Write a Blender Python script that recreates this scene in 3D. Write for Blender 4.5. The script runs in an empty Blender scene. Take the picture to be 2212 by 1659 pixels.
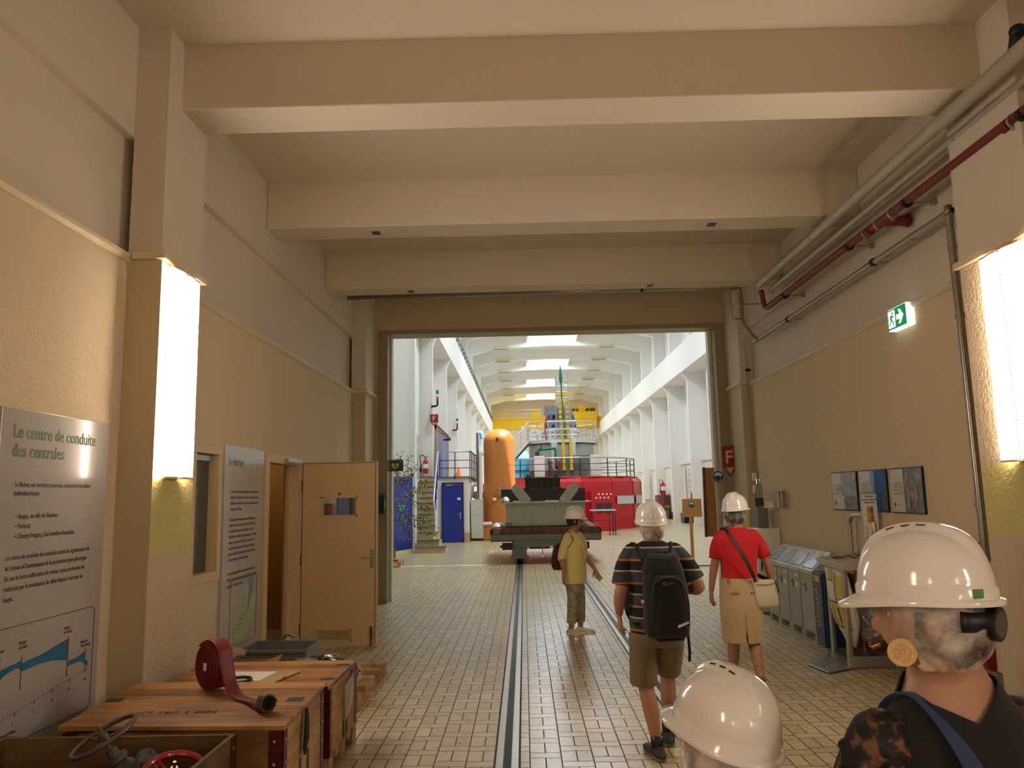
import bpy, math, random
from mathutils import Vector, Matrix
random.seed(7)
C = bpy.context.scene.collection
SC = bpy.context.scene
pi = math.pi
def lin(c):
    c = c / 255.0
    return c / 12.92 if c <= 0.04045 else ((c + 0.055) / 1.055) ** 2.4
def rgb(*c): return (lin(c[0]), lin(c[1]), lin(c[2]), 1.0)

# ---------------------------------------------------------------- camera, light, exposure
cam = bpy.data.cameras.new('camera'); cam.sensor_width = 36; cam.lens = 1674.86 / 2212 * 36
cam.clip_start = 0.05; cam.clip_end = 400
camo = bpy.data.objects.new('camera', cam); C.objects.link(camo)
yaw, pitch, roll, EYE = -0.01278385, 0.14116091, -0.02003883, 1.8
fw = Vector((math.sin(yaw) * math.cos(pitch), math.cos(yaw) * math.cos(pitch), math.sin(pitch)))
r0 = Vector((math.cos(yaw), -math.sin(yaw), 0)); u0 = r0.cross(fw)
r1 = math.cos(roll) * r0 + math.sin(roll) * u0; u1 = -math.sin(roll) * r0 + math.cos(roll) * u0
camo.matrix_world = Matrix(((r1.x, u1.x, -fw.x, 0), (r1.y, u1.y, -fw.y, 0), (r1.z, u1.z, -fw.z, EYE), (0, 0, 0, 1)))
SC.camera = camo
SC.view_settings.view_transform = 'Standard'; SC.view_settings.look = 'None'
SC.view_settings.gamma = 1; SC.view_settings.use_curve_mapping = False
SC.view_settings.exposure = 0.0
SC.cycles.use_denoising = True
SC.cycles.max_bounces = 10; SC.cycles.diffuse_bounces = 6; SC.cycles.transparent_max_bounces = 12
SC.cycles.sample_clamp_indirect = 6; SC.cycles.caustics_reflective = False; SC.cycles.caustics_refractive = False
wd = bpy.data.worlds.new('sky'); SC.world = wd; wd.use_nodes = True
bg = wd.node_tree.nodes['Background']; bg.inputs[0].default_value = (0.80, 0.90, 1.0, 1); bg.inputs[1].default_value = 1.4
sun = bpy.data.lights.new('sun', 'SUN'); sun.energy = 11.0; sun.angle = 0.0095; sun.color = (1, 0.95, 0.86)
suno = bpy.data.objects.new('sun', sun); C.objects.link(suno); suno.location = (4, 20, 25)
suno.rotation_euler = Vector((-0.37, 0.10, -1)).to_track_quat('-Z', 'Y').to_euler()
FRAMES = [24.75 + 5.65 * k for k in range(13)]        # the arched frames of the machine hall
SKY_E, LAMP_E = 680.0, 21.5
for k in range(-1, 12, 2):                            # daylight entering through each roof light
    L = bpy.data.lights.new('roof_daylight', 'AREA'); L.shape = 'RECTANGLE'; L.size = 3.6; L.size_y = 4.8
    L.energy = SKY_E; L.color = (0.86, 0.94, 1.0)
    o = bpy.data.objects.new('roof_daylight', L); C.objects.link(o); o.location = (2.35, 24.75 + 5.65 * k + 2.825, 13.62)

# ---------------------------------------------------------------- mesh helpers
class G:
    def __init__(s): s.v = []; s.f = []; s.m = []; s.mi = 0
    def add(s, vs, fs):
        n = len(s.v); s.v += [tuple(p) for p in vs]
        s.f += [tuple(i + n for i in f) for f in fs]; s.m += [s.mi] * len(fs); return s
    def box(s, x0, y0, z0, x1, y1, z1):
        x0, x1 = min(x0, x1), max(x0, x1); y0, y1 = min(y0, y1), max(y0, y1); z0, z1 = min(z0, z1), max(z0, z1)
        return s.add([(x0, y0, z0), (x1, y0, z0), (x1, y1, z0), (x0, y1, z0), (x0, y0, z1), (x1, y0, z1), (x1, y1, z1), (x0, y1, z1)],
                     [(0, 3, 2, 1), (4, 5, 6, 7), (0, 1, 5, 4), (1, 2, 6, 5), (2, 3, 7, 6), (3, 0, 4, 7)])
    def cbox(s, x, y, z, a, b, c): return s.box(x - a / 2, y - b / 2, z - c / 2, x + a / 2, y + b / 2, z + c / 2)
    def prism(s, poly, axis, a, b):
        def P(p, t):
            return (t, p[0], p[1]) if axis == 'x' else (p[0], t, p[1]) if axis == 'y' else (p[0], p[1], t)
        n = len(poly)
        return s.add([P(p, a) for p in poly] + [P(p, b) for p in poly],
                     [tuple(range(n))[::-1], tuple(range(n, 2 * n))] + [(i, (i + 1) % n, n + (i + 1) % n, n + i) for i in range(n)])
    def rings(s, rs, cap=True, closed=False):
        n = len(rs[0]); vs = [p for r in rs for p in r]; fs = []
        k = len(rs)
        for i in range(k if closed else k - 1):
            for j in range(n):
                a = i * n + j; b = i * n + (j + 1) % n; i2 = (i + 1) % k
                fs.append((a, b, i2 * n + (j + 1) % n, i2 * n + j))
        if cap and not closed:
            fs.append(tuple(range(n))[::-1]); fs.append(tuple(range((k - 1) * n, k * n)))
        return s.add(vs, fs)
    def tube(s, pts, r, n=12, closed=False, cap=True, flat=1.0, ref=None, rnd=False):
        pts = [Vector(p) for p in pts]; k = len(pts)
        if not isinstance(r, (list, tuple)): r = [r] * k
        if rnd:                                        # rounded ends
            d0 = (pts[0] - pts[1]).normalized(); d1 = (pts[-1] - pts[-2]).normalized()
            P = [pts[0] + d0 * r[0] * q for q in (0.98, 0.86, 0.5)] + pts + [pts[-1] + d1 * r[-1] * q for q in (0.5, 0.86, 0.98)]
            r = [r[0] * q for q in (0.2, 0.5, 0.86)] + list(r) + [r[-1] * q for q in (0.86, 0.5, 0.2)]
            if rnd == 2: P, r = P[:-3], r[:-3]
            pts = P; k = len(pts)
        T = []
        for i in range(k):
            if closed: t = pts[(i + 1) % k] - pts[i - 1]
            else: t = pts[min(i + 1, k - 1)] - pts[max(i - 1, 0)]
            T.append(t.normalized())
        u = Vector(ref) if ref else (Vector((0, 0, 1)) if abs(T[0].z) < 0.9 else Vector((0, 1, 0)))
        rs = []
        for i in range(k):
            u = (u - T[i] * u.dot(T[i])).normalized(); w = T[i].cross(u)
            rs.append([pts[i] + u * (r[i] * flat * math.cos(2 * pi * j / n)) + w * (r[i] * math.sin(2 * pi * j / n)) for j in range(n)])
        return s.rings(rs, cap, closed)
    def cyl(s, a, b, r, n=16, r2=None): return s.tube([a, b], [r, r if r2 is None else r2], n)
    def lathe(s, prof, c=(0, 0, 0), n=24, axis='z', cap=True, a0=0.0):
        rs = []
        for r, z in prof:
            ring = []
            for j in range(n):
                a = a0 + 2 * pi * j / n; p, q = r * math.cos(a), r * math.sin(a)
                ring.append((c[0] + p, c[1] + q, c[2] + z) if axis == 'z' else (c[0] + p, c[1] - z, c[2] + q) if axis == 'y' else (c[0] + z, c[1] + p, c[2] + q))
            rs.append(ring)
        return s.rings(rs, cap)
    def ell(s, c, a, b, d, n=16, m=10):
        return s.rings([[(c[0] + a * math.sin(t) * math.cos(p), c[1] + b * math.sin(t) * math.sin(p), c[2] - d * math.cos(t))
                         for p in [2 * pi * j / n for j in range(n)]] for t in [0.02 + (pi - 0.04) * i / m for i in range(m + 1)]])
    def torus(s, c, R, r, axis='z', n=28, m=8):
        pts = []
        for j in range(n):
            a = 2 * pi * j / n; p, q = R * math.cos(a), R * math.sin(a)
            pts.append((c[0] + p, c[1] + q, c[2]) if axis == 'z' else (c[0] + p, c[1], c[2] + q) if axis == 'y' else (c[0], c[1] + p, c[2] + q))
        return s.tube(pts, r, m, closed=True, ref=(0, 0, 1) if axis == 'z' else (0, 1, 0) if axis == 'y' else (1, 0, 0))
    def xf(s, M, i0=0):
        s.v[i0:] = [tuple(M @ Vector(p)) for p in s.v[i0:]]; return s
    def build(s, name, mat, parent=None, smooth=False, bevel=0.0, L=False, seg=2, auto=None, sub=0):
        me = bpy.data.meshes.new(name)
        off = Vector((0, 0, 0))
        if parent is not None and not L:
            q = parent
            while q: off += q.location; q = q.parent
        me.from_pydata([Vector(p) - off for p in s.v], [], s.f); me.validate(); me.update()
        for mm in (mat if isinstance(mat, (list, tuple)) else [mat]): me.materials.append(mm)
        if isinstance(mat, (list, tuple)) and len(me.polygons) == len(s.m): me.polygons.foreach_set('material_index', s.m)
        if smooth or auto: me.polygons.foreach_set('use_smooth', [True] * len(me.polygons))
        o = bpy.data.objects.new(name, me); C.objects.link(o)
        import bmesh
        b = bmesh.new(); b.from_mesh(me); bmesh.ops.recalc_face_normals(b, faces=b.faces)
        if auto:
            for e in b.edges:
                if len(e.link_faces) == 2 and e.calc_face_angle(0) > auto: e.smooth = False
        b.to_mesh(me); b.free()
        if bevel:
            md = o.modifiers.new('bevel', 'BEVEL'); md.width = bevel; md.segments = seg; md.limit_method = 'ANGLE'; md.angle_limit = 0.6
        if sub:
            md = o.modifiers.new('sub', 'SUBSURF'); md.levels = sub; md.render_levels = sub
        if parent is not None: o.parent = parent
        return o
def remesh(g, name, mat, parent, vox=0.008, it=4, L=True):
    o = g.build('tmp', mat, None)
    md = o.modifiers.new('r', 'REMESH'); md.mode = 'VOXEL'; md.voxel_size = vox; md.use_smooth_shade = True
    md = o.modifiers.new('s', 'SMOOTH'); md.iterations = it; md.factor = 0.5
    dg = bpy.context.evaluated_depsgraph_get(); me = bpy.data.meshes.new_from_object(o.evaluated_get(dg))
    bpy.data.objects.remove(o); me.name = name
    me.materials.clear(); me.materials.append(mat)
    me.polygons.foreach_set('use_smooth', [True] * len(me.polygons))
    n = bpy.data.objects.new(name, me); C.objects.link(n)
    if parent is not None: n.parent = parent
    return n
def thing(name, label, cat, loc=(0, 0, 0), rotz=0.0, group=None):
    o = bpy.data.objects.new(name, None); C.objects.link(o); o.empty_display_size = 0.1
    o.location = loc; o.rotation_euler = (0, 0, rotz); return tag(o, label, cat, group)
def tag(o, label, cat, group=None):
    o['label'] = label; o['category'] = cat
    if group: o['group'] = group
    return o
def struct(o): o['kind'] = 'structure'; return o
def dup(r, loc, label=None, group=None, rotz=None):
    n = r.copy(); C.objects.link(n); n.location = loc
    if rotz is not None: n.rotation_euler = (0, 0, rotz)
    if label: n['label'] = label
    if group: n['group'] = group
    for c in list(r.children):
        d = c.copy(); C.objects.link(d); d.parent = n
        for e in list(c.children):
            h = e.copy(); C.objects.link(h); h.parent = d
    return n
def text(body, size, M, mat, parent, name='lettering', depth=0.0015, align='LEFT', sx=1.0, bold=0.0, spacing=1.0, lead=1.0):
    """lettering as a thin mesh; M places the text plane (x right, y up, z out) in the parent's space"""
    cu = bpy.data.curves.new(name, 'FONT'); cu.body = body; cu.size = size; cu.align_x = align; cu.extrude = depth / 2
    cu.offset = bold; cu.space_line = lead; cu.space_character = spacing; cu.resolution_u = 2
    t = bpy.data.objects.new('tmp', cu); C.objects.link(t)
    dg = bpy.context.evaluated_depsgraph_get(); me = bpy.data.meshes.new_from_object(t.evaluated_get(dg))
    bpy.data.objects.remove(t); me.name = name
    off = Vector((0, 0, 0)); q = parent
    while q: off += q.location; q = q.parent
    me.transform(Matrix.Translation(-off) @ M @ Matrix.Diagonal((sx, 1, 1, 1))); me.materials.clear(); me.materials.append(mat)
    o = bpy.data.objects.new(name, me); C.objects.link(o); o.parent = parent; return o
def onX(x, y, z, s=1):       # plane whose normal is +X (s=1, on a left wall: reading direction +Y... ) or -X (s=-1)
    return Matrix(((0, 0, s, x), (s, 0, 0, y), (0, 1, 0, z), (0, 0, 0, 1)))
def onY(x, y, z):            # faces the viewer (-Y)
    return Matrix(((1, 0, 0, x), (0, 0, -1, y), (0, 1, 0, z), (0, 0, 0, 1)))

# ---------------------------------------------------------------- materials
class S:
    """a shader socket with arithmetic"""
    def __init__(s, nt, k): s.nt = nt; s.k = k
    def op(s, o, b=None, c=None):
        n = s.nt.nodes.new('ShaderNodeMath'); n.operation = o; s.nt.links.new(s.k, n.inputs[0])
        for i, q in ((1, b), (2, c)):
            if q is None: continue
            if isinstance(q, S): s.nt.links.new(q.k, n.inputs[i])
            else: n.inputs[i].default_value = q
        return S(s.nt, n.outputs[0])
    def __add__(s, b): return s.op('ADD', b)
    def __sub__(s, b): return s.op('SUBTRACT', b)
    def __mul__(s, b): return s.op('MULTIPLY', b)
    def __truediv__(s, b): return s.op('DIVIDE', b)
    def floor(s): return s.op('FLOOR')
    def frac(s): return s.op('FRACT')
    def lt(s, b): return s.op('LESS_THAN', b)
    def gt(s, b): return s.op('GREATER_THAN', b)
    def mod(s, b): return s.op('FLOORED_MODULO', b)
    def abs(s): return s.op('ABSOLUTE')
    def mn(s, b): return s.op('MINIMUM', b)
    def mx(s, b): return s.op('MAXIMUM', b)
def newmat(name):
    m = bpy.data.materials.new(name); m.use_nodes = True
    return m, m.node_tree, m.node_tree.nodes['Principled BSDF']
def coords(nt, kind='Object'):
    t = nt.nodes.new('ShaderNodeTexCoord'); x = nt.nodes.new('ShaderNodeSeparateXYZ')
    nt.links.new(t.outputs[kind], x.inputs[0]); return t.outputs[kind], [S(nt, x.outputs[i]) for i in range(3)]
def wcoords(nt):
    t = nt.nodes.new('ShaderNodeNewGeometry'); x = nt.nodes.new('ShaderNodeSeparateXYZ')
    nt.links.new(t.outputs['Position'], x.inputs[0]); return t.outputs['Position'], [S(nt, x.outputs[i]) for i in range(3)]
def mixc(nt, f, a, b):
    n = nt.nodes.new('ShaderNodeMix'); n.data_type = 'RGBA'
    nt.links.new(f.k if isinstance(f, S) else f, n.inputs[0])
    for i, q in ((6, a), (7, b)):
        if hasattr(q, 'is_output') or isinstance(q, bpy.types.NodeSocket): nt.links.new(q, n.inputs[i])
        else: n.inputs[i].default_value = q
    return n.outputs[2]
def noise(nt, vec, scale, detail=3, rough=0.5):
    n = nt.nodes.new('ShaderNodeTexNoise'); n.inputs['Scale'].default_value = scale; n.inputs['Detail'].default_value = detail
    n.inputs['Roughness'].default_value = rough
    if vec is not None: nt.links.new(vec, n.inputs['Vector'])
    return n.outputs['Fac']
def bump(nt, p, h, st, dist=0.01):
    b = nt.nodes.new('ShaderNodeBump'); b.inputs['Strength'].default_value = st; b.inputs['Distance'].default_value = dist
    nt.links.new(h.k if isinstance(h, S) else h, b.inputs['Height']); nt.links.new(b.outputs[0], p.inputs['Normal'])
MATS = {}
def mat(name, col, rough=0.5, metal=0.0, var=0.0, vs=4.0, bs=0.0, bscale=60.0, bd=0.004, spec=0.5, emit=0.0, ecol=None, coat=0.0, alpha=1.0, trans=0.0, sheen=0.0):
    if name in MATS: return MATS[name]
    m, nt, p = newmat(name); c = rgb(*col)
    p.inputs['Base Color'].default_value = c; p.inputs['Roughness'].default_value = rough; p.inputs['Metallic'].default_value = metal
    p.inputs['Specular IOR Level'].default_value = spec; p.inputs['Coat Weight'].default_value = coat
    p.inputs['Coat Roughness'].default_value = 0.08
    if var or bs:
        vec, _ = wcoords(nt)
    if var:
        f = noise(nt, vec, vs, 4)
        d = tuple(max(0, q * (1 - var)) for q in c[:3]) + (1,); e = tuple(min(1, q * (1 + var * 0.6)) for q in c[:3]) + (1,)
        nt.links.new(mixc(nt, f, d, e), p.inputs['Base Color'])
    if bs: bump(nt, p, noise(nt, vec, bscale, 4, 0.6), bs, bd)
    if emit:
        p.inputs['Emission Color'].default_value = rgb(*(ecol or col)); p.inputs['Emission Strength'].default_value = emit
    if alpha < 1: p.inputs['Alpha'].default_value = alpha
    if trans: p.inputs['Transmission Weight'].default_value = trans
    if sheen: p.inputs['Sheen Weight'].default_value = sheen
    MATS[name] = m; return m
def glassmat(name, tint, rough=0.03, refl=0.12, op=0.0):
    if name in MATS: return MATS[name]
    m = bpy.data.materials.new(name); m.use_nodes = True; nt = m.node_tree; nt.nodes.clear()
    o = nt.nodes.new('ShaderNodeOutputMaterial'); t = nt.nodes.new('ShaderNodeBsdfTransparent'); g = nt.nodes.new('ShaderNodeBsdfGlossy')
    t.inputs[0].default_value = rgb(*tint); g.inputs['Roughness'].default_value = rough
    mx = nt.nodes.new('ShaderNodeMixShader'); mx.inputs[0].default_value = refl
    nt.links.new(t.outputs[0], mx.inputs[1]); nt.links.new(g.outputs[0], mx.inputs[2]); out = mx.outputs[0]
    if op:
        d = nt.nodes.new('ShaderNodeBsdfDiffuse'); d.inputs[0].default_value = rgb(*tint)
        m2 = nt.nodes.new('ShaderNodeMixShader'); m2.inputs[0].default_value = op
        nt.links.new(out, m2.inputs[1]); nt.links.new(d.outputs[0], m2.inputs[2]); out = m2.outputs[0]
    nt.links.new(out, o.inputs[0]); MATS[name] = m; return m
def roughcast(name, col, scale=55, st=0.5, d=0.012, var=0.06):
    m, nt, p = newmat(name); vec, _ = wcoords(nt); c = rgb(*col)
    v = nt.nodes.new('ShaderNodeTexVoronoi'); v.feature = 'SMOOTH_F1'; v.inputs['Scale'].default_value = scale; nt.links.new(vec, v.inputs['Vector'])
    n = noise(nt, vec, scale * 0.7, 5, 0.65)
    h = S(nt, v.outputs['Distance']) * 0.6 + S(nt, n)
    bump(nt, p, h, st, d)
    f = noise(nt, vec, 0.9, 4)
    nt.links.new(mixc(nt, f, tuple(q * (1 - var) for q in c[:3]) + (1,), tuple(min(1, q * (1 + var)) for q in c[:3]) + (1,)), p.inputs['Base Color'])
    p.inputs['Roughness'].default_value = 0.75; p.inputs['Specular IOR Level'].default_value = 0.3
    return m
def woodmat(name, a, b, axis='x', plank=0.0, pax='y', rough=0.6, grain=14.0):
    m, nt, p = newmat(name); vec, xyz = coords(nt)
    mp = nt.nodes.new('ShaderNodeMapping'); sc = {'x': (0.12, 1, 1), 'y': (1, 0.12, 1), 'z': (1, 1, 0.12)}[axis]
    mp.inputs['Scale'].default_value = sc; nt.links.new(vec, mp.inputs['Vector'])
    f = S(nt, noise(nt, mp.outputs[0], grain, 6, 0.65)); f2 = S(nt, noise(nt, mp.outputs[0], grain * 6, 3)); f3 = S(nt, noise(nt, vec, 2.5, 3))
    k = ((f - 0.5) * 1.7 + (f2 - 0.5) * 0.7 + (f3 - 0.5) * 1.2 + 0.5).op('MULTIPLY', 1.0)
    if plank:
        q = xyz['xyz'.index(pax)] / plank; pid = q.floor()
        w = nt.nodes.new('ShaderNodeTexWhiteNoise'); w.noise_dimensions = '1D'; nt.links.new(pid.k, w.inputs['W'])
        k = k + (S(nt, w.outputs['Value']) - 0.5) * 0.5
    k = k.mx(0.0).mn(1.0)
    colr = mixc(nt, k, rgb(*a), rgb(*b))
    if plank:
        e = (q.frac() - 0.5).abs().gt(0.485)
        colr = mixc(nt, e, colr, rgb(*[t * 0.45 for t in a]))
    nt.links.new(colr, p.inputs['Base Color']); p.inputs['Roughness'].default_value = rough
    bump(nt, p, f2, 0.15, 0.002); return m
def floormat():
    m, nt, p = newmat('glazed_floor_tiles'); vec, (x, y, z) = wcoords(nt)
    W, Hh = 0.217, 0.108
    u = x / W; col = u.floor(); fu = u.frac()
    wn = nt.nodes.new('ShaderNodeTexWhiteNoise'); wn.noise_dimensions = '1D'; nt.links.new(col.k, wn.inputs['W'])
    v = y / Hh + S(nt, wn.outputs['Value']) * 3.0
    w = v.mod(3.0); split = w.gt(1.0); inv = split.op('MULTIPLY_ADD', -1.0, 1.0)
    row = (v / 3.0).floor() * 2.0 + split; fh = (fu * 2.0).frac()
    du = fu.mn(fu.op('MULTIPLY_ADD', -1.0, 1.0)) * W
    dh = fh.mn(fh.op('MULTIPLY_ADD', -1.0, 1.0)) * (W / 2)
    dv = (w.mn(w.op('MULTIPLY_ADD', -1.0, 1.0)) * inv + (w - 1.0).mn(w.op('MULTIPLY_ADD', -1.0, 3.0)) * split) * Hh
    de = du.mn(dv).mn(dh + inv * 9.0)
    g = de.lt(0.0045)
    wt = nt.nodes.new('ShaderNodeTexWhiteNoise'); wt.noise_dimensions = '2D'; cv = nt.nodes.new('ShaderNodeCombineXYZ')
    nt.links.new((col + ((fu * 2.0).floor() * split) * 0.37).k, cv.inputs[0]); nt.links.new(row.k, cv.inputs[1]); nt.links.new(cv.outputs[0], wt.inputs['Vector'])
    n = S(nt, noise(nt, vec, 1.3, 4)); n2 = S(nt, noise(nt, vec, 22, 4))
    k = (S(nt, wt.outputs['Value']) * 0.5 + n * 0.5 + n2 * 0.15 - 0.1).mx(0.0).mn(1.0)
    tile = mixc(nt, k, rgb(168, 151, 114), rgb(218, 202, 164))
    nt.links.new(mixc(nt, g, tile, rgb(78, 66, 48)), p.inputs['Base Color'])
    r = (n2 - 0.5) * 0.12 + 0.29 + g * 0.35
    nt.links.new(r.k, p.inputs['Roughness']); p.inputs['Specular IOR Level'].default_value = 0.5
    bump(nt, p, de.mn(0.006) * 100.0 + n * 0.3, 0.3, 0.002)
    return m
M_UP = mat('painted_plaster', (212, 202, 186), 0.6, var=0.05, vs=1.2, bs=0.12, bscale=30)
M_CEIL = mat('ceiling_paint', (208, 197, 177), 0.62, var=0.05, vs=0.9, bs=0.08, bscale=20)
M_LOW = roughcast('roughcast_plaster', (212, 194, 162), 48, 0.45, 0.010)
M_PIL = roughcast('coarse_roughcast', (206, 190, 164), 42, 0.8, 0.016)
M_SMOOTH = mat('smooth_beige_paint', (194, 178, 148), 0.55, var=0.04, vs=2)
M_TRIM = mat('trim_paint', (212, 196, 166), 0.5)
M_PATCH = roughcast('yellow_green_roughcast', (206, 198, 132), 42, 0.8, 0.016)
M_WHITE = mat('hall_white', (240, 240, 238), 0.6, var=0.03, vs=0.7, bs=0.05, bscale=12)
M_CREAMW = mat('hall_cream', (232, 224, 210), 0.6, var=0.03, vs=0.7)
M_FLOOR = floormat()
M_STEEL = mat('worn_steel', (150, 148, 142), 0.32, 0.9, var=0.25, vs=12)
M_DARK = mat('dark_metal', (34, 34, 36), 0.45, 0.4)
M_BLACK = mat('black_plastic', (16, 16, 17), 0.45)
M_ALU = mat('brushed_aluminium', (176, 174, 168), 0.38, 0.85, var=0.08, vs=8)
M_CHROME = mat('stainless', (190, 190, 188), 0.2, 1.0)
M_RED = mat('signal_red', (176, 22, 26), 0.4)
M_WHT = mat('plain_white', (236, 236, 232), 0.45)
# ================================================================ THE SETTING
def plainbox(name, m, *b):
    return struct(G().box(*b).build(name, m))
g = G().add([(-6, -8, 0), (12, -8, 0), (12, 100, 0), (-6, 100, 0)], [(0, 1, 2, 3)])
struct(g.build('floor', M_FLOOR))
plainbox('ceiling', M_CEIL, -3.2, -8, 5.32, 4.2, 13.56, 5.45)
# left wall of the passage, with the openings of window_1 and door_1
g = G(); XL = -2.81
def lw(y0, y1, z0, z1, x=XL): g.box(x, y0, z0, x - 0.14, y1, z1)
lw(-8, 6.56, 0, 3.53); lw(6.56, 7.16, 0, 1.14); lw(6.56, 7.16, 2.24, 3.53); lw(7.16, 8.42, 0, 3.53)
lw(8.42, 9.66, 2.28, 3.53); lw(9.66, 13.56, 0, 3.53)
g.mi = 1; lw(-8, 13.56, 3.53, 4.45, XL - 0.07); lw(-8, 13.56, 4.45, 5.32)
struct(g.build('wall_left', [M_LOW, M_UP]))
g = G(); XR = 3.78
g.box(XR, -8, 0, XR + 0.2, 13.56, 3.53); g.mi = 1; g.box(XR + 0.05, -8, 3.53, XR + 0.2, 13.56, 4.45); g.box(XR, -8, 4.45, XR + 0.2, 13.56, 5.32)
struct(g.build('wall_right', [M_LOW, M_UP]))
plainbox('wall_back', M_UP, -3.0, -8.2, 0, 4.0, -8, 5.4)
# end wall with the great opening
g = G()
g.box(-2.95, 13.56, 0, -2.545, 13.95, 14.2); g.box(3.6, 13.56, 0, 4.0, 13.95, 14.2)
g.box(-2.545, 13.56, 4.72, 3.6, 13.95, 14.2)
g.box(-4.4, 13.75, 0, -2.95, 13.95, 14.2); g.box(4.0, 13.75, 0, 10.2, 13.95, 14.2)
struct(g.build('wall_end', M_SMOOTH))
M_JAMB = mat('door_frame_steel', (150, 140, 112), 0.45, var=0.04)
M_JWH = mat('jamb_edge_white', (222, 216, 206), 0.5)
g = G(); g.box(-2.545, 13.545, 0, -2.375, 13.93, 4.70); g.mi = 1; g.box(-2.375, 13.80, 0, -2.335, 13.97, 4.70)
g.mi = 0; g.box(3.43, 13.545, 0, 3.6, 13.93, 4.70); g.mi = 1; g.box(3.37, 13.80, 0, 3.43, 13.97, 4.70)
g.mi = 0; g.box(-2.545, 13.53, 4.66, 3.6, 13.93, 4.735)
struct(g.build('door_3', [M_JAMB, M_JWH], bevel=0.006))
# beams
for y in (-7.6, -4.97, -2.3, 0.34, 2.97):
    plainbox('ceiling_beam', M_CEIL, -2.81, y, 4.78, 3.78, y + 0.4, 5.33)
for y, w in ((5.58, 0.42), (8.27, 0.41), (10.87, 0.36)):
    struct(G().box(-2.81, y, 4.78, 3.78, y + w, 5.33).build('ceiling_beam', M_CEIL, bevel=0.012))
# pilasters: smooth paint above the ledge, coarse plaster below, a yellow green field under each lamp
def pilaster(x, y0, y1, s, lampy, coarse=True, step=True):
    g = G()
    g.box(x, y0, 3.56, x - s * 0.24, y1, 5.33)
    if step: g.box(x - s * 0.05, y1 - 0.02, 3.56, x - s * 0.24, y1 + 0.14, 5.33)
    g.mi = 1; g.box(x, y0, 0, x - s * 0.24, y1, 3.52)
    if coarse:
        for z0, z1, k in ((1.96, 3.515, 3), (1.43, 1.96, 2), (0.0, 1.43, 3)): g.mi = k; g.box(x + s * (0.006 if z1 > 1.5 else 0.003), y0 + 0.002, z0, x - s * 0.01, y1 - 0.002, z1)
    struct(g.build('pilaster', [M_UP, M_SMOOTH, M_PATCH, M_PIL], auto=0.5))
    g = G().box(x + s * 0.04, y0 - 0.035, 3.52, x - s * 0.2, y1 + (0.05), 3.575)
    struct(g.build('trim_ledge', M_TRIM, bevel=0.006))
pilaster(-2.57, 5.35, 6.02, 1, 5.62); pilaster(3.55, 5.2, 6.1, -1, 5.52, step=False)
pilaster(-2.57, -2.1, -1.4, 1, -1.8); pilaster(3.55, -2.1, -1.4, -1, -1.8, step=False)
pilaster(-2.60, 12.75, 13.56, 1, 0, coarse=False, step=False); pilaster(3.62, 12.75, 13.56, -1, 0, coarse=False, step=False)
g = G().box(-2.615, 12.735, 1.40, -2.60, 13.5, 1.62); g.box(3.64, 12.735, 1.18, 3.605, 13.5, 1.45)
struct(g.build('trim_patch', M_PATCH))
# mouldings
def mould(x, y0, y1, s): return struct(G().prism([(x - s * 0.1, 3.50), (x + s * 0.012, 3.50), (x + s * 0.035, 3.525), (x + s * 0.035, 3.555), (x, 3.575), (x - s * 0.1, 3.575)], 'y', y0, y1).build('trim_moulding', M_TRIM))
mould(XL, -8, 5.35, 1); mould(XL, 6.02, 12.75, 1); mould(XR, -8, 5.2, -1); mould(XR, 6.1, 12.75, -1)
M_BASE = mat('stone_baseboard', (132, 108, 70), 0.45, var=0.3, vs=9)
for y0, y1, x in ((-8, 5.2, XR), (6.1, 12.75, XR)):
    g = G()
    y = y0
    while y < y1 - 0.01:
        e = min(y + 0.42, y1); g.box(x - 0.025, y + 0.002, 0, x, e - 0.002, 0.31); y = e
    struct(g.build('baseboard_right', M_BASE, bevel=0.004))
g = G().box(3.525, 5.185, 0, 3.55, 6.1, 0.27); struct(g.build('baseboard_right', M_BASE, bevel=0.004))
struct(G().box(-2.835, 6.02, 0, -2.79, 8.35, 0.2).build('baseboard_left', M_BASE))
for nm, p, e in (('side_room_lamp', (-3.7, 10.2, 2.5), 7.0), ('office_lamp', (-3.5, 6.9, 2.5), 5.0)):
    L = bpy.data.lights.new(nm, 'POINT'); L.energy = e; L.color = (1, 0.9, 0.75); L.shadow_soft_size = 0.12
    o = bpy.data.objects.new(nm, L); C.objects.link(o); o.location = p
# rooms seen through the window and the door on the left
M_OCH = mat('ochre_room', (170, 128, 48), 0.7, var=0.1, vs=1.5)
g = G(); g.box(-4.6, 8.0, 0, -4.5, 11.2, 2.9); g.box(-4.5, 11.1, 0, -2.95, 11.2, 2.9); g.box(-4.5, 7.95, 0, -2.95, 8.05, 2.9); g.box(-4.6, 7.95, 2.8, -2.95, 11.2, 2.9)
struct(g.build('wall_side_room', M_OCH))
M_OFF = mat('office_wall', (176, 164, 140), 0.7)
g = G(); g.box(-4.2, 6.2, 0, -4.1, 7.6, 2.9); g.box(-4.1, 6.1, 0, -2.95, 6.2, 2.9); g.box(-4.1, 7.5, 0, -2.95, 7.6, 2.9); g.box(-4.2, 6.1, 2.8, -2.95, 7.6, 2.9)
struct(g.build('wall_office', M_OFF))
M_FRAME = mat('pale_wood_frame', (206, 182, 140), 0.45, var=0.08, vs=5)
g = G()
for b in ((6.53, 6.60, 1.17, 2.21), (7.10, 7.19, 1.17, 2.21), (6.53, 7.19, 1.09, 1.17), (6.53, 7.19, 2.21, 2.29)):
    g.box(-2.95, b[0], b[2], -2.785, b[1], b[3])
w1 = struct(g.build('window_1', M_FRAME, bevel=0.004))
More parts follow.
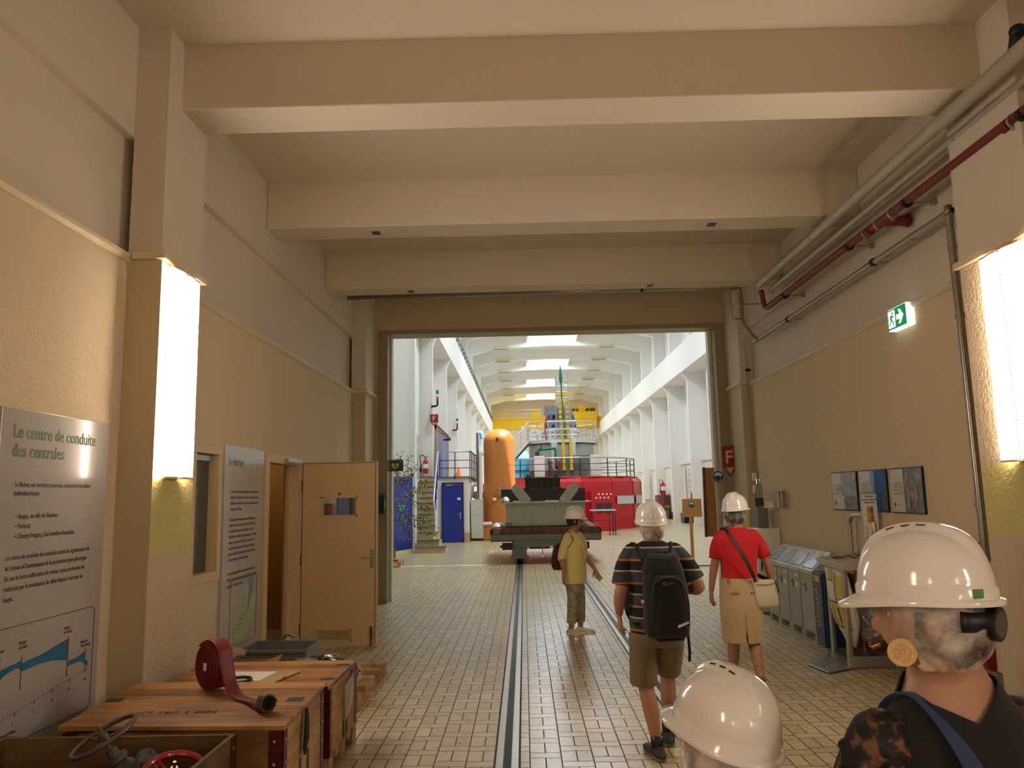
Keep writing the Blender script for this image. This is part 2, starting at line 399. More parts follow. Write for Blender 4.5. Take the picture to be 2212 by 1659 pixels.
G().box(-2.89, 6.60, 1.17, -2.884, 7.10, 2.21).build('pane', glassmat('dim_glass', (150, 148, 138), 0.08, 0.10, 0.30), w1)
G().box(-2.875, 6.62, 2.15, -2.84, 7.09, 2.20).build('blind_rail', M_ALU, w1)
# door_1: frame, then the open leaf standing square to the wall
d1 = bpy.data.objects.new('door_1', None); C.objects.link(d1); d1.location = (-2.81, 9.0, 0); struct(d1)
g = G(); g.box(-2.96, 8.38, 0, -2.775, 8.50, 2.20); g.box(-2.96, 9.58, 0, -2.775, 9.71, 2.20); g.box(-2.96, 8.38, 2.20, -2.775, 9.71, 2.30)
g.box(-2.93, 8.50, 0, -2.88, 8.535, 2.2); g.box(-2.93, 9.545, 0, -2.88, 9.58, 2.2)
g.build('door_frame', M_FRAME, d1, bevel=0.004)
G().box(-2.775, 9.05, 2.215, -2.735, 9.62, 2.265).build('door_closer', M_ALU, d1, bevel=0.008)
M_LEAF = mat('beige_door_paint', (200, 174, 128), 0.45, var=0.04, vs=2)
Ld = G()
yl = 9.755
for b in ((-2.78, 0.012, -1.83, 1.58), (-2.78, 1.80, -1.83, 2.245), (-2.78, 1.58, -2.53, 1.80), (-2.10, 1.58, -1.83, 1.80)):
    Ld.box(b[0], yl, b[1], b[2], yl + 0.042, b[3])
leaf = Ld.build('door_leaf', M_LEAF, d1, bevel=0.002)
g = G()
for b in ((-2.775, 0.03, -2.768, 2.235), (-1.862, 0.03, -1.855, 2.235), (-2.775, 2.228, -1.855, 2.235)): g.box(b[0], yl - 0.002, b[1], b[2], yl + 0.004, b[3])
g.build('seal', mat('dark_seal', (52, 38, 22), 0.7), leaf)
G().box(-2.53, yl + 0.016, 1.58, -2.10, yl + 0.022, 1.80).build('pane', glassmat('door_glass', (235, 240, 245), 0.02, 0.10), leaf)
g = G()
for b in ((-2.545, 1.565, -2.085, 1.585), (-2.545, 1.795, -2.085, 1.815), (-2.545, 1.565, -2.525, 1.815), (-2.105, 1.565, -2.085, 1.815)): g.box(b[0], yl - 0.006, b[1], b[2], yl + 0.048, b[3])
g.build('pane_bead', M_LEAF, leaf)
g = G().cyl((-2.31, yl, 1.845), (-2.31, yl - 0.006, 1.845), 0.016); g.build('round_mark', mat('dark_green', (30, 70, 48), 0.5), leaf)
g = G().box(-1.915, yl - 0.008, 0.93, -1.875, yl, 1.16); g.tube([(-1.895, yl, 1.075), (-1.895, yl - 0.05, 1.075), (-1.91, yl - 0.056, 1.075), (-2.02, yl - 0.056, 1.075)], 0.0095, 10)
g.build('handle', M_CHROME, leaf, bevel=0.003)
g = G()
g.box(-2.57, yl - 0.008, 0.07, -2.55, yl, 0.21); g.box(-2.15, yl - 0.008, 0.07, -2.13, yl, 0.21); g.box(-2.57, yl - 0.008, 0.07, -2.13, yl, 0.085); g.box(-2.57, yl - 0.008, 0.195, -2.13, yl, 0.21)
for k in range(7): g.box(-2.55, yl - 0.007, 0.088 + k * 0.0155, -2.15, yl - 0.002, 0.096 + k * 0.0155)
for k in range(23): g.box(-2.55 + k * 0.0175, yl - 0.008, 0.085, -2.546 + k * 0.0175, yl - 0.001, 0.195)
g.build('vent_grille', M_LEAF, leaf)
G().box(-2.55, yl - 0.0015, 0.085, -2.15, yl - 0.0005, 0.195).build('vent_slot', mat('vent_dark', (60, 44, 24), 0.8), leaf)
g = G().box(-1.915, yl - 0.02, 0.09, -1.885, yl, 0.2); g.cyl((-1.90, yl - 0.016, 0.012), (-1.90, yl - 0.016, 0.24), 0.011)
g.build('floor_bolt', mat('bolt_steel', (96, 92, 84), 0.4, 0.8), leaf)
for z in (0.22, 1.05, 1.95):
    G().cyl((-2.79, yl - 0.012, z - 0.07), (-2.79, yl - 0.012, z + 0.07), 0.014).build('hinge', M_DARK, d1)

M_BLUE0 = mat('blue_door_paint', (26, 60, 120), 0.45)
d4 = bpy.data.objects.new('door_4', None); C.objects.link(d4); d4.location = (-2.81, 12.1, 0); struct(d4)
lf4 = G().box(-2.81, 11.72, 0.01, -2.785, 12.66, 2.12).build('door_leaf', M_BLUE0, d4); G().box(-2.785, 12.10, 1.74, -2.781, 12.30, 1.96).build('green_sign', mat('aed_sign_green', (14, 62, 46), 0.4), lf4)
G().box(-2.81, 11.0, 1.35, -2.70, 11.22, 1.72).build('red_box', mat('call_box_red', (150, 40, 48), 0.5), d4, bevel=0.01)
# ---------------------------------------------------------------- machine hall shell
HX0, HX1 = -4.4, 9.9
plainbox('wall_hall_left', M_WHITE, HX0 - 0.2, 13.95, 0, HX0, 98, 14.2)
g = G(); g.box(HX1, 13.95, 0, HX1 + 0.2, 98, 14.2); g.mi = 1; g.box(HX1 - 0.35, 13.95, 0, HX1, 98, 3.35); g.box(HX1 - 0.42, 13.95, 3.35, HX1, 98, 3.45)
struct(g.build('wall_hall_right', [M_WHITE, M_CREAMW]))
plainbox('wall_hall_far', M_CREAMW, HX0, 98, 0, HX1, 98.2, 14.2)
plainbox('baseboard_hall', M_BASE, HX1 - 0.38, 13.95, 0, HX1 - 0.35, 98, 0.45)
plainbox('crane_beam_right', M_WHITE, 8.6, 13.95, 8.15, HX1, 98, 9.65)
plainbox('crane_beam_left', M_WHITE, HX0, 13.95, 8.15, -3.32, 98, 9.65)
# roof slab: every second bay has a roof light
g = G(); g.box(-4.6, 13.9, 13.75, 0.52, 98, 14.0); g.box(4.2, 13.9, 13.75, 10.2, 98, 14.0)
ALLF = [24.75 + 5.65 * k for k in range(-2, 14)]
for k, y in enumerate(ALLF):
    if k % 2 == 0: g.box(0.5, max(13.9, y + 0.0), 13.75, 4.22, min(98, y + 5.65), 14.0)
struct(g.build('ceiling_hall', M_WHITE))
for i, y in enumerate(FRAMES):
    # column, bracket, upper column and arched roof beam of one frame
    g = G()
    g.prism([(HX1, 0), (8.95, 0), (8.92, 3.4), (8.92, 7.70), (8.6, 8.2), (HX1, 8.2)], 'y', y - 0.13, y + 0.13)
    struct(g.build('column_right', M_WHITE))
    if i != 0:
        g = G().prism([(HX0, 0), (-3.53, 0), (-3.53, 7.70), (-3.32, 8.2), (HX0, 8.2)], 'y', y - 0.13, y + 0.13); struct(g.build('column_left', M_WHITE))
    g = G()
    yy0, yy1 = y - 0.22, y + 0.22
    lo = [(9.15, 9.65), (9.15, 12.4), (7.25, 12.87), (2.6, 13.02), (-2.05, 12.87), (-3.75, 12.4), (-3.75, 9.65)]
    hi = [(9.9, 9.65), (9.9, 13.8), (7.25, 13.8), (2.6, 13.8), (-2.05, 13.8), (-4.4, 13.8), (-4.4, 9.65)]
    for k in range(6):
        g.prism([lo[k], hi[k], hi[k + 1], lo[k + 1]], 'y', yy0, yy1)
    struct(g.build('roof_frame', M_WHITE))
g = G()
for i, y in enumerate(ALLF[1::2]):
    for x in (0.46, 4.2): g.box(x - 0.06, y + 0.2, 13.3, x + 0.06, y + 5.45, 14.05)
struct(g.build('roof_light_curb', M_WHITE))
M_OPALGLOW = mat('added_opal_glow', (240, 244, 248), 0.5, emit=2.5)  # unseen glowing pane added over the nearest bay, keeps direct sun out
for i, y in enumerate(ALLF[1::2]):
    if y > 97: continue
    w = struct(G().box(0.5, y + 0.05, 14.06, 4.12, y + 5.6, 14.07).build('window_%d' % (i + 2), M_OPALGLOW if i == 0 else glassmat('roof_glass', (250, 252, 255), 0.05, 0.04)))
# left end of the hall: booth with blue door panel, glass blocks
M_BLUE = mat('royal_blue_paint', (22, 48, 150), 0.4)
g = G(); g.prism([(-4.4, 24.0), (-4.15, 24.0), (-3.66, 25.75), (-4.4, 25.75)], 'z', 0, 14.0); struct(g.build('wall_booth', mat('booth_grey', (206, 210, 206), 0.6, var=0.03, vs=1)))
plainbox('column_booth', M_WHITE, -3.74, 25.62, 0, -3.57, 25.95, 9.0)
M_GB = mat('glass_block', (176, 192, 190), 0.15, var=0.12, vs=6)
# ================================================================ THINGS IN THE PASSAGE
M_DIFF = mat('lamp_diffuser', (255, 238, 205), 0.5, emit=LAMP_E, ecol=(255, 240, 225))
def wall_lamp(x, yc, s, label):
    t = thing('wall_lamp', label, 'lamp', (x, yc, 1.96), 0, 'tall wall lamps on the pilasters')
    for q in (-1, 1):                                   # two curved wings meeting in a groove
        fr = [(0.006, 0.05), (0.03, 0.075), (0.07, 0.085), (0.12, 0.078), (0.18, 0.066), (0.235, 0.07)]
        prof = fr + [(a, b - 0.006) for a, b in fr[::-1]]
        G().prism([(x + s * b, yc + q * a) for a, b in prof], 'z', 1.975, 3.475).build('diffuser', M_DIFF, t)
        for z in (1.958, 3.478): G().prism([(x + s * (b + 0.003), yc + q * a) for a, b in [(0.004, 0.0)] + fr + [(0.20, 0.03), (0.08, 0.0)]], 'z', z, z + 0.014).build('end_cap', M_TRIM, t)
    G().box(x, yc - 0.05, 1.96, x + s * 0.03, yc + 0.05, 3.49).build('back_plate', M_TRIM, t); G().box(x + s * 0.03, yc - 0.005, 1.96, x + s * 0.072, yc + 0.005, 3.49).build('spine', M_TRIM, t)
    return t
wall_lamp(-2.57, 5.62, 1, 'tall glowing white wall lamp on the pilaster above the wooden crates')
wall_lamp(3.55, 5.50, -1, 'tall glowing white wall lamp beside the steel down pipe')
wall_lamp(-2.57, -1.75, 1, 'tall glowing white wall lamp on the pilaster behind the viewer, poster side')
wall_lamp(-2.57, -6.6, 1, 'added white wall lamp farthest behind the viewer, brightening the beam fronts, poster side')  # rearmost lamp pair is unseen, added to brighten the beam fronts
wall_lamp(3.55, -6.6, -1, 'added white wall lamp farthest behind the viewer, brightening the beam fronts, pipe side')
wall_lamp(3.55, -1.75, -1, 'tall glowing white wall lamp on the pilaster behind the viewer, pipe side')

# information boards
M_BOARD = mat('board_laminate', (172, 168, 163), 0.22, coat=0.3)
M_INK = mat('ink_grey', (78, 75, 72), 0.5); M_INKG = mat('ink_green', (62, 104, 78), 0.5); M_INKR = mat('ink_red', (150, 40, 54), 0.5)
M_WATER = mat('ink_blue', (24, 106, 150), 0.5); M_LAND = mat('ink_pale_green', (160, 176, 128), 0.5); M_LAKE = mat('ink_lake', (112, 124, 150), 0.5)
t = thing('information_board', 'large white laminated board headed Le centre de conduite des centrales with blue river profile', 'poster', (XL, 4.65, 0.3), 0, 'information boards on the left wall')
G().box(XL, 4.10, 0.25, XL + 0.018, 5.19, 2.325).build('panel', M_BOARD, t, bevel=0.003)
bx = XL + 0.0195
def tl(body, y, z, size, m, nm='lettering', **k): return text(body, size, onX(bx, y, z), m, t, nm, 0.0006, **{'bold': 0.0005, **k})
tl('Le centre de conduite\ndes centrales', 4.20, 2.165, 0.105, M_INKG, 'lettering', sx=0.88, bold=0.0012)
tl('Le Rhône, sur territoire genevois, comporte trois paliers\nhydroélectriques:', 4.24, 1.895, 0.038, M_INK, 'lettering', sx=0.86, lead=1.25)
tl('• Seujet, en ville de Genève;\n• Verbois;\n• Chancy-Pougny, à la frontière française.', 4.27, 1.72, 0.040, M_INK, 'lettering', sx=0.86, lead=1.35)
tl('Le centre de conduite des centrales assure la régularisation du\nlac Léman et l\'optimisation de la production hydroélectrique.\nEn cas de forte sollicitation du réseau, cette production est\nrenforcée par la modulation du débit depuis le barrage du\nSeujet.', 4.21, 1.50, 0.038, M_INK, 'lettering', sx=0.84, lead=1.45)
def yzpoly(pts, x, d=0.0008):
    return G().prism(pts, 'x', x, x + d)
def framey(y0, y1, z0, z1, x, w=0.004):
    g = G(); r = 0.035; P = []
    for cy, cz, a in ((y1 - r, z1 - r, 0), (y0 + r, z1 - r, 90), (y0 + r, z0 + r, 180), (y1 - r, z0 + r, 270)):
        P += [(x, cy + r * math.cos(math.radians(a + q)), cz + r * math.sin(math.radians(a + q))) for q in (0, 30, 60, 90)]
    return g.tube(P, w, 6, closed=True, ref=(1, 0, 0))
framey(4.03 + 0.09, 5.12, 0.52, 1.14, bx, 0.0025).build('chart_frame', M_INK, t)
yzpoly([(4.22, 0.93), (4.40, 0.945), (4.40, 0.90), (4.36, 0.915), (4.30, 0.905), (4.25, 0.89), (4.22, 0.87)], bx).build('river_profile', M_WATER, t)
yzpoly([(4.41, 0.93), (4.60, 0.945), (4.84, 0.985), (4.84, 0.86), (4.78, 0.87), (4.68, 0.89), (4.55, 0.895), (4.41, 0.885)], bx).build('river_profile', M_WATER, t)
yzpoly([(4.85, 0.85), (4.95, 0.855), (5.04, 0.875), (5.04, 0.82), (5.07, 0.81), (5.07, 0.775), (5.03, 0.80), (5.0, 0.82), (4.95, 0.825), (4.85, 0.82)], bx).build('river_profile', M_WATER, t)
g = G(); g.box(bx, 4.842, 0.76, bx + 0.001, 4.85, 1.0); g.build('marker_line', M_INKR, t)
g = G(); g.box(bx, 4.402, 0.79, bx + 0.001, 4.408, 0.97); g.box(bx, 4.22, 0.60, bx + 0.001, 4.224, 1.0); g.box(bx, 5.036, 0.76, bx + 0.001, 5.04, 0.89)
g.add([(bx + 0.001, 4.14, 0.652), (bx + 0.001, 5.10, 0.765), (bx + 0.001, 5.10, 0.768), (bx + 0.001, 4.14, 0.655)], [(0, 1, 2, 3)])
for k in range(6): g.box(bx, 4.2 + k * 0.17, 0.64 + k * 0.02, bx + 0.001, 4.205 + k * 0.17, 0.665 + k * 0.02)
g.build('chart_axis', M_INK, t)
tl('Barrage\nde Verbois', 4.79, 1.045, 0.026, M_INKR, 'lettering', sx=0.8); tl('Barrage\ndu Seujet', 4.37, 1.035, 0.026, M_INK, 'lettering', sx=0.8)
tl('Barrage de\nChancy-Pougny', 4.98, 0.93, 0.024, M_INK, 'lettering', sx=0.75); tl('Léman', 4.20, 1.02, 0.024, M_INK, 'lettering', sx=0.8)
tl('Kilométrage du Rhône', 4.2, 0.575, 0.026, M_INK, 'lettering', sx=0.8)
for k, w in enumerate(('370', '360', '350', '340', '330')): tl(w, 4.145, 0.96 - k * 0.072, 0.022, M_INK, 'lettering', sx=0.8)
for k, w in enumerate(('0', '5', '10', '15', '20')): tl(w, 4.36 + k * 0.17, 0.615 + k * 0.02, 0.022, M_INK, 'lettering', sx=0.8)
t = thing('information_board', 'tall white laminated board headed Le barrage with a green map, beside the open doorway', 'poster', (XL, 7.76, 0.25), 0, 'information boards on the left wall')
G().box(XL, 7.22, 0.25, XL + 0.03, 8.31, 2.31).build('panel', M_BOARD, t, bevel=0.003)
bx = XL + 0.0315
tl('Le barrage', 7.31, 2.13, 0.105, mat('ink_grey_green', (96, 114, 104), 0.5), 'lettering', sx=0.86, bold=0.001)
tl('Le barrage de Verbois est situé sur le cours genevois\ndu Rhône. Il délimite une retenue composée des eaux\ndu Rhône et de l\'Arve et de celle réservée au centre de\nCartigny et de Russin.', 7.37, 1.865, 0.041, M_INK, 'lettering', sx=0.86, lead=1.35)
tl('La longueur du barrage «entre» est de 340 m et sa\nhauteur atteint l\'eau. Sa capacité est de 22 mètres.\nSa capacité de retenue de 13 millions de m3 et\nl\'équivalent de 2400 piscines olympiques. À Soubeyre\nunique en cette matière elle est à cet usage d\'eau\nvers de Peney. Lorsque l\'on contourne le barrage\npassant de côté, il oblique toute sa contrée à Peney\nChancy-Pougny en amont précieuses.', 7.36, 1.60, 0.041, M_INK, 'lettering', sx=0.86, lead=1.3)
tl('À ce jour, la quantité d\'eau maximale retenue est de\n2400 m3 provenant de la campagne PEAK. Avec laquelle\nsupporter la ville de Genève.', 7.35, 1.10, 0.041, M_INK, 'lettering', sx=0.86, lead=1.4)
framey(7.44, 8.16, 0.42, 0.98 + 0.06, bx, 0.0025).build('map_frame', M_INK, t)
yzpoly([(7.82, 0.98), (7.88, 0.96), (7.93, 0.93), (8.0, 0.90), (8.05, 0.84), (8.11, 0.80), (8.12, 0.72), (8.06, 0.66), (8.02, 0.60), (7.95, 0.56), (7.90, 0.50), (7.80, 0.47), (7.72, 0.45), (7.62, 0.44), (7.55, 0.45), (7.54, 0.52), (7.58, 0.58), (7.55, 0.64), (7.60, 0.69), (7.66, 0.73), (7.72, 0.75), (7.80, 0.78), (7.84, 0.83), (7.80, 0.90)], bx).build('map_land', M_LAND, t)
yzpoly([(7.95, 1.03), (8.08, 1.03), (8.05, 0.93), (8.00, 0.84), (7.96, 0.76), (7.90, 0.69), (7.885, 0.69), (7.91, 0.76), (7.93, 0.84), (7.95, 0.93)], bx + 0.0008).build('map_lake', M_LAKE, t)
g = G()
for y, z in ((7.70, 0.66), (7.76, 0.68), (7.82, 0.69), (7.64, 0.61), (7.70, 0.61), (7.60, 0.57), (7.66, 0.57), (7.74, 0.64)): g.box(bx + 0.0008, y, z, bx + 0.0018, y + 0.04, z + 0.012)
g.build('map_marks', mat('ink_brown', (120, 66, 40), 0.5), t)
tl('Genève', 7.90, 0.672, 0.024, M_INK, 'lettering', sx=0.8)

# ------------------------------------------------ crates made of hinged collars on pallets
M_PINE = woodmat('pine_planks', (118, 76, 36), (206, 152, 88), 'x', 0.135, 'y', 0.5, 12)
M_PINEY = woodmat('pine_boards', (120, 84, 50), (200, 160, 112), 'y', 0, 'y', 0.6, 12)
M_PINEX = woodmat('pine_boards_across', (84, 58, 34), (150, 112, 72), 'x', 0, 'y', 0.65, 12)
M_OLD = woodmat('old_pine', (66, 48, 30), (128, 98, 64), 'x', 0, 'y', 0.7, 10)
M_OXRED = mat('oxide_red_steel', (86, 18, 18), 0.45, 0.3, var=0.15, vs=15)
M_TAPE = mat('dark_strap_mark', (58, 58, 56), 0.7)
def pallet(t, x0, x1, y0, y1, z=0.0, m=M_PINEY):
    for x in (x0 + 0.05, (x0 + x1) / 2, x1 - 0.05):
        g = G().box(x - 0.05, y0, z, x + 0.05, y1, z + 0.022); g.build('bottom_board', m, t, bevel=0.002)
    for x in (x0 + 0.05, (x0 + x1) / 2, x1 - 0.05):
        for y in (y0 + 0.06, (y0 + y1) / 2, y1 - 0.06):
            G().box(x - 0.05, y - 0.06, z + 0.022, x + 0.05, y + 0.06, z + 0.1).build('block', m, t, bevel=0.003)
    k = 5
    for i in range(k):
        y = y0 + 0.06 + (y1 - y0 - 0.12) * i / (k - 1); G().box(x0, y - 0.055, z + 0.1, x1, y + 0.055, z + 0.144).build('deck_board', m, t, bevel=0.002)
def crate(x0, x1, y0, y1, z0, z1, label, lid=True, old=False, hs=2):
    t = thing('wooden_crate', label, 'crate', ((x0 + x1) / 2, (y0 + y1) / 2, z0), 0, 'collar crates along the left wall')
    mx, my = (M_OLD, M_OLD) if old else (M_PINEX, M_PINEY)
    w = 0.022; h = (z1 - z0) / hs
    for k in range(hs):
        a, b = z0 + k * h + 0.001, z0 + (k + 1) * h - 0.001
        G().box(x0, y0, a, x1, y0 + w, b).build('side_board', mx, t, bevel=0.002); G().box(x0, y1 - w, a, x1, y1, b).build('side_board', mx, t, bevel=0.002)
        G().box(x0, y0 + w, a, x0 + w, y1 - w, b).build('side_board', my, t, bevel=0.002); G().box(x1 - w, y0 + w, a, x1, y1 - w, b).build('side_board', my, t, bevel=0.002)
    for x, sx in ((x0, 1), (x1, -1)):
        for y, sy in ((y0, 1), (y1, -1)):
            g = G(); g.box(x - sx * 0.004, y - sy * 0.004, z0, x + sx * 0.075, y - sy * 0.0005, z1); g.box(x - sx * 0.004, y - sy * 0.004, z0, x - sx * 0.0005, y + sy * 0.065, z1)
            b = g.build('corner_bracket', M_OXRED, t)
            g = G()
            for k in range(hs * 2):
                z = z0 + (k + 0.5) * (z1 - z0) / (hs * 2)
                g.ell((x + sx * 0.045, y - sy * 0.005, z), 0.009, 0.005, 0.009, 8, 6); g.ell((x - sx * 0.005, y + sy * 0.035, z), 0.005, 0.009, 0.009, 8, 6)
            g.build('rivet', M_ALU, b)
    return t
# far crate
p = thing('wooden_pallet', 'pine pallet under the far closed crate', 'pallet', (-1.87, 5.6, 0)); pallet(p, -2.45, -1.29, 5.24, 6.06)
c1 = crate(-2.45, -1.29, 5.24, 6.06, 0.144, 0.565, 'closed pine crate with red corners and a plastic pouch, behind the hose crate')
G().box(-2.44, 5.245, 0.566, -1.30, 6.055, 0.588).build('lid', M_PINE, c1, bevel=0.004)
for b in ((-1.40, 5.42, 0.5885, -1.31, 5.48, 0.590), (-1.40, 5.86, 0.5885, -1.31, 5.92, 0.590), (-1.2885, 5.86, 0.41, -1.2865, 5.93, 0.56), (-1.2885, 5.62, 0.16, -1.2865, 5.66, 0.27), (-1.2885, 5.71, 0.16, -1.2865, 5.75, 0.27)): G().box(*b).build('strap_mark', M_TAPE, c1)
P = glassmat('clear_film', (226, 222, 214), 0.18, 0.16, 0.45)
g = G().add([(-1.280, 5.62, 0.50), (-1.280, 5.90, 0.53), (-1.276, 5.88, 0.34), (-1.268, 5.60, 0.27), (-1.262, 5.74, 0.40)], [(0, 1, 4), (1, 2, 4), (2, 3, 4), (3, 0, 4)]); g.build('document_pouch', P, c1)
# near crate with the loose lid
p = thing('wooden_pallet', 'pine pallet under the crate carrying the fire hose', 'pallet', (-1.87, 4.65, 0)); pallet(p, -2.45, -1.29, 4.26, 5.08)
c2 = crate(-2.45, -1.29, 4.26, 5.08, 0.144, 0.60, 'pine crate with red corners and loose plank lid carrying the red fire hose')
g = G().box(-2.47, 4.235, 0, -1.275, 5.10, 0.026)
g.v = [(x, y, z + 0.603 + 0.022 * (y - 4.235) / 0.865 + 0.012 * (-1.275 - x)) for x, y, z in g.v]
g.build('lid', M_PINE, c2, bevel=0.004)
def lidz(x, y): return 0.629 + 0.022 * (y - 4.235) / 0.865 + 0.012 * (-1.275 - x)
for x, y in ((-1.36, 4.66), (-2.42, 4.66)):
    g = G().add([(x - 0.045, y, lidz(x, y) + 0.001), (x + 0.05, y, lidz(x, y) + 0.001), (x + 0.05, y + 0.09, lidz(x, y + 0.09) + 0.001), (x - 0.045, y + 0.09, lidz(x, y + 0.09) + 0.001)], [(0, 1, 2, 3)]); g.build('strap_mark', M_TAPE, c2)
text('FIM 160 1 FIM', 0.075, Matrix(((1, 0, 0, -2.2), (0, 1, 0, 4.44), (0, 0, 1, lidz(-2.1, 4.44) + 0.0015), (0, 0, 0, 1))), mat('burnt_mark', (70, 40, 18), 0.8), c2, 'lettering', 0.0004, sx=1.1)
for q in (0, 0.16): G().box(-1.2885, 4.56 + q, 0.17, -1.2865, 4.60 + q, 0.36).build('side_mark', M_TAPE, c2)
# open crate with valves
p = thing('wooden_pallet', 'old pallet under the open valve crate', 'pallet', (-2.08, 3.72, 0)); pallet(p, -2.70, -1.50, 3.30, 4.13, 0, M_OLD)
c3 = crate(-2.70, -1.50, 3.28, 4.15, 0.144, 0.618, 'old open wooden crate holding valves, nearest the viewer', old=True)
G().box(-2.68, 3.30, 0.144, -1.52, 4.13, 0.155).build('base_board', M_OLD, c3)
# valves
M_CAST = mat('cast_iron_grey', (96, 92, 86), 0.6, 0.5, var=0.25, vs=20, bs=0.3, bscale=80); M_BRASS = mat('bronze', (176, 140, 90), 0.3, 0.9)
M_WREDR = mat('handwheel_red', (150, 16, 18), 0.3, coat=0.3)
def valve(loc, tilt, wheelR, wm, label, hz, group, wr=0.016):
    t = thing('gate_valve', label, 'valve', loc, 0, group)
    M = Matrix.Rotation(tilt[0], 4, 'X') @ Matrix.Rotation(tilt[1], 4, 'Y')
    def B(g, n, m, sm=True): g.xf(M); return g.build(n, m, t, L=True, auto=0.6)
    g = G().torus((0, 0, hz), wheelR, wr, n=40, m=10)
    for k in range(3):
        a = 2 * pi * k / 3 + 0.5; g.tube([(0.015 * math.cos(a), 0.015 * math.sin(a), hz - 0.012), (wheelR * 0.55 * math.cos(a), wheelR * 0.55 * math.sin(a), hz - 0.018), (wheelR * math.cos(a), wheelR * math.sin(a), hz)], wr * 0.62, 8)
    g.cyl((0, 0, hz - 0.028), (0, 0, hz + 0.014), 0.022, 12); B(g, 'handwheel', wm)
    g = G().cyl((0, 0, 0.10), (0, 0, hz + 0.055), 0.008, 10); g.cyl((0, 0, hz + 0.014), (0, 0, hz + 0.026), 0.017, 6); B(g, 'stem', M_BRASS)
    g = G().lathe([(0.05, 0.0), (0.075, 0.03), (0.06, 0.06), (0.035, 0.09), (0.055, 0.095), (0.055, 0.115), (0.03, 0.12), (0.022, 0.16)], n=14)
    g.cyl((-0.11, 0, 0), (0.11, 0, 0), 0.05, 16)
    B(g, 'body', M_CAST)
    for q in (-1, 1):
        g = G().cyl((q * 0.11, 0, 0), (q * 0.132, 0, 0), 0.085, 20)
        for k in range(4):
            a = pi / 4 + k * pi / 2; g.cyl((q * 0.10, 0.066 * math.cos(a), 0.066 * math.sin(a)), (q * 0.142, 0.066 * math.cos(a), 0.066 * math.sin(a)), 0.009, 6)
        B(g, 'flange', M_CAST)
    return t
valve((-1.93, 3.90, 0.50), (0.25, -0.42), 0.15, mat('handwheel_grey', (100, 98, 94), 0.45, 0.6), 'valve with a tilted bare grey handwheel standing up out of the open crate', 0.225, None, 0.011)
valve((-1.69, 3.86, 0.37), (0.30, 0.16), 0.135, M_WREDR, 'valve with a glossy red handwheel beside the rim of the open crate', 0.19, 'red handwheel valves in the open crate')
valve((-1.79, 3.60, 0.32), (0.15, -0.05), 0.135, M_WREDR, 'valve with a red handwheel lowest in the open crate, cut by the picture edge', 0.19, 'red handwheel valves in the open crate')
# fire hose: flat coil standing on edge, tail running to its coupling
t = thing('fire_hose', 'dark red flat fire hose coiled on edge on the crate lid', 'hose', (-1.92, 4.9, 0.655))
M_HOSE = mat('hose_red', (112, 22, 26), 0.5, var=0.15, vs=18)
cx, cz, yh = 0.0, 0.150, 0.0
pts = []; a0 = pi * 0.0
N = 150
for i in range(N):
    f = i / (N - 1); a = 2 * pi * 6.4 * f; r = 0.028 + 0.112 * f
    pts.append((r * math.cos(a), r * math.sin(a)))
def ribbon(path, w, th, ylist=None):
    g = G(); rs = []
    for i, p in enumerate(path):
        p = Vector(p); d = (Vector(path[min(i + 1, len(path) - 1)]) - Vector(path[max(i - 1, 0)])).normalized()
        side = Vector((-0.62, -0.785, 0)); nrm = d.cross(side).normalized()
        c = [p + side * w / 2, p + side * (w / 2 - th) + nrm * th, p - side * (w / 2 - th) + nrm * th, p - side * w / 2, p - side * (w / 2 - th) - nrm * th, p + side * (w / 2 - th) - nrm * th]
        rs.append(c)
    return g.rings(rs)
fwd = Vector((0.785, -0.62, 0))                 # direction in which the coil's disc extends
coil = [tuple(fwd * u * 0.92 + Vector((0, 0, v * 1.03 + cz))) for u, v in pts]
last = Vector(coil[-1])
coil = coil[:-1]
ribbon(coil, 0.11, 0.0086).build('coil', M_HOSE, t, L=True, smooth=True)
g = G().box(-0.012, -0.002, cz - 0.025, 0.02, 0.002, cz + 0.02); g.xf(Matrix.Translation((-0.0357, -0.0452, 0)) @ Matrix.Rotation(-0.67, 4, 'Z')); g.build('tag', M_WHT, t, L=True)
def bez(P, n=10):
    out = []; P = [Vector(p) for p in P]; P = [P[0]] + P + [P[-1]]
    for i in range(1, len(P) - 2):
        for k in range(n):
            u = k / n; a, b, c, d = P[i - 1], P[i], P[i + 1], P[i + 2]
            out.append(0.5 * (2 * b + (c - a) * u + (2 * a - 5 * b + 4 * c - d) * u * u + (3 * b - a - 3 * c + d) * u ** 3))
    return out + [P[-2]]
tail = bez([tuple(fwd * a + Vector((0, 0, b))) for a, b in ((-0.02, 0.300), (0.05, 0.300), (0.115, 0.255), (0.15, 0.16), (0.20, 0.06), (0.28, 0.008), (0.42, 0.0))] + [(0.46, -0.43, 0.004)], 8)
g = G(); rs = []
for i, p in enumerate(tail):
    d = (tail[min(i + 1, len(tail) - 1)] - tail[max(i - 1, 0)]).normalized(); f = i / (len(tail) - 1)
    side = (Vector((-0.62, -0.785, 0)) * (1 - f) + Vector((-0.5, -0.86, 0.1)) * f).normalized(); side = (side - d * side.dot(d)).normalized(); nr = d.cross(side)
    w, th = 0.055 - 0.014 * f, 0.005 + 0.027 * max(0, (f - 0.82) / 0.18)
    rs.append([p + side * (w * math.cos(q)) + nr * (th * math.sin(q)) for q in [2 * pi * j / 12 for j in range(12)]])
g.rings(rs); g.build('tail', M_HOSE, t, L=True, smooth=True)
e0 = tail[-1] + Vector((0, 0, 0.032)); dd = Vector((0.70, -0.71, 0.02)).normalized()
s1 = Vector((-dd.y, dd.x, 0)).normalized(); s2 = dd.cross(s1)
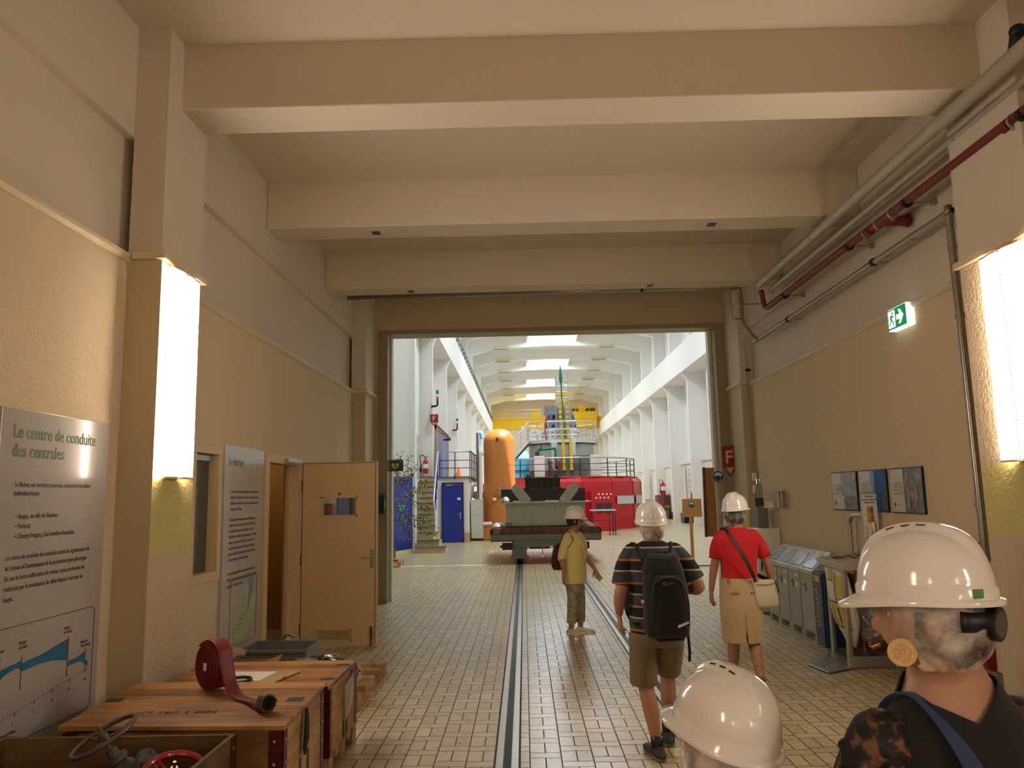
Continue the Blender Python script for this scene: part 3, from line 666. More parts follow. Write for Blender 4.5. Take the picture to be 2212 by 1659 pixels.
g = G().rings([[e0 + dd * a + (s1 * math.cos(q) + s2 * math.sin(q)) * r for q in [2 * pi * j / 28 for j in range(28)]] for a, r in ((-0.03, 0.036), (0, 0.043), (0.03, 0.048), (0.046, 0.048), (0.048, 0.039), (0.0, 0.037))], cap=False)
g.build('coupling', mat('coupling_grey', (92, 94, 82), 0.4, 0.6), t, L=True, auto=0.7)
G().tube([e0 - dd * .02, e0 + dd * 0.004], 0.0365, 20).build('bore', M_BLACK, t, L=True)
for q in (0.2, 2.3, 4.4):
    s1 = Vector((0.83, 0.55, 0)); s2 = Vector((0, 0, 1)); c = e0 + dd * 0.04 + (s1 * math.cos(q) + s2 * math.sin(q)) * 0.044
    G().ell(c, 0.009, 0.009, 0.009, 8, 6).build('lug', mat('coupling_grey', (92, 94, 82), 0.4, 0.6), t, L=True)
# on the far crate's lid
g = G(); g.add([(-2.12, 5.32, 0), (-1.70, 5.30, 0), (-1.60, 5.66, 0), (-2.16, 5.70, 0), (-2.12, 5.32, 0.006), (-1.70, 5.30, 0.006), (-1.60, 5.66, 0.006), (-2.16, 5.70, 0.006)], [(0, 3, 2, 1), (4, 5, 6, 7), (0, 1, 5, 4), (1, 2, 6, 5), (2, 3, 7, 6), (3, 0, 4, 7)])
g.v = [(x, y, z + 0.5895 + 0.010 * max(0, x + 1.9)) for x, y, z in g.v]
t = g.build('cardboard_folder', mat('cardboard', (176, 146, 104), 0.75, var=0.06, vs=6)); tag(t, 'flat brown cardboard folder lying on the far crate lid', 'folder')
G().cbox(-1.655, 5.46, 0.600, 0.012, 0.05, 0.004).build('clip', M_CHROME, t)
g = G().add([(-2.10, 5.40, 0.5965), (-1.80, 5.38, 0.5975), (-1.76, 5.66, 0.598), (-2.12, 5.68, 0.5965), (-2.10, 5.40, 0.598), (-1.80, 5.38, 0.599), (-1.76, 5.66, 0.5995), (-2.12, 5.68, 0.598)], [(0, 3, 2, 1), (4, 5, 6, 7), (0, 1, 5, 4), (1, 2, 6, 5), (2, 3, 7, 6), (3, 0, 4, 7)])
tag(g.build('paper_sheet', mat('paper', (226, 216, 200), 0.7)), 'white printed sheet lying on the cardboard folder', 'paper')
g = G().torus((-1.93, 5.37, 0.611), 0.078, 0.010, n=32); tag(g.build('rubber_ring', M_BLACK, smooth=True), 'black rubber ring lying on the cardboard folder', 'ring')
# dark knitted glove hanging from the lid edge
g = G(); g.tube([(-1.268, 4.62, 0.62), (-1.262, 4.615, 0.55), (-1.26, 4.60, 0.46), (-1.265, 4.585, 0.40)], [0.022, 0.034, 0.040, 0.026], 10, flat=0.35, ref=(1, 0, 0))
for k in range(3): g.tube([(-1.264, 4.575 + k * 0.022, 0.41), (-1.262, 4.57 + k * 0.022, 0.375 - 0.008 * (k == 1))], [0.012, 0.008], 8, flat=0.5, ref=(1, 0, 0))
tag(remesh(g, 'work_glove', mat('dark_knit', (36, 40, 38), 0.9, bs=0.6, bscale=240), None, 0.006, 3), 'dark knitted glove hanging over the side of the hose crate', 'glove')
# behind the crates: pallet with bin, box, bag, motor
p = thing('wooden_pallet', 'pine pallet jutting out behind the crates under the steel motor', 'pallet', (-2.05, 7.5, 0)); pallet(p, -2.72, -1.44, 6.85, 8.2)
g = G(); w = 0.02
x0, x1, y0, y1, z0, z1 = -2.62, -2.02, 7.30, 7.75, 0.146, 0.44
for b in ((x0, y0, z0, x1, y1, z0 + 0.01), (x0, y0, z0, x1, y0 + 0.008, z1), (x0, y1 - 0.008, z0, x1, y1, z1), (x0, y0, z0, x0 + 0.008, y1, z1), (x1 - 0.008, y0, z0, x1, y1, z1)): g.box(*b)
g.box(x0 - w, y0 - w, z1 - 0.03, x1 + w, y0, z1); g.box(x0 - w, y1, z1 - 0.03, x1 + w, y1 + w, z1); g.box(x0 - w, y0, z1 - 0.03, x0, y1, z1); g.box(x1, y0, z1 - 0.03, x1 + w, y1, z1)
for k in range(5): g.box(x0 + 0.08 + k * 0.1, y0 - 0.01, z0, x0 + 0.09 + k * 0.1, y0, z1 - 0.03)
tag(g.build('storage_tub', mat('grey_plastic', (104, 104, 100), 0.45), bevel=0.004), 'grey plastic storage tub behind the far crate', 'tub')
t = thing('cardboard_box', 'small open cardboard box behind the far crate near the map board', 'box', (-2.5, 6.75, 0.146))
M_CARD = mat('cardboard_box', (170, 126, 74), 0.75, var=0.08, vs=5)
g = G()
for b in ((-2.66, 6.88, 0.146, -2.28, 7.10, 0.156), (-2.66, 6.88, 0.146, -2.28, 6.886, 0.40), (-2.66, 7.094, 0.146, -2.28, 7.10, 0.40), (-2.66, 6.88, 0.146, -2.654, 7.10, 0.40), (-2.286, 6.88, 0.146, -2.28, 7.10, 0.40)): g.box(*b)
g.build('carton', M_CARD, t)
g = G().add([(-2.28, 6.88, 0.40), (-2.28, 7.10, 0.40), (-2.17, 7.10, 0.44), (-2.15, 6.9, 0.40)], [(0, 1, 2, 3)]); g.add([(-2.66, 6.88, 0.40), (-2.66, 7.10, 0.40), (-2.72, 7.08, 0.47), (-2.73, 6.9, 0.46)], [(0, 1, 2, 3)]); g.build('flap', M_CARD, t)
g = G().tube([(-2.62, 6.84, 0.15), (-2.63, 6.86, 0.30), (-2.60, 6.92, 0.44), (-2.54, 6.97, 0.50), (-2.46, 6.99, 0.47)], [0.05, 0.055, 0.05, 0.045, 0.03], 12, flat=0.5)
tag(g.build('cloth_bag', mat('beige_cloth', (170, 150, 112), 0.85, var=0.2, vs=20, bs=0.4, bscale=40), smooth=True), 'crumpled beige cloth slung over the cardboard box', 'cloth')
t = thing('swivel_castor', 'small chromed castor sticking up behind the grey tub', 'castor', (-2.36, 7.85, 0.146))
g = G().tube([(-2.40, 7.85, 0.44), (-2.37, 7.85, 0.475), (-2.32, 7.85, 0.48), (-2.29, 7.85, 0.455)], 0.013, 10); g.cyl((-2.36, 7.85, 0.15), (-2.36, 7.85, 0.47), 0.012); g.build('fork', M_CHROME, t, smooth=True)
random.seed(3)
g = G(); rs = []
for i in range(9):
    f = i / 8; z = 0.15 + 0.31 * f; r = [0.10, 0.15, 0.17, 0.17, 0.16, 0.15, 0.14, 0.12, 0.07][i]
    rs.append([(-1.96 + 0.10 * f + r * 1.15 * math.cos(a) * random.uniform(0.8, 1.12), 6.75 + r * 0.7 * math.sin(a) * random.uniform(0.8, 1.12), z + random.uniform(-0.012, 0.012)) for a in [2 * pi * j / 18 for j in range(18)]])
g.rings(rs); tag(g.build('plastic_bag', glassmat('bag_film', (214, 210, 200), 0.2, 0.22, 0.25)), 'clear plastic bag standing behind the far crate beside the motor', 'bag')
t = thing('electric_motor', 'polished steel motor lying on the pallet behind the far crate', 'motor', (-1.66, 7.0, 0.146))
g = G().tube([(-1.78, 7.15, 0.315), (-1.70, 7.06, 0.315), (-1.58, 6.93, 0.315), (-1.52, 6.86, 0.315)], [0.095, 0.105, 0.105, 0.09], 24); g.build('housing', mat('steel_housing', (120, 120, 118), 0.18, 1.0), t, auto=0.7)
for q in (0.0, 1.0):
    c = Vector((-1.74, 7.10, 0.315)).lerp(Vector((-1.535, 6.88, 0.315)), q); d = Vector((0.68, -0.73, 0)); g = G().cyl(c - d * 0.008, c + d * 0.008, 0.125, 20)
    for k in range(6):
        a = k * pi / 3; s1 = Vector((0.73, 0.68, 0)); e = c + (s1 * math.cos(a) + Vector((0, 0, 1)) * math.sin(a)) * 0.11; g.cyl(e - d * 0.02, e + d * 0.03, 0.009, 6)
    g.build('flange', M_CHROME, t, auto=0.7)
g = G().cbox(-1.86, 7.12, 0.36, 0.14, 0.1, 0.1); g.cyl((-1.95, 7.10, 0.34), (-1.80, 7.08, 0.34), 0.03); g.build('terminal_box', M_DARK, t, bevel=0.006)
g = G().cbox(-1.65, 7.0, 0.175, 0.2, 0.2, 0.06); g.build('foot', M_DARK, t)

# ------------------------------------------------ pipes along the right wall
M_PIPE = mat('silver_pipe', (186, 180, 168), 0.34, 0.45, var=0.06, vs=5); M_GALV = mat('galvanised_pipe', (160, 154, 142), 0.28, 0.7, var=0.12, vs=16)
M_PRED = mat('pipe_red', (112, 30, 28), 0.42, var=0.12, vs=9)
def rails(g, y0, y1, x, z, r):
    return g
t = thing('insulated_pipe', 'thick silver pipe under the beams along the right wall', 'pipe', (3.42, 3, 4.69))
G().cyl((3.42, -7.9, 4.70), (3.42, 10.82, 4.70), 0.060, 24).build('pipe_run', M_PIPE, t, auto=0.8)
for y in (4.2, 6.1, 7.5, 8.7, 9.6, 10.3, 10.8):
    G().cyl((3.42, y, 4.70), (3.42, y + 0.012, 4.70), 0.063, 24).build('joint_band', M_PIPE, t, auto=0.8)
t = thing('insulated_pipe', 'thinner silver pipe running beside the thick one nearer the wall', 'pipe', (3.57, 3, 4.60))
G().cyl((3.57, -7.9, 4.585), (3.57, 10.80, 4.605), 0.038, 20).build('pipe_run', M_PIPE, t, auto=0.8)
for y in (6.0, 7.7, 9.2, 10.78): G().cyl((3.57, y, 4.597), (3.57, y + 0.012, 4.597), 0.041, 20).build('joint_band', M_PIPE, t, auto=0.8)
t = thing('fire_main_pipe', 'dark red sprinkler pipe with clamps along the right wall', 'pipe', (3.56, 3, 4.37))
g = G().cyl((3.56, -7.9, 4.37), (3.56, 10.9, 4.39), 0.041, 20); g.build('pipe_run', M_PRED, t, auto=0.8)
g = G().tube(bez([(3.56, 10.88, 4.39), (3.555, 11.0, 4.40), (3.53, 11.02, 4.47), (3.50, 11.0, 4.66)], 5), 0.036, 16); g.build('elbow', M_PRED, t, smooth=True)
for y in (5.35, 7.18, 7.48, 7.62): G().cyl((3.56, y - 0.035, 4.372), (3.56, y + 0.035, 4.372), 0.052, 18).build('coupling', M_PRED, t, auto=0.7)
for y in (5.28, 7.12, 7.42, 7.68):
    g = G().cyl((3.56, y - 0.012, 4.372), (3.56, y + 0.012, 4.372), 0.056, 18); g.cbox(3.555, y, 4.31, 0.03, 0.03, 0.02); g.build('coupling_bolt', M_ALU, t, auto=0.7)
g = G().tube([(3.56, 7.33, 4.372), (3.60, 7.33, 4.36), (3.72, 7.30, 4.36), (3.79, 7.30, 4.36)], [0.05, 0.046, 0.05, 0.07], 16); g.build('tee_branch', M_PRED, t, smooth=True)
for y in (5.18, 6.85, 8.12, 10.2):
    g = G().cyl((3.56, y - 0.022, 4.373), (3.56, y + 0.022, 4.373), 0.050, 18); b = g.build('clamp', M_DARK, t, auto=0.7)
    g = G().cyl((3.60, y, 4.373), (3.80, y, 4.373), 0.009, 8); g.cbox(3.80, y, 4.373, 0.03, 0.04, 0.06); g.build('clamp_rod', M_GALV, b)
t = thing('steel_pipe', 'bare galvanised steel pipe bending down the wall beside the right lamp', 'pipe', (3.66, 6.4, 1.2))
run = [(-2.70, 11.55, 4.805), (3.25, 11.55, 4.875)]
pts = [(-2.70, 11.8, 4.895)] + [(3.20, 11.8, 4.93)] + bez([(3.30, 11.8, 4.925), (3.38, 11.8, 4.91), (3.42, 11.8, 4.85), (3.43, 11.8, 4.74), (3.44, 11.8, 4.36), (3.47, 11.79, 4.28), (3.57, 11.74, 4.12), (3.61, 11.66, 4.07), (3.63, 11.5, 4.07), (3.65, 6.75, 4.09), (3.66, 6.50, 4.09), (3.66, 6.40, 4.05), (3.66, 6.38, 3.93), (3.66, 6.36, 1.42), (3.665, 6.38, 1.31), (3.70, 6.41, 1.24), (3.80, 6.43, 1.22)], 5)
G().tube(pts, 0.032, 16).build('pipe_run', M_GALV, t, smooth=True)
for p, d in (((3.64, 7.77, 4.085), 'y'), ((3.635, 10.35, 4.075), 'y'), ((3.66, 6.373, 3.2), 'z'), ((3.66, 6.362, 1.64), 'z'), ((3.435, 11.8, 4.65), 'z'), ((1.9, 11.8, 4.922), 'x')):
    e = {'x': Vector((1, 0, 0)), 'y': Vector((0, 1, 0)), 'z': Vector((0, 0, 1))}[d] * 0.02; p = Vector(p)
    b = G().cyl(p - e, p + e, 0.041, 18).build('clamp', M_DARK if d != 'z' else M_GALV, t, auto=0.7)
    if d != 'x': G().cyl(p, (3.79, p.y, p.z), 0.009, 8).build('clamp_rod', M_GALV, b)
for p, q in (((3.66, 6.376, 3.78), (3.66, 6.376, 3.81)), ((3.66, 6.361, 1.39), (3.66, 6.361, 1.41)), ((3.652, 6.98, 4.088), (3.652, 7.02, 4.088))): G().cyl(p, q, 0.037, 18).build('weld_ring', M_GALV, t, auto=0.7)
t = thing('cable_conduit', 'thin loop of conduit beside the opening with a line running down the corner', 'conduit', (3.6, 12.7, 1.6))
G().tube([(3.44, 11.78, 4.90), (3.28, 11.78, 4.87), (3.26, 11.78, 4.84), (3.28, 11.78, 4.46), (3.30, 11.78, 4.42), (3.44, 11.78, 4.41)], 0.010, 8).build('loop', M_GALV, t, smooth=True)
G().tube([(3.50, 11.80, 4.28), (3.66, 12.66, 4.2), (3.70, 12.70, 4.1), (3.72, 12.7, 1.95)], 0.010, 8).build('down_line', M_PIPE, t, smooth=True)
for z in (3.75,): G().cbox(3.73, 12.69, z, 0.08, 0.03, 0.04).build('bracket', M_DARK, t)
for z in (2.0, 1.80): G().cbox(3.72, 12.66, z, 0.07, 0.06, 0.13).build('switch', M_WHT, t, bevel=0.006)
g = G().cyl((3.50, 5.10, 4.80), (3.48, 5.02, 4.90), 0.045, 16); g.ell((3.48, 5.02, 4.90), 0.055, 0.055, 0.05); g.cyl((3.52, 5.10, 4.76), (3.6, 5.1, 4.84), 0.03)
tag(g.build('loudspeaker', M_DARK, smooth=True), 'small dark round fitting above the thick silver pipe', 'loudspeaker')
for x, y, lab in ((-1.62, 8.48, 'dark square plate under the middle beam above the open door'), (2.185, 8.47, 'dark square plate under the middle beam toward the pipes'), (-1.6, 11.07, 'small dark square plate under the far beam above the open door'), (1.905, 11.05, 'small dark square plate under the far beam toward the pipes')):
    tag(G().box(x - 0.045, y - 0.05, 4.770, x + 0.045, y + 0.05, 4.782).build('cover_plate', mat('plate_grey', (66, 64, 58), 0.5)), lab, 'plate', 'cover plates under the beams')
# ------------------------------------------------ signs and fittings
M_SAFE = mat('safety_green', (0, 140, 70), 0.4, emit=0.55, ecol=(0, 150, 78)); M_LITW = mat('lit_white', (240, 250, 246), 0.4, emit=1.1, ecol=(235, 252, 246))
t = thing('exit_sign', 'lit green emergency exit sign with running figure and arrow on the right wall', 'exit sign', (3.74, 7.5, 3.34))
G().box(3.70, 7.32, 3.335, 3.78, 7.70, 3.555).build('housing', M_LITW, t, bevel=0.006)
def yprism(g, P, y, d=0.0012): return g.prism(P, 'y', y - d, y)
def xsign(g, P, x=3.693, d=0.0015): return g.prism([(7.70 - (a - 3.42) * 1.055, b + 0.075) for a, b in P], 'x', x - d, x)
G().box(3.694, 7.328, 3.345, 3.70, 7.692, 3.545).build('face', M_SAFE, t)
g = G(); xsign(g, [(3.445, 3.285), (3.575, 3.285), (3.575, 3.455), (3.445, 3.455)]); g.build('doorway_mark', M_LITW, t)
g = G(); xsign(g, [(3.60, 3.345), (3.67, 3.345), (3.635, 3.30), (3.675, 3.30), (3.735, 3.37), (3.675, 3.44), (3.635, 3.44), (3.67, 3.395), (3.60, 3.395)]); g.build('arrow', M_LITW, t)
g = G()
for P in ([(3.515, 3.425), (3.53, 3.44), (3.545, 3.425), (3.53, 3.41)], [(3.49, 3.405), (3.53, 3.41), (3.515, 3.36), (3.49, 3.355)], [(3.50, 3.36), (3.515, 3.365), (3.55, 3.33), (3.545, 3.30), (3.533, 3.30), (3.535, 3.325)], [(3.49, 3.36), (3.505, 3.36), (3.485, 3.32), (3.455, 3.31), (3.455, 3.322), (3.477, 3.33)], [(3.52, 3.41), (3.56, 3.385), (3.556, 3.377), (3.515, 3.395)], [(3.49, 3.405), (3.47, 3.38), (3.455, 3.365), (3.452, 3.375), (3.478, 3.402)]): xsign(g, P, 3.6915)
g.build('running_figure', M_SAFE, t)
t = thing('fire_sign', 'red F fire sign with arrow point beside the opening on the right', 'sign', (3.56, 13.5, 2.05), 0, None)
M_SIGNR = mat('sign_red', (150, 24, 34), 0.45)
def fsign(t, x0, x1, z0, z1, zt, y):
    xm = (x0 + x1) / 2
    G().prism([(x0, z1), (x1, z1), (x1, z0), (x0, z0)], 'y', y, y + 0.012).build('panel', M_SIGNR, t)
    g = G(); q = (x1 - x0) * 0.13
    g.prism([(x0 - q * .0, z0), (xm, zt), (xm, zt + q * 1.5), (x0 + q * 1.4, z0 - q * 0.3)], 'y', y, y + 0.010); g.prism([(x1, z0), (x1 - q * 1.4, z0 - q * 0.3), (xm, zt + q * 1.5), (xm, zt)], 'y', y, y + 0.010)
    g.prism([(x0, z0), (x0 + q * 1.4, z0 - q * .3), (x1 - q * 1.4, z0 - q * .3), (x1, z0)], 'y', y, y + .010)
    g.build('arrow_point', M_SIGNR, t)
    G().prism([(x0 + q * 1.4, z0 - q * .3), (x1 - q * 1.4, z0 - q * .3), (xm, zt + q * 1.5)], 'y', y + 0.002, y + 0.008).build('arrow_field', mat('sign_pale', (190, 180, 164), 0.5), t)
    text('F', (z1 - z0) * 0.86, onY(xm - (x1 - x0) * 0.05, y - 0.001, z0 + (z1 - z0) * 0.18), mat('sign_letter', (206, 196, 188), 0.5), t, 'letter_F', 0.002, 'CENTER', bold=0.004)
fsign(t, 3.425, 3.665, 2.19, 2.55, 2.02, 13.44)
G().box(3.655, 13.43, 2.19, 3.70, 13.56, 2.55).build('bracket', M_ALU, t)
# helmet signs
M_MANDB = mat('mandatory_blue', (18, 42, 104), 0.45)
def helmet_sign(t, x, y, z, r, prof):
    G().cyl((x, y, z), (x, y + 0.004, z), r, 40).build('rim', M_WHT, t)
    G().cyl((x, y - 0.001, z), (x, y + 0.002, z), r * 0.92, 40).build('disc', M_MANDB, t)
    k = r; g = G()
    dome = [(x + k * 0.62 * math.cos(a), z + k * 0.18 + k * 0.5 * math.sin(a)) for a in [pi * i / 14 for i in range(15)]]
    yprism(g, dome, y - 0.001, 0.002)
    yprism(g, [(x - k * 0.74, z + k * 0.12), (x + k * 0.64, z + k * 0.12), (x + k * 0.62, z + k * 0.2), (x - k * 0.62, z + k * 0.2)], y - 0.001, 0.002)
    g.build('helmet_symbol', M_WHT, t)
    P = prof and [(-0.55, 0.1), (-0.58, -0.12), (-0.5, -0.2), (-0.52, -0.36), (-0.36, -0.42), (-0.3, -0.66), (0.32, -0.66), (0.42, -0.3), (0.52, 0.1)] or [(-0.52, 0.1), (-0.46, -0.3), (-0.2, -0.66), (0.2, -0.66), (0.46, -0.3), (0.52, 0.1)]
    g = G().tube([(x + k * a, y - 0.003, z + k * b) for a, b in P], k * 0.035, 6); g.build('face_symbol', M_WHT, t)
t = thing('helmet_sign', 'round blue hard hat sign on the right jamb of the opening', 'sign', (3.34, 13.5, 1.93)); helmet_sign(t, 3.345, 13.50, 2.03, 0.105, True)
G().box(3.33, 13.503, 1.95, 3.40, 13.80, 2.10).build('mount', M_WHT, t)
t = thing('notice_board', 'tall brown wooden board leaning on the right side of the opening', 'board', (3.24, 13.7, 1.0))
G().prism([(3.135, 1.01), (3.335, 1.0), (3.335, 2.19), (3.155, 2.19)], 'y', 13.70, 13.74).build('panel', woodmat('brown_board', (140, 96, 50), (186, 136, 78), 'z', 0, 'y', 0.5), t)
G().prism([(3.12, 1.0), (3.15, 1.0), (3.168, 2.2), (3.138, 2.2)], 'y', 13.68, 13.76).build('edge', mat('dark_brown', (70, 44, 28), 0.5), t)
t = thing('framed_notice', 'small framed notice on the end wall behind the woman in red', 'notice', (3.72, 13.5, 1.55))
G().box(3.63, 13.0, 1.52, 3.635, 13.3, 1.75).build('frame', M_ALU, t); G().box(3.626, 13.02, 1.54, 3.631, 13.28, 1.73).build('sheet', M_WHT, t)
# defibrillator
t = thing('defibrillator_box', 'small green defibrillator case on the left jamb of the opening', 'box', (-2.45, 13.5, 1.5))
G().box(-2.51, 13.46, 1.51, -2.40, 13.545, 1.86).build('case', mat('aed_green', (24, 92, 72), 0.4), t, bevel=0.006)
G().box(-2.49, 13.455, 1.56, -2.43, 13.461, 1.81).build('window', mat('aed_window', (34, 52, 52), 0.15), t)
G().tube([(-2.415, 13.46, 1.60), (-2.395, 13.43, 1.60), (-2.395, 13.43, 1.74), (-2.415, 13.46, 1.74)], 0.006, 8).build('handle', M_WHT, t)
t = thing('defibrillator_sign', 'dark green heart sign jutting from the left jamb into the opening', 'sign', (-2.2, 13.52, 2.24))
G().box(-2.33, 13.52, 2.235, -2.095, 13.535, 2.43).build('panel', mat('aed_sign_green', (14, 62, 46), 0.4), t)
G().box(-2.40, 13.525, 2.235, -2.33, 13.54, 2.43).build('arm', M_JAMB, t)
g = G(); hp = []
for i in range(24):
    a = 2 * pi * i / 24; hp.append((-2.235 + 0.0042 * 16 * math.sin(a) ** 3, 2.325 + 0.0042 * (13 * math.cos(a) - 5 * math.cos(2 * a) - 2 * math.cos(3 * a) - math.cos(4 * a))))
yprism(g, hp, 13.519, 0.002); yprism(g, [(-2.145, 2.385), (-2.135, 2.385), (-2.135, 2.415), (-2.145, 2.415)], 13.519, .002); yprism(g, [(-2.155, 2.395), (-2.125, 2.395), (-2.125, 2.405), (-2.155, 2.405)], 13.519, .0022)
g.build('heart_symbol', mat('symbol_cream', (214, 200, 160), 0.5), t)
g = G(); yprism(g, [(-2.235, 2.36), (-2.215, 2.36), (-2.228, 2.33), (-2.21, 2.33), (-2.24, 2.275), (-2.232, 2.315), (-2.25, 2.315)], 13.516, .002); g.build('flash_symbol', mat('aed_sign_green', (14, 62, 46), 0.4), t)
# thermostat on the left wall
t = thing('wall_sensor', 'small white round sensor on the left wall above the open door', 'sensor', (XL, 12.0, 2.6))
G().lathe([(0.04, 0), (0.04, 0.03), (0.025, 0.045)], (XL, 12.05, 2.56), 16, 'x').build('body', M_WHT, t)
# three framed pictures
M_FRB = mat('black_frame', (22, 20, 18), 0.4)
def picmat(name, a, b, c, sc):
    m, nt, p = newmat(name); vec, (x, y, z) = coords(nt)
    n = S(nt, noise(nt, vec, sc, 6, 0.7)); n2 = S(nt, noise(nt, vec, sc * 0.3, 3))
    k = mixc(nt, ((n - 0.5) * 3.0 + 0.5).mx(0.0).mn(1.0), rgb(*a), rgb(*b)); k = mixc(nt, ((n2 - 0.5) * 4.0 + 0.4).mx(0.0).mn(1.0), k, rgb(*c))
    nt.links.new(k, p.inputs['Base Color']); p.inputs['Roughness'].default_value = 0.12; return m
M_PAGE = mat('picture_page', (206, 200, 186), 0.12, coat=0.4)
PICS = [(9.60, 8.90, 'rock and grey water picture with a white jet, farthest from the lamp'), (8.83, 8.17, 'blue water picture, middle of the three and behind the white stand'), (8.09, 7.43, 'bathers picture nearest the steel down pipe')]
for i, (ya, yb, lab) in enumerate(PICS):
    t = thing('framed_picture', 'black framed ' + lab, 'picture', (XR, (ya + yb) / 2, 1.53), 0, 'framed pictures on the right wall')
    G().box(XR - 0.022, yb, 1.535, XR, ya, 1.985).build('frame', M_FRB, t)
    G().box(XR - 0.0235, yb + 0.012, 1.547, XR - 0.022, ya - 0.012, 1.973).build('page', M_PAGE, t)
    x = XR - 0.0245
    def q(y0, y1, z0, z1, n, m): G().box(x, y0, z0, x + 0.001, y1, z1).build(n, m, t)
    w = ya - yb
    if i == 0:
        q(yb + 0.012, yb + w * 0.62, 1.70, 1.973, 'photo', picmat('pic_rock', (120, 124, 120), (170, 176, 176), (130, 150, 160), 9)); q(yb + 0.012, yb + w * 0.52, 1.547, 1.70, 'photo', picmat('pic_gravel', (60, 56, 50), (160, 156, 146), (96, 92, 84), 30))
        g = G().tube([(x - 0.001, ya - 0.15, 1.965), (x - 0.001, ya - 0.30, 1.86), (x - 0.001, ya - 0.46, 1.74)], [0.008, 0.007, 0.004], 6); g.build('white_jet', M_WHT, t)
        q(ya - 0.16, ya - 0.06, 1.76, 1.82, 'white_patch', M_WHT)
    elif i == 1:
        q(yb + 0.012, yb + w * 0.42, 1.547, 1.973, 'photo', picmat('pic_blue', (20, 76, 140), (36, 106, 172), (24, 66, 120), 6)); q(yb + w * 0.42, yb + w * 0.56, 1.547, 1.973, 'photo', picmat('pic_pale_blue', (120, 160, 190), (150, 184, 204), (120, 150, 180), 6))
    else:
        q(yb + 0.012, yb + w * 0.56, 1.547, 1.973, 'photo', picmat('pic_bathers', (60, 70, 66), (150, 150, 138), (88, 96, 104), 11))
        g = G()
        for b in ((0.30, 1.93, 0.30, 1.86), (0.30, 1.86, 0.36, 1.77), (0.30, 1.84, 0.26, 1.70), (0.27, 1.71, 0.29, 1.58), (0.14, 1.80, 0.12, 1.68), (0.12, 1.68, 0.17, 1.6)):
            g.tube([(x - 0.001, yb + b[0], b[1]), (x - 0.001, yb + b[2], b[3])], 0.012, 6)
        g.build('figures', mat('pic_skin', (176, 140, 116), 0.3), t)
    g = G()
    for k in range(6): g.box(x, ya - w * (0.42 if k % 2 else 0.38), 1.72 + k * 0.022, x + 0.001, ya - 0.06, 1.726 + k * 0.022)
    g.lathe([(0.0, 0), (0.022, 0), (0.022, 0.001)], (x, ya - 0.08, 1.62), 16, 'x'); g.box(x, ya - 0.24, 1.616, x + 0.001, ya - 0.12, 1.62)
    g.build('caption_lines', M_INK, t)
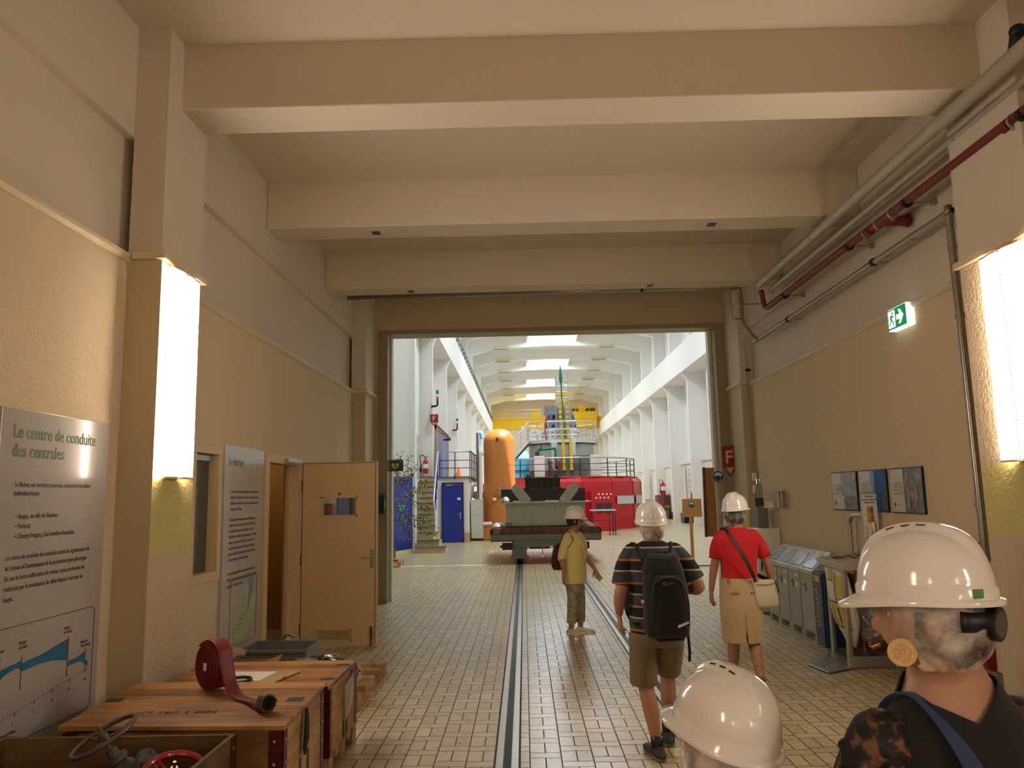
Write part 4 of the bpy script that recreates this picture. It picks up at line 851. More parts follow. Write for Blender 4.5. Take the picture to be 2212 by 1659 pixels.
# recycling bins
M_BIN = mat('bin_grey', (158, 154, 138), 0.42, var=0.04, vs=3); M_BINL = mat('bin_lid', (190, 188, 178), 0.38); M_FLAP = mat('flap_grey', (128, 132, 138), 0.3, 0.3)
labs = ['pale grey recycling bin farthest along the row, behind the woman in red', 'pale grey recycling bin second from the far end of the row', 'pale grey recycling bin third from the far end of the row', 'pale grey recycling bin at the near end of the row beside the blue sack']
xf, dp, bw = 3.42, 0.33, 0.445
for i in range(4):
    y1 = 11.30 - i * bw; y0 = y1 - bw + 0.008
    t = thing('recycling_bin', labs[i], 'bin', (xf + dp / 2, (y0 + y1) / 2, 0), 0, 'recycling bins along the right wall')
    g = G(); g.box(xf, y0, 0.085, xf + dp, y1, 0.78); g.box(xf, y0, 0, xf + dp, y0 + 0.07, 0.085); g.box(xf, y1 - 0.07, 0, xf + dp, y1, 0.085); g.box(xf + 0.05, y0, 0, xf + dp, y1, 0.02)
    g.build('body', M_BIN, t)
    g = G().box(xf - 0.006, y0 + 0.01, 0.10, xf, y1 - 0.01, 0.765); d = g.build('door', M_BIN, t, bevel=0.003)
    G().box(xf - 0.009, y1 - 0.20, 0.56, xf - 0.006, y1 - 0.172, 0.66).build('finger_slot', M_BLACK, d)
    G().cyl((xf - 0.009, y1 - 0.10, 0.625), (xf - 0.005, y1 - 0.10, 0.625), 0.012, 12).build('lock', M_DARK, d)
    if i < 3:
        G().box(xf - 0.0085, y0 + 0.05, 0.57, xf - 0.006, y0 + 0.19, 0.735).build('label', mat('label_white', (214, 210, 196), 0.5), d)
        g = G(); g.box(xf - 0.0095, y0 + 0.07, 0.59, xf - 0.0085, y0 + 0.075, 0.715); g.box(xf - 0.0095, y0 + 0.165, 0.59, xf - 0.0085, y0 + 0.17, 0.715); g.box(xf - 0.0095, y0 + 0.07, 0.64, xf - 0.0085, y0 + 0.17, 0.645)
        g.tube([(xf - 0.009, y0 + 0.12 + 0.025 * math.cos(a), 0.675 + 0.025 * math.sin(a)) for a in [2 * pi * j / 12 for j in range(12)]], 0.003, 5, closed=True, ref=(1, 0, 0)); g.build('pictogram', M_INK, d)
    lid = G().prism([(xf - 0.012, 0.775), (xf + dp, 0.775), (xf + dp, 0.98), (xf + 0.255, 1.02), (xf + 0.24, 1.03), (xf - 0.012, 0.82)], 'y', y0, y1).build('lid', M_BINL, t, bevel=0.004)
    sl = (1.03 - 0.82) / 0.252
    def lp(y, u, o=0.0): return (xf - 0.012 + 0.252 * u - o * 0.64, y, 0.82 + 0.21 * u + o * 0.77)
    P = [(y0 + 0.05, 0.10), (y1 - 0.05, 0.10), (y1 - 0.05, 0.28), (y1 - 0.14, 0.80), (y0 + 0.14, 0.80), (y0 + 0.05, 0.28)]
    c = ((y0 + y1) / 2, 0.45)
    G().rings([[lp(c[0] + (a - c[0]) * k, c[1] + (b - c[1]) * k, o) for a, b in P] for k, o in ((1.06, -0.004), (1.06, 0.003), (0.98, 0.003))]).build('flap_rim', M_DARK, lid)
    G().rings([[lp(c[0] + (a - c[0]) * k, c[1] + (b - c[1]) * k, o) for a, b in P] for k, o in ((0.98, -0.002), (0.98, 0.004), (0.94, 0.005))]).build('flap', M_FLAP, lid)
    g = G()
    for k in range(4): p = lp(y0 + 0.1 + k * 0.08, 0.92, 0.001); g.ell(p, 0.006, 0.006, 0.004, 8, 5)
    g.build('lid_rivet', M_DARK, lid)
    p1 = G().box(xf + 0.255, y0, 0.98, xf + dp, y1, 0.99); 
# blue sack on its frame
t = thing('blue_bin', 'narrow dark blue bin with yellow chevrons at the near end of the bins', 'bin', (3.55, 9.35, 0))
M_BLUEB = mat('bin_dark_blue', (34, 52, 88), 0.4, var=0.1, vs=10)
G().box(3.40, 9.17, 0.0, 3.74, 9.47, 0.83).build('body', M_BLUEB, t, bevel=0.02)
G().box(3.385, 9.19, 0.0, 3.40, 9.45, 0.82).build('front_panel', M_BLUEB, t, bevel=0.01)
M_YEL = mat('label_yellow', (214, 176, 48), 0.5)
G().box(3.382, 9.25, 0.72, 3.386, 9.42, 0.79).build('label', M_YEL, t)
text('PET', 0.05, onX(3.381, 9.405, 0.735, -1), M_INK, t, 'lettering', 0.001)
text('PET', 0.07, onX(3.384, 9.40, 0.60, -1), M_YEL, t, 'lettering', 0.001, sx=0.8)
g = G()
for k in range(8):
    z = 0.20 + k * 0.05
    g.prism([(9.39, z), (9.33, z + 0.035), (9.27, z), (9.27, z + 0.012), (9.33, z + 0.047), (9.39, z + 0.012)], 'x', 3.3825, 3.385)
g.build('chevrons', M_YEL, t)
# can collector: posts, sloping top, hanging printed sack and clear sack, floor plate, hoop
t = thing('can_collector', 'aluminium can collecting stand with sloping lid, hanging sacks and a treadle plate', 'recycling stand', (3.45, 8.4, 0))
ya, yb = 8.13, 8.93
for x, y, h in ((3.245, 8.16, 0.98), (3.37, 8.90, 0.93), (3.70, 8.14, 0.98), (3.72, 8.90, 0.93)):
    G().cbox(x, y, h / 2, 0.055, 0.055, h).build('post', M_ALU, t, bevel=0.012)
top = G(); top.add([(3.20, 8.10, 0.965), (3.74, 8.10, 0.965), (3.76, 8.97, 0.965), (3.29, 8.97, 0.965), (3.20, 8.10, 1.035), (3.74, 8.10, 1.075), (3.76, 8.97, 1.075), (3.25, 8.97, 1.03)],
        [(0, 3, 2, 1), (4, 5, 6, 7), (0, 1, 5, 4), (1, 2, 6, 5), (2, 3, 7, 6), (3, 0, 4, 7)])
top = top.build('lid', mat('lid_sheet', (184, 178, 162), 0.4, 0.3), t, bevel=0.006)
G().add([(3.33, 8.55, 1.0452), (3.44, 8.55, 1.0535), (3.46, 8.78, 1.0552), (3.35, 8.78, 1.047)], [(0, 1, 2, 3)]).build('slot', M_BLACK, top)
g = G()
for a, b in ((3.50, 8.50), (3.60, 8.50), (3.52, 8.72), (3.62, 8.68)): g.cbox(a, b, 1.0635 + (a - 3.5) * 0.07, 0.06, 0.10, 0.004)
g.build('sticker', mat('sticker_grey', (104, 100, 88), 0.5), top)
G().tube(bez([(3.68, 8.98, 0.90), (3.68, 8.98, 1.36), (3.68, 8.95, 1.44), (3.68, 8.86, 1.49), (3.68, 8.48, 1.49), (3.68, 8.39, 1.45), (3.68, 8.36, 1.37), (3.68, 8.36, 0.95)], 6), 0.022, 14).build('hoop', M_ALU, t, smooth=True)
M_SACKP = mat('sack_white', (222, 216, 200), 0.35); M_FILM = glassmat('clear_sack', (236, 232, 226), 0.12, 0.16, 0.10)
g = G(); rs = []
for i in range(10):
    f = i / 9; z = 0.95 - 0.80 * f; d = 0.02 + 0.11 * math.sin(pi * min(1, f * 1.1)) ** 0.8 * (0.5 + 0.5 * f)
    rs.append([(3.30 + 0.02 * f - d * 0.75 * math.cos(a) * 1.0 + 0.10 * f, 8.53 + 0.30 * math.sin(a) * (1 - 0.6 * max(0, f - 0.7) / 0.3), z) for a in [2 * pi * j / 20 for j in range(20)]])
g.rings(rs); sk = g.build('printed_sack', M_SACKP, t, smooth=True)
random.seed(5)
M_SY = mat('print_yellow', (206, 182, 36), 0.4); M_SB = mat('print_black', (30, 28, 24), 0.4); M_SR = mat('print_pink', (200, 70, 84), 0.4)
def patch(u0, u1, f0, f1, nm, m):
    pts = []
    def P(u, f, o):
        d = 0.02 + 0.11 * math.sin(pi * min(1, f * 1.1)) ** 0.8 * (0.5 + 0.5 * f)
        a = u; return (3.30 + 0.02 * f - (d * 0.75 + o) * math.cos(a) + 0.10 * f, 8.53 + 0.30 * math.sin(a) * (1 - 0.6 * max(0, f - 0.7) / 0.3), 0.95 - 0.80 * f)
    g = G(); n = 4; vs = [P(u0 + (u1 - u0) * i / n, f0 + (f1 - f0) * j / n, 0.004) for j in range(n + 1) for i in range(n + 1)]
    g.add(vs, [(j * (n + 1) + i, j * (n + 1) + i + 1, (j + 1) * (n + 1) + i + 1, (j + 1) * (n + 1) + i) for j in range(n) for i in range(n)]); g.build(nm, m, sk, smooth=True)
patch(-0.9, 0.9, 0.45, 0.75, 'print_field', M_SY); patch(-0.7, -0.1, 0.08, 0.34, 'print_field', M_SY); patch(0.1, 0.6, 0.02, 0.16, 'print_field', M_SY)
for a, b, c, d in ((-0.8, -0.68, 0.05, 0.36), (-0.15, -0.05, 0.05, 0.36), (-0.92, 0.92, 0.43, 0.455), (-0.6, -0.5, 0.5, 0.72), (-0.2, -0.1, 0.5, 0.7), (0.3, 0.42, 0.48, 0.74), (-0.95, 0.9, 0.745, 0.77), (0.1, 0.7, 0.155, 0.175)): patch(a, b, c, d, 'print_line', M_SB)
patch(-0.5, -0.35, 0.37, 0.42, 'print_mark', M_SR); patch(-0.2, -0.05, 0.37, 0.42, 'print_mark', M_SR)
g = G(); rs = []
for i in range(14):
    f = i / 13; z = 0.96 - 0.80 * f; r = 0.16 + 0.05 * math.sin(pi * f) - 0.08 * max(0, f - 0.85) / 0.15
    rs.append([(3.545 + 0.04 * f + r * 0.8 * math.cos(a) * random.uniform(0.94, 1.06), 8.27 + r * math.sin(a) * random.uniform(0.94, 1.06), z) for a in [2 * pi * j / 28 for j in range(28)]])
g.rings(rs); g.build('clear_sack', M_FILM, t)
cc = [mat('can_red', (130, 30, 36), 0.3, 0.6), mat('can_blue', (46, 46, 86), 0.3, 0.6), mat('can_silver', (186, 180, 176), 0.25, 0.8), mat('can_green', (60, 110, 66), 0.3, 0.6), mat('can_orange', (190, 120, 50), 0.3, 0.6)]
for k in range(46):
    f = random.random(); z = 0.20 + 0.40 * f ** 1.3; a = random.random() * 2 * pi; r = random.uniform(0.05, 0.125); v = Vector((random.uniform(-1, 1), random.uniform(-1, 1), random.uniform(-1, 1))).normalized() * 0.05
    c = Vector((3.58 + r * 0.8 * math.cos(a), 8.27 + r * math.sin(a), z))
    o = tag(G().tube([c - v, c - v * 0.9, c + v * 0.9, c + v], [0.024, 0.032, 0.032, 0.024], 12).build('drink_can', cc[[0, 0, 1, 2, 0, 2, 3, 1, 0, 4][k % 10]], auto=0.6), 'crushed drink can inside the clear sack of the can collector', 'can', 'cans in the clear sack')
pl = G().add([(2.86, 8.36, 0.012), (3.22, 8.17, 0.03), (3.70, 8.17, 0.03), (3.70, 8.86, 0.03), (3.36, 8.86, 0.03), (2.99, 8.62, 0.012)], [(0, 1, 2, 3, 4, 5)])
pl = G().prism([(2.93, 7.93), (3.27, 8.12), (3.72, 8.12), (3.72, 8.92), (3.36, 8.92), (2.87, 8.33)], 'z', 0.008, 0.022).build('treadle_plate', M_ALU, t, bevel=0.004)
g = G()
for i in range(9):
    for j in range(11):
        x, y = 2.97 + i * 0.055, 8.0 + j * 0.065
        if x > 2.90 + max(0, (8.33 - y)) * 0.25 + 0.02 and (y - 7.93) > (x - 2.93) * 0.56 + 0.02 and (y - 8.33) < (x - 2.87) * 1.2 - 0.02:
            g.cbox(x, y, 0.0235, 0.034 if (i + j) % 2 else 0.010, 0.010 if (i + j) % 2 else 0.036, 0.004)
g.build('tread_bars', M_CHROME, pl)
G().box(3.25, 8.12, 0.0, 3.72, 8.15, 0.12).build('base_rail', M_ALU, t, bevel=0.004)
# instruction sign fixed above the collector
sg_ = G().prism([(3.560, 1.14), (3.735, 1.14), (3.735, 1.745), (3.560, 1.745)], 'y', 8.36, 8.385).cbox(3.575, 8.37, 1.09, 0.03, 0.02, 0.12).build('instruction_sign', M_ALU, t, bevel=0.004); t = sg_
G().box(3.570, 8.356, 1.155, 3.725, 8.361, 1.73).build('sheet', mat('sheet_white', (216, 216, 212), 0.4), t)
M_INKN = mat('ink_navy', (40, 60, 84), 0.5)
for k, s_ in enumerate(('Samole bring\'s!', 'Recuperer ça vaut le coup!', 'Riciclare conviene!')): text(s_, 0.0225, onY(3.647, 8.3545, 1.695 - k * 0.032), M_INKN, t, 'lettering', 0.0008, 'CENTER', sx=0.62, bold=0.0006)
G().box(3.615, 8.3535, 1.425, 3.685, 8.3555, 1.60).build('pictogram_field', mat('ochre_print', (186, 146, 62), 0.5), t)
g = G(); yprism(g, [(3.655, 1.59), (3.675, 1.59), (3.675, 1.545), (3.683, 1.545), (3.665, 1.52), (3.648, 1.545), (3.655, 1.545)], 8.353, .001); g.torus((3.632, 8.3525, 1.565), 0.011, 0.0025, 'y', 16, 6); g.torus((3.665, 8.3525, 1.485), 0.012, 0.004, 'y', 16, 6); g.torus((3.665, 8.3525, 1.45), 0.012, 0.004, 'y', 16, 6); g.build('pictogram', M_INK, t)
g = G(); g.torus((3.60, 8.3545, 1.37), 0.015, 0.002, 'y', 16, 6)
for a in (((3.60, 1.352), (3.595, 1.29)), ((3.595, 1.29), (3.585, 1.23)), ((3.595, 1.29), (3.612, 1.23)), ((3.6, 1.34), (3.62, 1.31))): g.tube([(a[0][0], 8.3545, a[0][1]), (a[1][0], 8.3545, a[1][1])], 0.002, 6)
g.tube([(3.68 + 0.035 * math.cos(a), 8.3545, 1.30 + 0.07 * math.sin(a)) for a in [2 * pi * j / 20 for j in range(20)]], 0.0015, 5, closed=True, ref=(0, 1, 0))
for k in range(5): g.box(3.655, 8.354, 1.26 + k * 0.018, 3.705, 8.3555, 1.264 + k * 0.018)
g.build('drawing', M_INK, t)
# red cabinet behind the near woman
t = thing('fire_cabinet', 'dark red fire hose cabinet on the right wall under the steel pipe', 'cabinet', (3.70, 6.9, 0.33))
G().box(3.70, 6.56, 0.325, 3.775, 7.15, 1.33).build('body', mat('cabinet_red', (128, 16, 20), 0.4), t, bevel=0.008)
G().box(3.694, 6.60, 0.36, 3.70, 7.11, 1.30).build('door', mat('cabinet_red', (128, 16, 20), 0.4), t, bevel=0.004)
# cup dispenser, shelf, bottles and drink machine at the far right corner
t = thing('cup_dispenser', 'brushed steel conical cup holder on the right wall', 'dispenser', (3.7, 11.3, 1.5))
G().lathe([(0.045, 0), (0.058, 0.24), (0.06, 0.25), (0.052, 0.25)], (3.70, 11.35, 1.52), 24).build('cup', M_CHROME, t, auto=0.7); G().box(3.74, 11.32, 1.53, 3.78, 11.38, 1.60).build('bracket', M_ALU, t)
t = thing('cup_shelf', 'small white wire shelf on the wall beside the steel cup holder', 'shelf', (3.7, 11.75, 1.5))
G().box(3.62, 11.58, 1.53, 3.78, 11.95, 1.542).build('board', M_WHT, t)
for k in range(3): G().torus((3.70, 11.66 + k * 0.1, 1.50), 0.03, 0.005, 'z', 16, 6).build('ring', M_WHT, t)
for k in range(4): tag(G().lathe([(0.022, 0), (0.03, 0.075), (0.026, 0.075), (0.02, 0.005)], (3.67, 11.62 + k * 0.085, 1.542), 14).build('cup', mat('cup_white', (220, 214, 204), 0.4)), 'small white cup in the row on the wire shelf', 'cup', 'cups on the wire shelf')
t = thing('water_cooler', 'white drinks cabinet in the far right corner beside the bins', 'cabinet', (3.6, 12.0, 0))
G().box(3.42, 11.72, 0.02, 3.77, 12.15, 1.22).build('body', M_WHT, t, bevel=0.01); G().box(3.414, 11.75, 0.05, 3.42, 12.12, 1.19).build('door', M_WHT, t, bevel=0.004)
G().cyl((3.411, 11.9, 0.98), (3.415, 11.9, 0.98), 0.03, 20).build('round_label', M_SR, t); G().box(3.410, 11.80, 1.13, 3.415, 11.90, 1.145).build('grip', M_INK, t)
G().tube([(3.46, 11.715, 1.1), (3.45, 11.70, 0.9), (3.47, 11.70, 0.75), (3.46, 11.69, 0.62)], 0.009, 8).build('cable', M_BLACK, t, smooth=True)
G().box(3.46, 12.16, 0, 3.77, 12.5, 0.12).build('plinth', M_DARK, t)
for k, (y, lab) in enumerate(((12.00, 'clear wine bottle with dark label on the white cabinet, nearer one'), (12.12, 'clear wine bottle with dark label on the white cabinet, farther one'))):
    t = thing('bottle', lab, 'bottle', (3.60 - 0.01 * k, y, 1.22), 0, 'bottles on the white cabinet')
    G().lathe([(0.036, 0), (0.04, 0.02), (0.04, 0.24), (0.03, 0.30), (0.016, 0.36), (0.016, 0.44), (0.019, 0.45), (0.012, 0.455)], (0, 0, 0.30), 18).build('glass', glassmat('bottle_glass', (206, 208, 200), 0.05, 0.2, 0.15), t, L=True)
    G().lathe([(0.041, 0.03), (0.041, 0.15)], (0, 0, 0.30), 18, cap=False).build('label', mat('bottle_label', (40, 26, 26), 0.5), t, L=True)
t = thing('bottle_tray', 'grey box on the white cabinet under the bottles', 'box', (3.6, 12.05, 1.22)); G().box(3.52, 11.93, 1.22, 3.68, 12.2, 1.52).build('body', mat('box_grey', (120, 116, 106), 0.5), t, bevel=0.01)
# post with a round hard hat board, in the hall
t = thing('sign_stand', 'light wooden sign post with a board and round hard hat sign', 'sign', (4.05, 19.3, 0))
M_OAK = woodmat('light_oak', (178, 128, 72), (214, 168, 108), 'z', 0, 'y', 0.5)
G().cbox(4.06, 19.3, 0.62, 0.075, 0.04, 1.22).build('post', M_OAK, t); G().box(3.86, 19.27, 1.16, 4.33, 19.29, 1.60).build('board', M_OAK, t, bevel=0.003); G().box(3.86, 19.255, 1.16, 4.33, 19.27, 1.27).build('ledge', M_OAK, t)
G().box(3.98, 19.2, 0.0, 4.16, 19.4, 0.02).build('base', M_OAK, t)
helmet_sign(t, 4.09, 19.262, 1.455, 0.09, False)
t = thing('barrier_chain', 'thin brown strip lying on the floor at the foot of the sign post', 'strip', (4.2, 19.2, 0)); G().tube([(3.6, 19.6, 0.012), (3.95, 19.15, 0.012), (4.45, 19.1, 0.012), (4.52, 19.25, 0.012)], 0.012, 6).build('strip', mat('strip_brown', (96, 66, 52), 0.6), t)
# rails set in the floor
M_RAIL = mat('polished_rail', (176, 172, 162), 0.28, 0.9, var=0.25, vs=14); M_GROOVE = mat('rail_groove', (46, 42, 36), 0.6, 0.4)
for x, lab in ((-0.155, 'flush steel rail with a groove nearer the crates'), (1.215, 'flush steel rail with a groove nearer the walking visitors')):
    t = thing('floor_rail', lab, 'rail', (x, 20, 0), 0, 'rails set in the floor')
    for s_ in (-1, 1): G().box(x + s_ * 0.028, -7.9, 0.0, x + s_ * 0.078, 60, 0.006).build('rail_head', M_RAIL, t, bevel=0.002)
    G().box(x - 0.026, -7.9, 0.0, x + 0.026, 60, 0.002).build('groove', M_GROOVE, t)
    g = G()
    for s_ in (-1, 1): g.box(x + s_ * 0.078, -7.9, 0.0, x + s_ * 0.092, 60, 0.003)
    g.build('bedding_joint', mat('joint_dark', (66, 58, 46), 0.8), t)

t = thing('castor_stand', 'slim white stand on castors beside the right jamb of the opening', 'stand', (3.3, 13.2, 0))
G().cbox(3.28, 13.2, 0.62, 0.035, 0.035, 1.05).build('post', M_WHT, t, bevel=0.004); G().box(3.24, 13.05, 0.075, 3.32, 13.4, 0.105).build('base', M_ALU, t)
for y in (13.08, 13.36): G().cyl((3.265, y, 0.038), (3.295, y, 0.038), 0.038, 14).build('castor', M_BLACK, t)
t = thing('junction_box', 'small pale box low on the right jamb of the opening', 'box', (3.45, 13.5, 1.2)); G().box(3.40, 13.46, 1.19, 3.49, 13.545, 1.33).build('case', M_WHT, t, bevel=0.006); G().box(3.415, 13.455, 1.21, 3.475, 13.461, 1.31).build('cover', M_TRIM, t)
# ================================================================ THINGS IN THE MACHINE HALL
M_PALE = mat('rail_silver', (196, 198, 200), 0.35, 0.6); M_NAVY = mat('rail_navy', (40, 44, 62), 0.4, 0.3)
struct(G().box(-4.155, 24.0, 0, -4.15, 24.01, 0.1).build('trim_1', M_WHITE))
def obox(g, x0, y0, x1, y1, o0, o1, z0, z1):       # slab along a slanted wall line
    d = Vector((x1 - x0, y1 - y0, 0)).normalized(); n = Vector((d.y, -d.x, 0))
    a, b = Vector((x0, y0, 0)), Vector((x1, y1, 0))
    return g.prism([tuple((a + n * o0)[:2]), tuple((b + n * o0)[:2]), tuple((b + n * o1)[:2]), tuple((a + n * o1)[:2])], 'z', z0, z1)
t = bpy.data.objects.new('door_5', None); C.objects.link(t); t.location = (-3.9, 24.9, 0); struct(t)
obox(G(), -4.15, 24.0, -3.70, 25.6, 0.0, 0.03, 0.12, 2.42).build('door_leaf', M_BLUE, t); obox(G(), -4.15, 24.0, -3.69, 25.65, 0.0, 0.035, 0.0, 0.12).build('sill', mat('pale_green_paint', (208, 216, 160), 0.5), t)
obox(G(), -3.70, 25.6, -3.665, 25.72, 0.0, 0.04, 0.0, 2.46).build('edge_strip', M_ALU, t); obox(G(), -3.98, 24.6, -3.86, 25.02, 0.03, 0.036, 1.38, 1.52).build('green_sign', M_SAFE, t)
t = thing('glass_block_window', 'narrow glass block window on the hall wall above the staircase', 'window', (-3.75, 26.9, 2.4))
g = G()
for i in range(5):
    for j in range(9): g.box(-4.4, 26.1 + i * 0.36, 2.42 + j * 0.175, -3.74, 26.44 + i * 0.36, 2.585 + j * 0.175)
g.build('blocks', M_GB, t); G().box(-4.4, 26.05, 2.35, -3.76, 27.95, 4.05).build('mortar', M_WHITE, t)
plainbox('wall_stair_landing', M_WHITE, -4.4, 28.0, 0, -4.02, 30.0, 9.0)
# staircase
M_STEP = mat('step_riser', (206, 184, 138), 0.5, var=0.05, vs=4); M_TREAD = mat('step_tread', (110, 108, 106), 0.4, var=0.08, vs=6)
t = thing('staircase', 'narrow stone staircase with grey treads climbing to the platform', 'stairs', (-3.4, 27, 0))
n = 13
def stp(k):
    f = k / (n - 1); return -3.70 - 0.33 * f, -3.05 - 0.33 * f, 26.0 + 3.9 * f
for k in range(n):
    xa, xb, y = stp(k); z = (k + 1) * 2.53 / n
    if k == 0: xa, xb, y = -3.51, -2.55, 25.05
    if k == 1: xa, xb, y = -3.51, -2.80, 25.55
    if k == 2: xa, xb = -3.6, -2.98
    xa = max(xa, -4.01); G().box(xa, y, 0.0, xb, y + (1.0 if k < 3 else 0.36), z - 0.03).build('riser', M_STEP, t); G().box(xa, y - 0.03, z - 0.03, xb + 0.02, y + 0.55 if k < 3 else y + 0.34, z).build('tread', M_TREAD, t)
sx_ = lambda y: -3.02 - 0.35 * (y - 26.0) / 3.9
G().add([(sx_(26.3) + o, 26.3, 0) for o in (0, 0.05)] + [(sx_(30.4) + o, 30.4, 0) for o in (0.05, 0)] + [(sx_(26.3) + o, 26.3, 0.35) for o in (0, 0.05)] + [(sx_(30.4) + o, 30.4, 2.45) for o in (0.05, 0)], [(0, 3, 2, 1), (4, 5, 6, 7), (0, 1, 5, 4), (1, 2, 6, 5), (2, 3, 7, 6), (3, 0, 4, 7)]).build('side_wall', M_WHITE, t)
g = G()
A = [(-3.0, 26.15, 0.45), (-3.0, 26.15, 1.45), (-3.05, 26.3, 1.62), (-3.32, 30.0, 3.45), (-3.32, 30.5, 3.5)]
t2 = thing('stair_handrail', 'blue and silver handrail along the right side of the staircase', 'handrail', (-3.1, 28, 0.5))
G().tube(A, 0.03, 10).build('top_rail', M_PALE, t2, smooth=True)
for o in (0.3, 0.6): G().tube([(x, y, z - o) for x, y, z in A[1:4]], 0.016, 8).build('mid_rail', M_BLUE, t2)
for k in range(6):
    f = k / 5; x, y, z = -3.02 - 0.3 * f, 26.3 + 3.7 * f, 1.62 + 1.83 * f; G().cyl((x, y, z - 1.05), (x, y, z), 0.016, 8).build('baluster', M_BLUE, t2)
# platform with blue door
M_PLINTH = mat('plinth_tan', (206, 172, 132), 0.5, var=0.08, vs=5)
g = G(); g.box(-3.42, 30.55, 0, -2.19, 38, 2.47); g.mi = 1; g.box(-3.43, 30.53, 0, -2.18, 38, 0.36); g.mi = 2; g.box(-3.45, 30.47, 2.47, -2.12, 38, 2.53)
struct(g.build('wall_platform', [M_WHITE, M_PLINTH, M_TREAD]))
d2 = bpy.data.objects.new('door_2', None); C.objects.link(d2); d2.location = (-2.78, 30.46, 0); struct(d2)
G().box(-3.22, 30.44, 0, -2.36, 30.48, 2.30).build('door_frame', mat('navy_frame', (20, 30, 84), 0.4), d2)
lf = G().box(-3.17, 30.425, 0.01, -2.41, 30.45, 2.25).build('door_leaf', M_BLUE, d2)
g = G().cbox(-2.49, 30.42, 1.02, 0.05, 0.012, 0.26); g.box(-2.60, 30.38, 1.06, -2.49, 30.40, 1.085); g.build('handle', M_ALU, lf)
G().box(-2.60, 30.415, 1.62, -2.48, 30.425, 1.71).build('label', M_WHT, lf); g = G().box(-3.05, 30.40, 2.16, -2.80, 30.43, 2.22); g.box(-3.0, 30.41, 2.235, -2.60, 30.43, 2.25); g.build('door_closer', M_ALU, lf); G().box(-2.60, 30.415, 2.17, -2.44, 30.425, 2.22).build('red_label', M_RED, lf)
t = thing('platform_railing', 'silver topped railing around the platform above the blue door', 'railing', (-2.7, 31, 2.53))
Pn = [(-3.32, 30.5, 3.05), (-3.30, 30.5, 3.42), (-3.22, 30.5, 3.5), (-2.12, 30.5, 3.5)]
G().tube(Pn, 0.028, 10).build('top_rail', M_PALE, t, smooth=True); G().tube([(-2.12, 30.5, 3.5), (-2.08, 30.6, 3.5), (-2.08, 37.5, 3.5)], 0.028, 10).build('top_rail', M_NAVY, t)
for z in (2.86, 3.16): G().tube([(-3.3, 30.5, z), (-2.10, 30.5, z), (-2.08, 37.5, z)], 0.014, 8).build('mid_rail', M_NAVY, t)
for x in (-3.28, -2.69, -2.10): G().cyl((x, 30.5, 2.53), (x, 30.5, 3.5), 0.018, 8).build('post', M_NAVY, t)
for k in range(7): G().tube([(-2.08, 31.2 + k, 3.5), (-2.08, 31.2 + k, 2.42), (-2.0, 31.2 + k, 2.34)], 0.02, 8).build('post', M_NAVY, t)
G().tube([(-2.69, 30.46, 2.60), (-2.69, 30.40, 2.52), (-2.69, 30.38, 2.44)], 0.03, 8).build('lamp_fitting', M_BLACK, t)
# wall items left
M_EXT = mat('extinguisher_red', (196, 34, 26), 0.35)
def extinguisher(loc, label, h=0.6, r=0.085, group=None):
    t = thing('fire_extinguisher', label, 'extinguisher', loc, 0, group)
    G().lathe([(r * 0.95, 0), (r, 0.02), (r, h * 0.8), (r * 0.8, h * 0.9), (r * 0.35, h * 0.95), (r * 0.35, h)], n=20).build('cylinder', M_EXT, t, L=True, auto=0.7)
    G().lathe([(r * 1.01, h * 0.35), (r * 1.01, h * 0.65)], n=20, cap=False).build('label', M_WHT, t, L=True)
    g = G().cbox(0, 0, h + 0.03, 0.04, 0.03, 0.06); g.tube([(0, 0, h + 0.05), (0.10, -0.02, h + 0.10)], 0.012, 6); g.build('valve', M_BLACK, t, L=True)
    G().tube(bez([(0, 0, h + 0.04), (-0.12, -0.02, h + 0.16), (-0.22, -0.02, h + 0.06), (-0.17, -0.03, h * 0.6), (-0.19, -0.03, h * 0.1)], 5), [0.016] * 15 + [0.02, 0.03, 0.035, 0.04, 0.045, 0.045], 10).build('hose_horn', M_BLACK, t, L=True, smooth=True)
    return t
extinguisher((-3.78, 30.0, 2.66), 'red fire extinguisher with black horn at the top of the staircase', 0.55, 0.10)
t = thing('fire_sign', 'red F fire sign with arrow point on the left hall column above the platform', 'sign', (-3.4, 29.9, 4.6)); fsign(t, -3.58, -3.27, 4.62, 4.93, 4.46, 29.9); G().box(-3.60, 29.91, 4.7, -3.55, 30.275, 4.9).build('bracket', M_ALU, t)
t = thing('striped_panel', 'tall blue and grey striped panel with wooden frame on the left hall wall', 'panel', (-3.5, 33.4, 2.53))
cl = [M_BLUE, mat('stripe_grey', (150, 156, 170), 0.5), mat('stripe_brown', (120, 96, 76), 0.5), mat('stripe_pale_blue', (120, 140, 200), 0.5)]
g = G()
for k in range(14):
    g.mi = [0, 1, 3, 2, 1, 0, 3][k % 7]; g.box(-3.52, 31.0 + k * 0.35, 2.6, -3.49, 31.0 + (k + 1) * 0.35, 4.45)
g.build('strips', cl, t); g = G()
for b in ((30.9, 31.0, 2.53, 4.6), (35.9, 36.0, 2.53, 4.6), (30.9, 36.0, 4.45, 4.6)): g.box(-3.53, b[0], b[2], -3.46, b[1], b[3])
g.build('frame', mat('frame_ochre', (186, 146, 84), 0.5), t)
t = thing('awning_lamp', 'slanting dark bracket lamp above the striped panel', 'lamp', (-3.3, 31.5, 4.5))
G().tube([(-3.45, 30.9, 4.62), (-2.95, 31.6, 4.08)], 0.02, 8).build('arm', M_NAVY, t); G().tube([(-3.45, 30.9, 4.55), (-2.95, 31.6, 4.0)], 0.012, 8).build('arm', M_NAVY, t); G().cbox(-3.1, 31.6, 4.05, 0.28, 0.2, 0.07).build('head', M_NAVY, t)
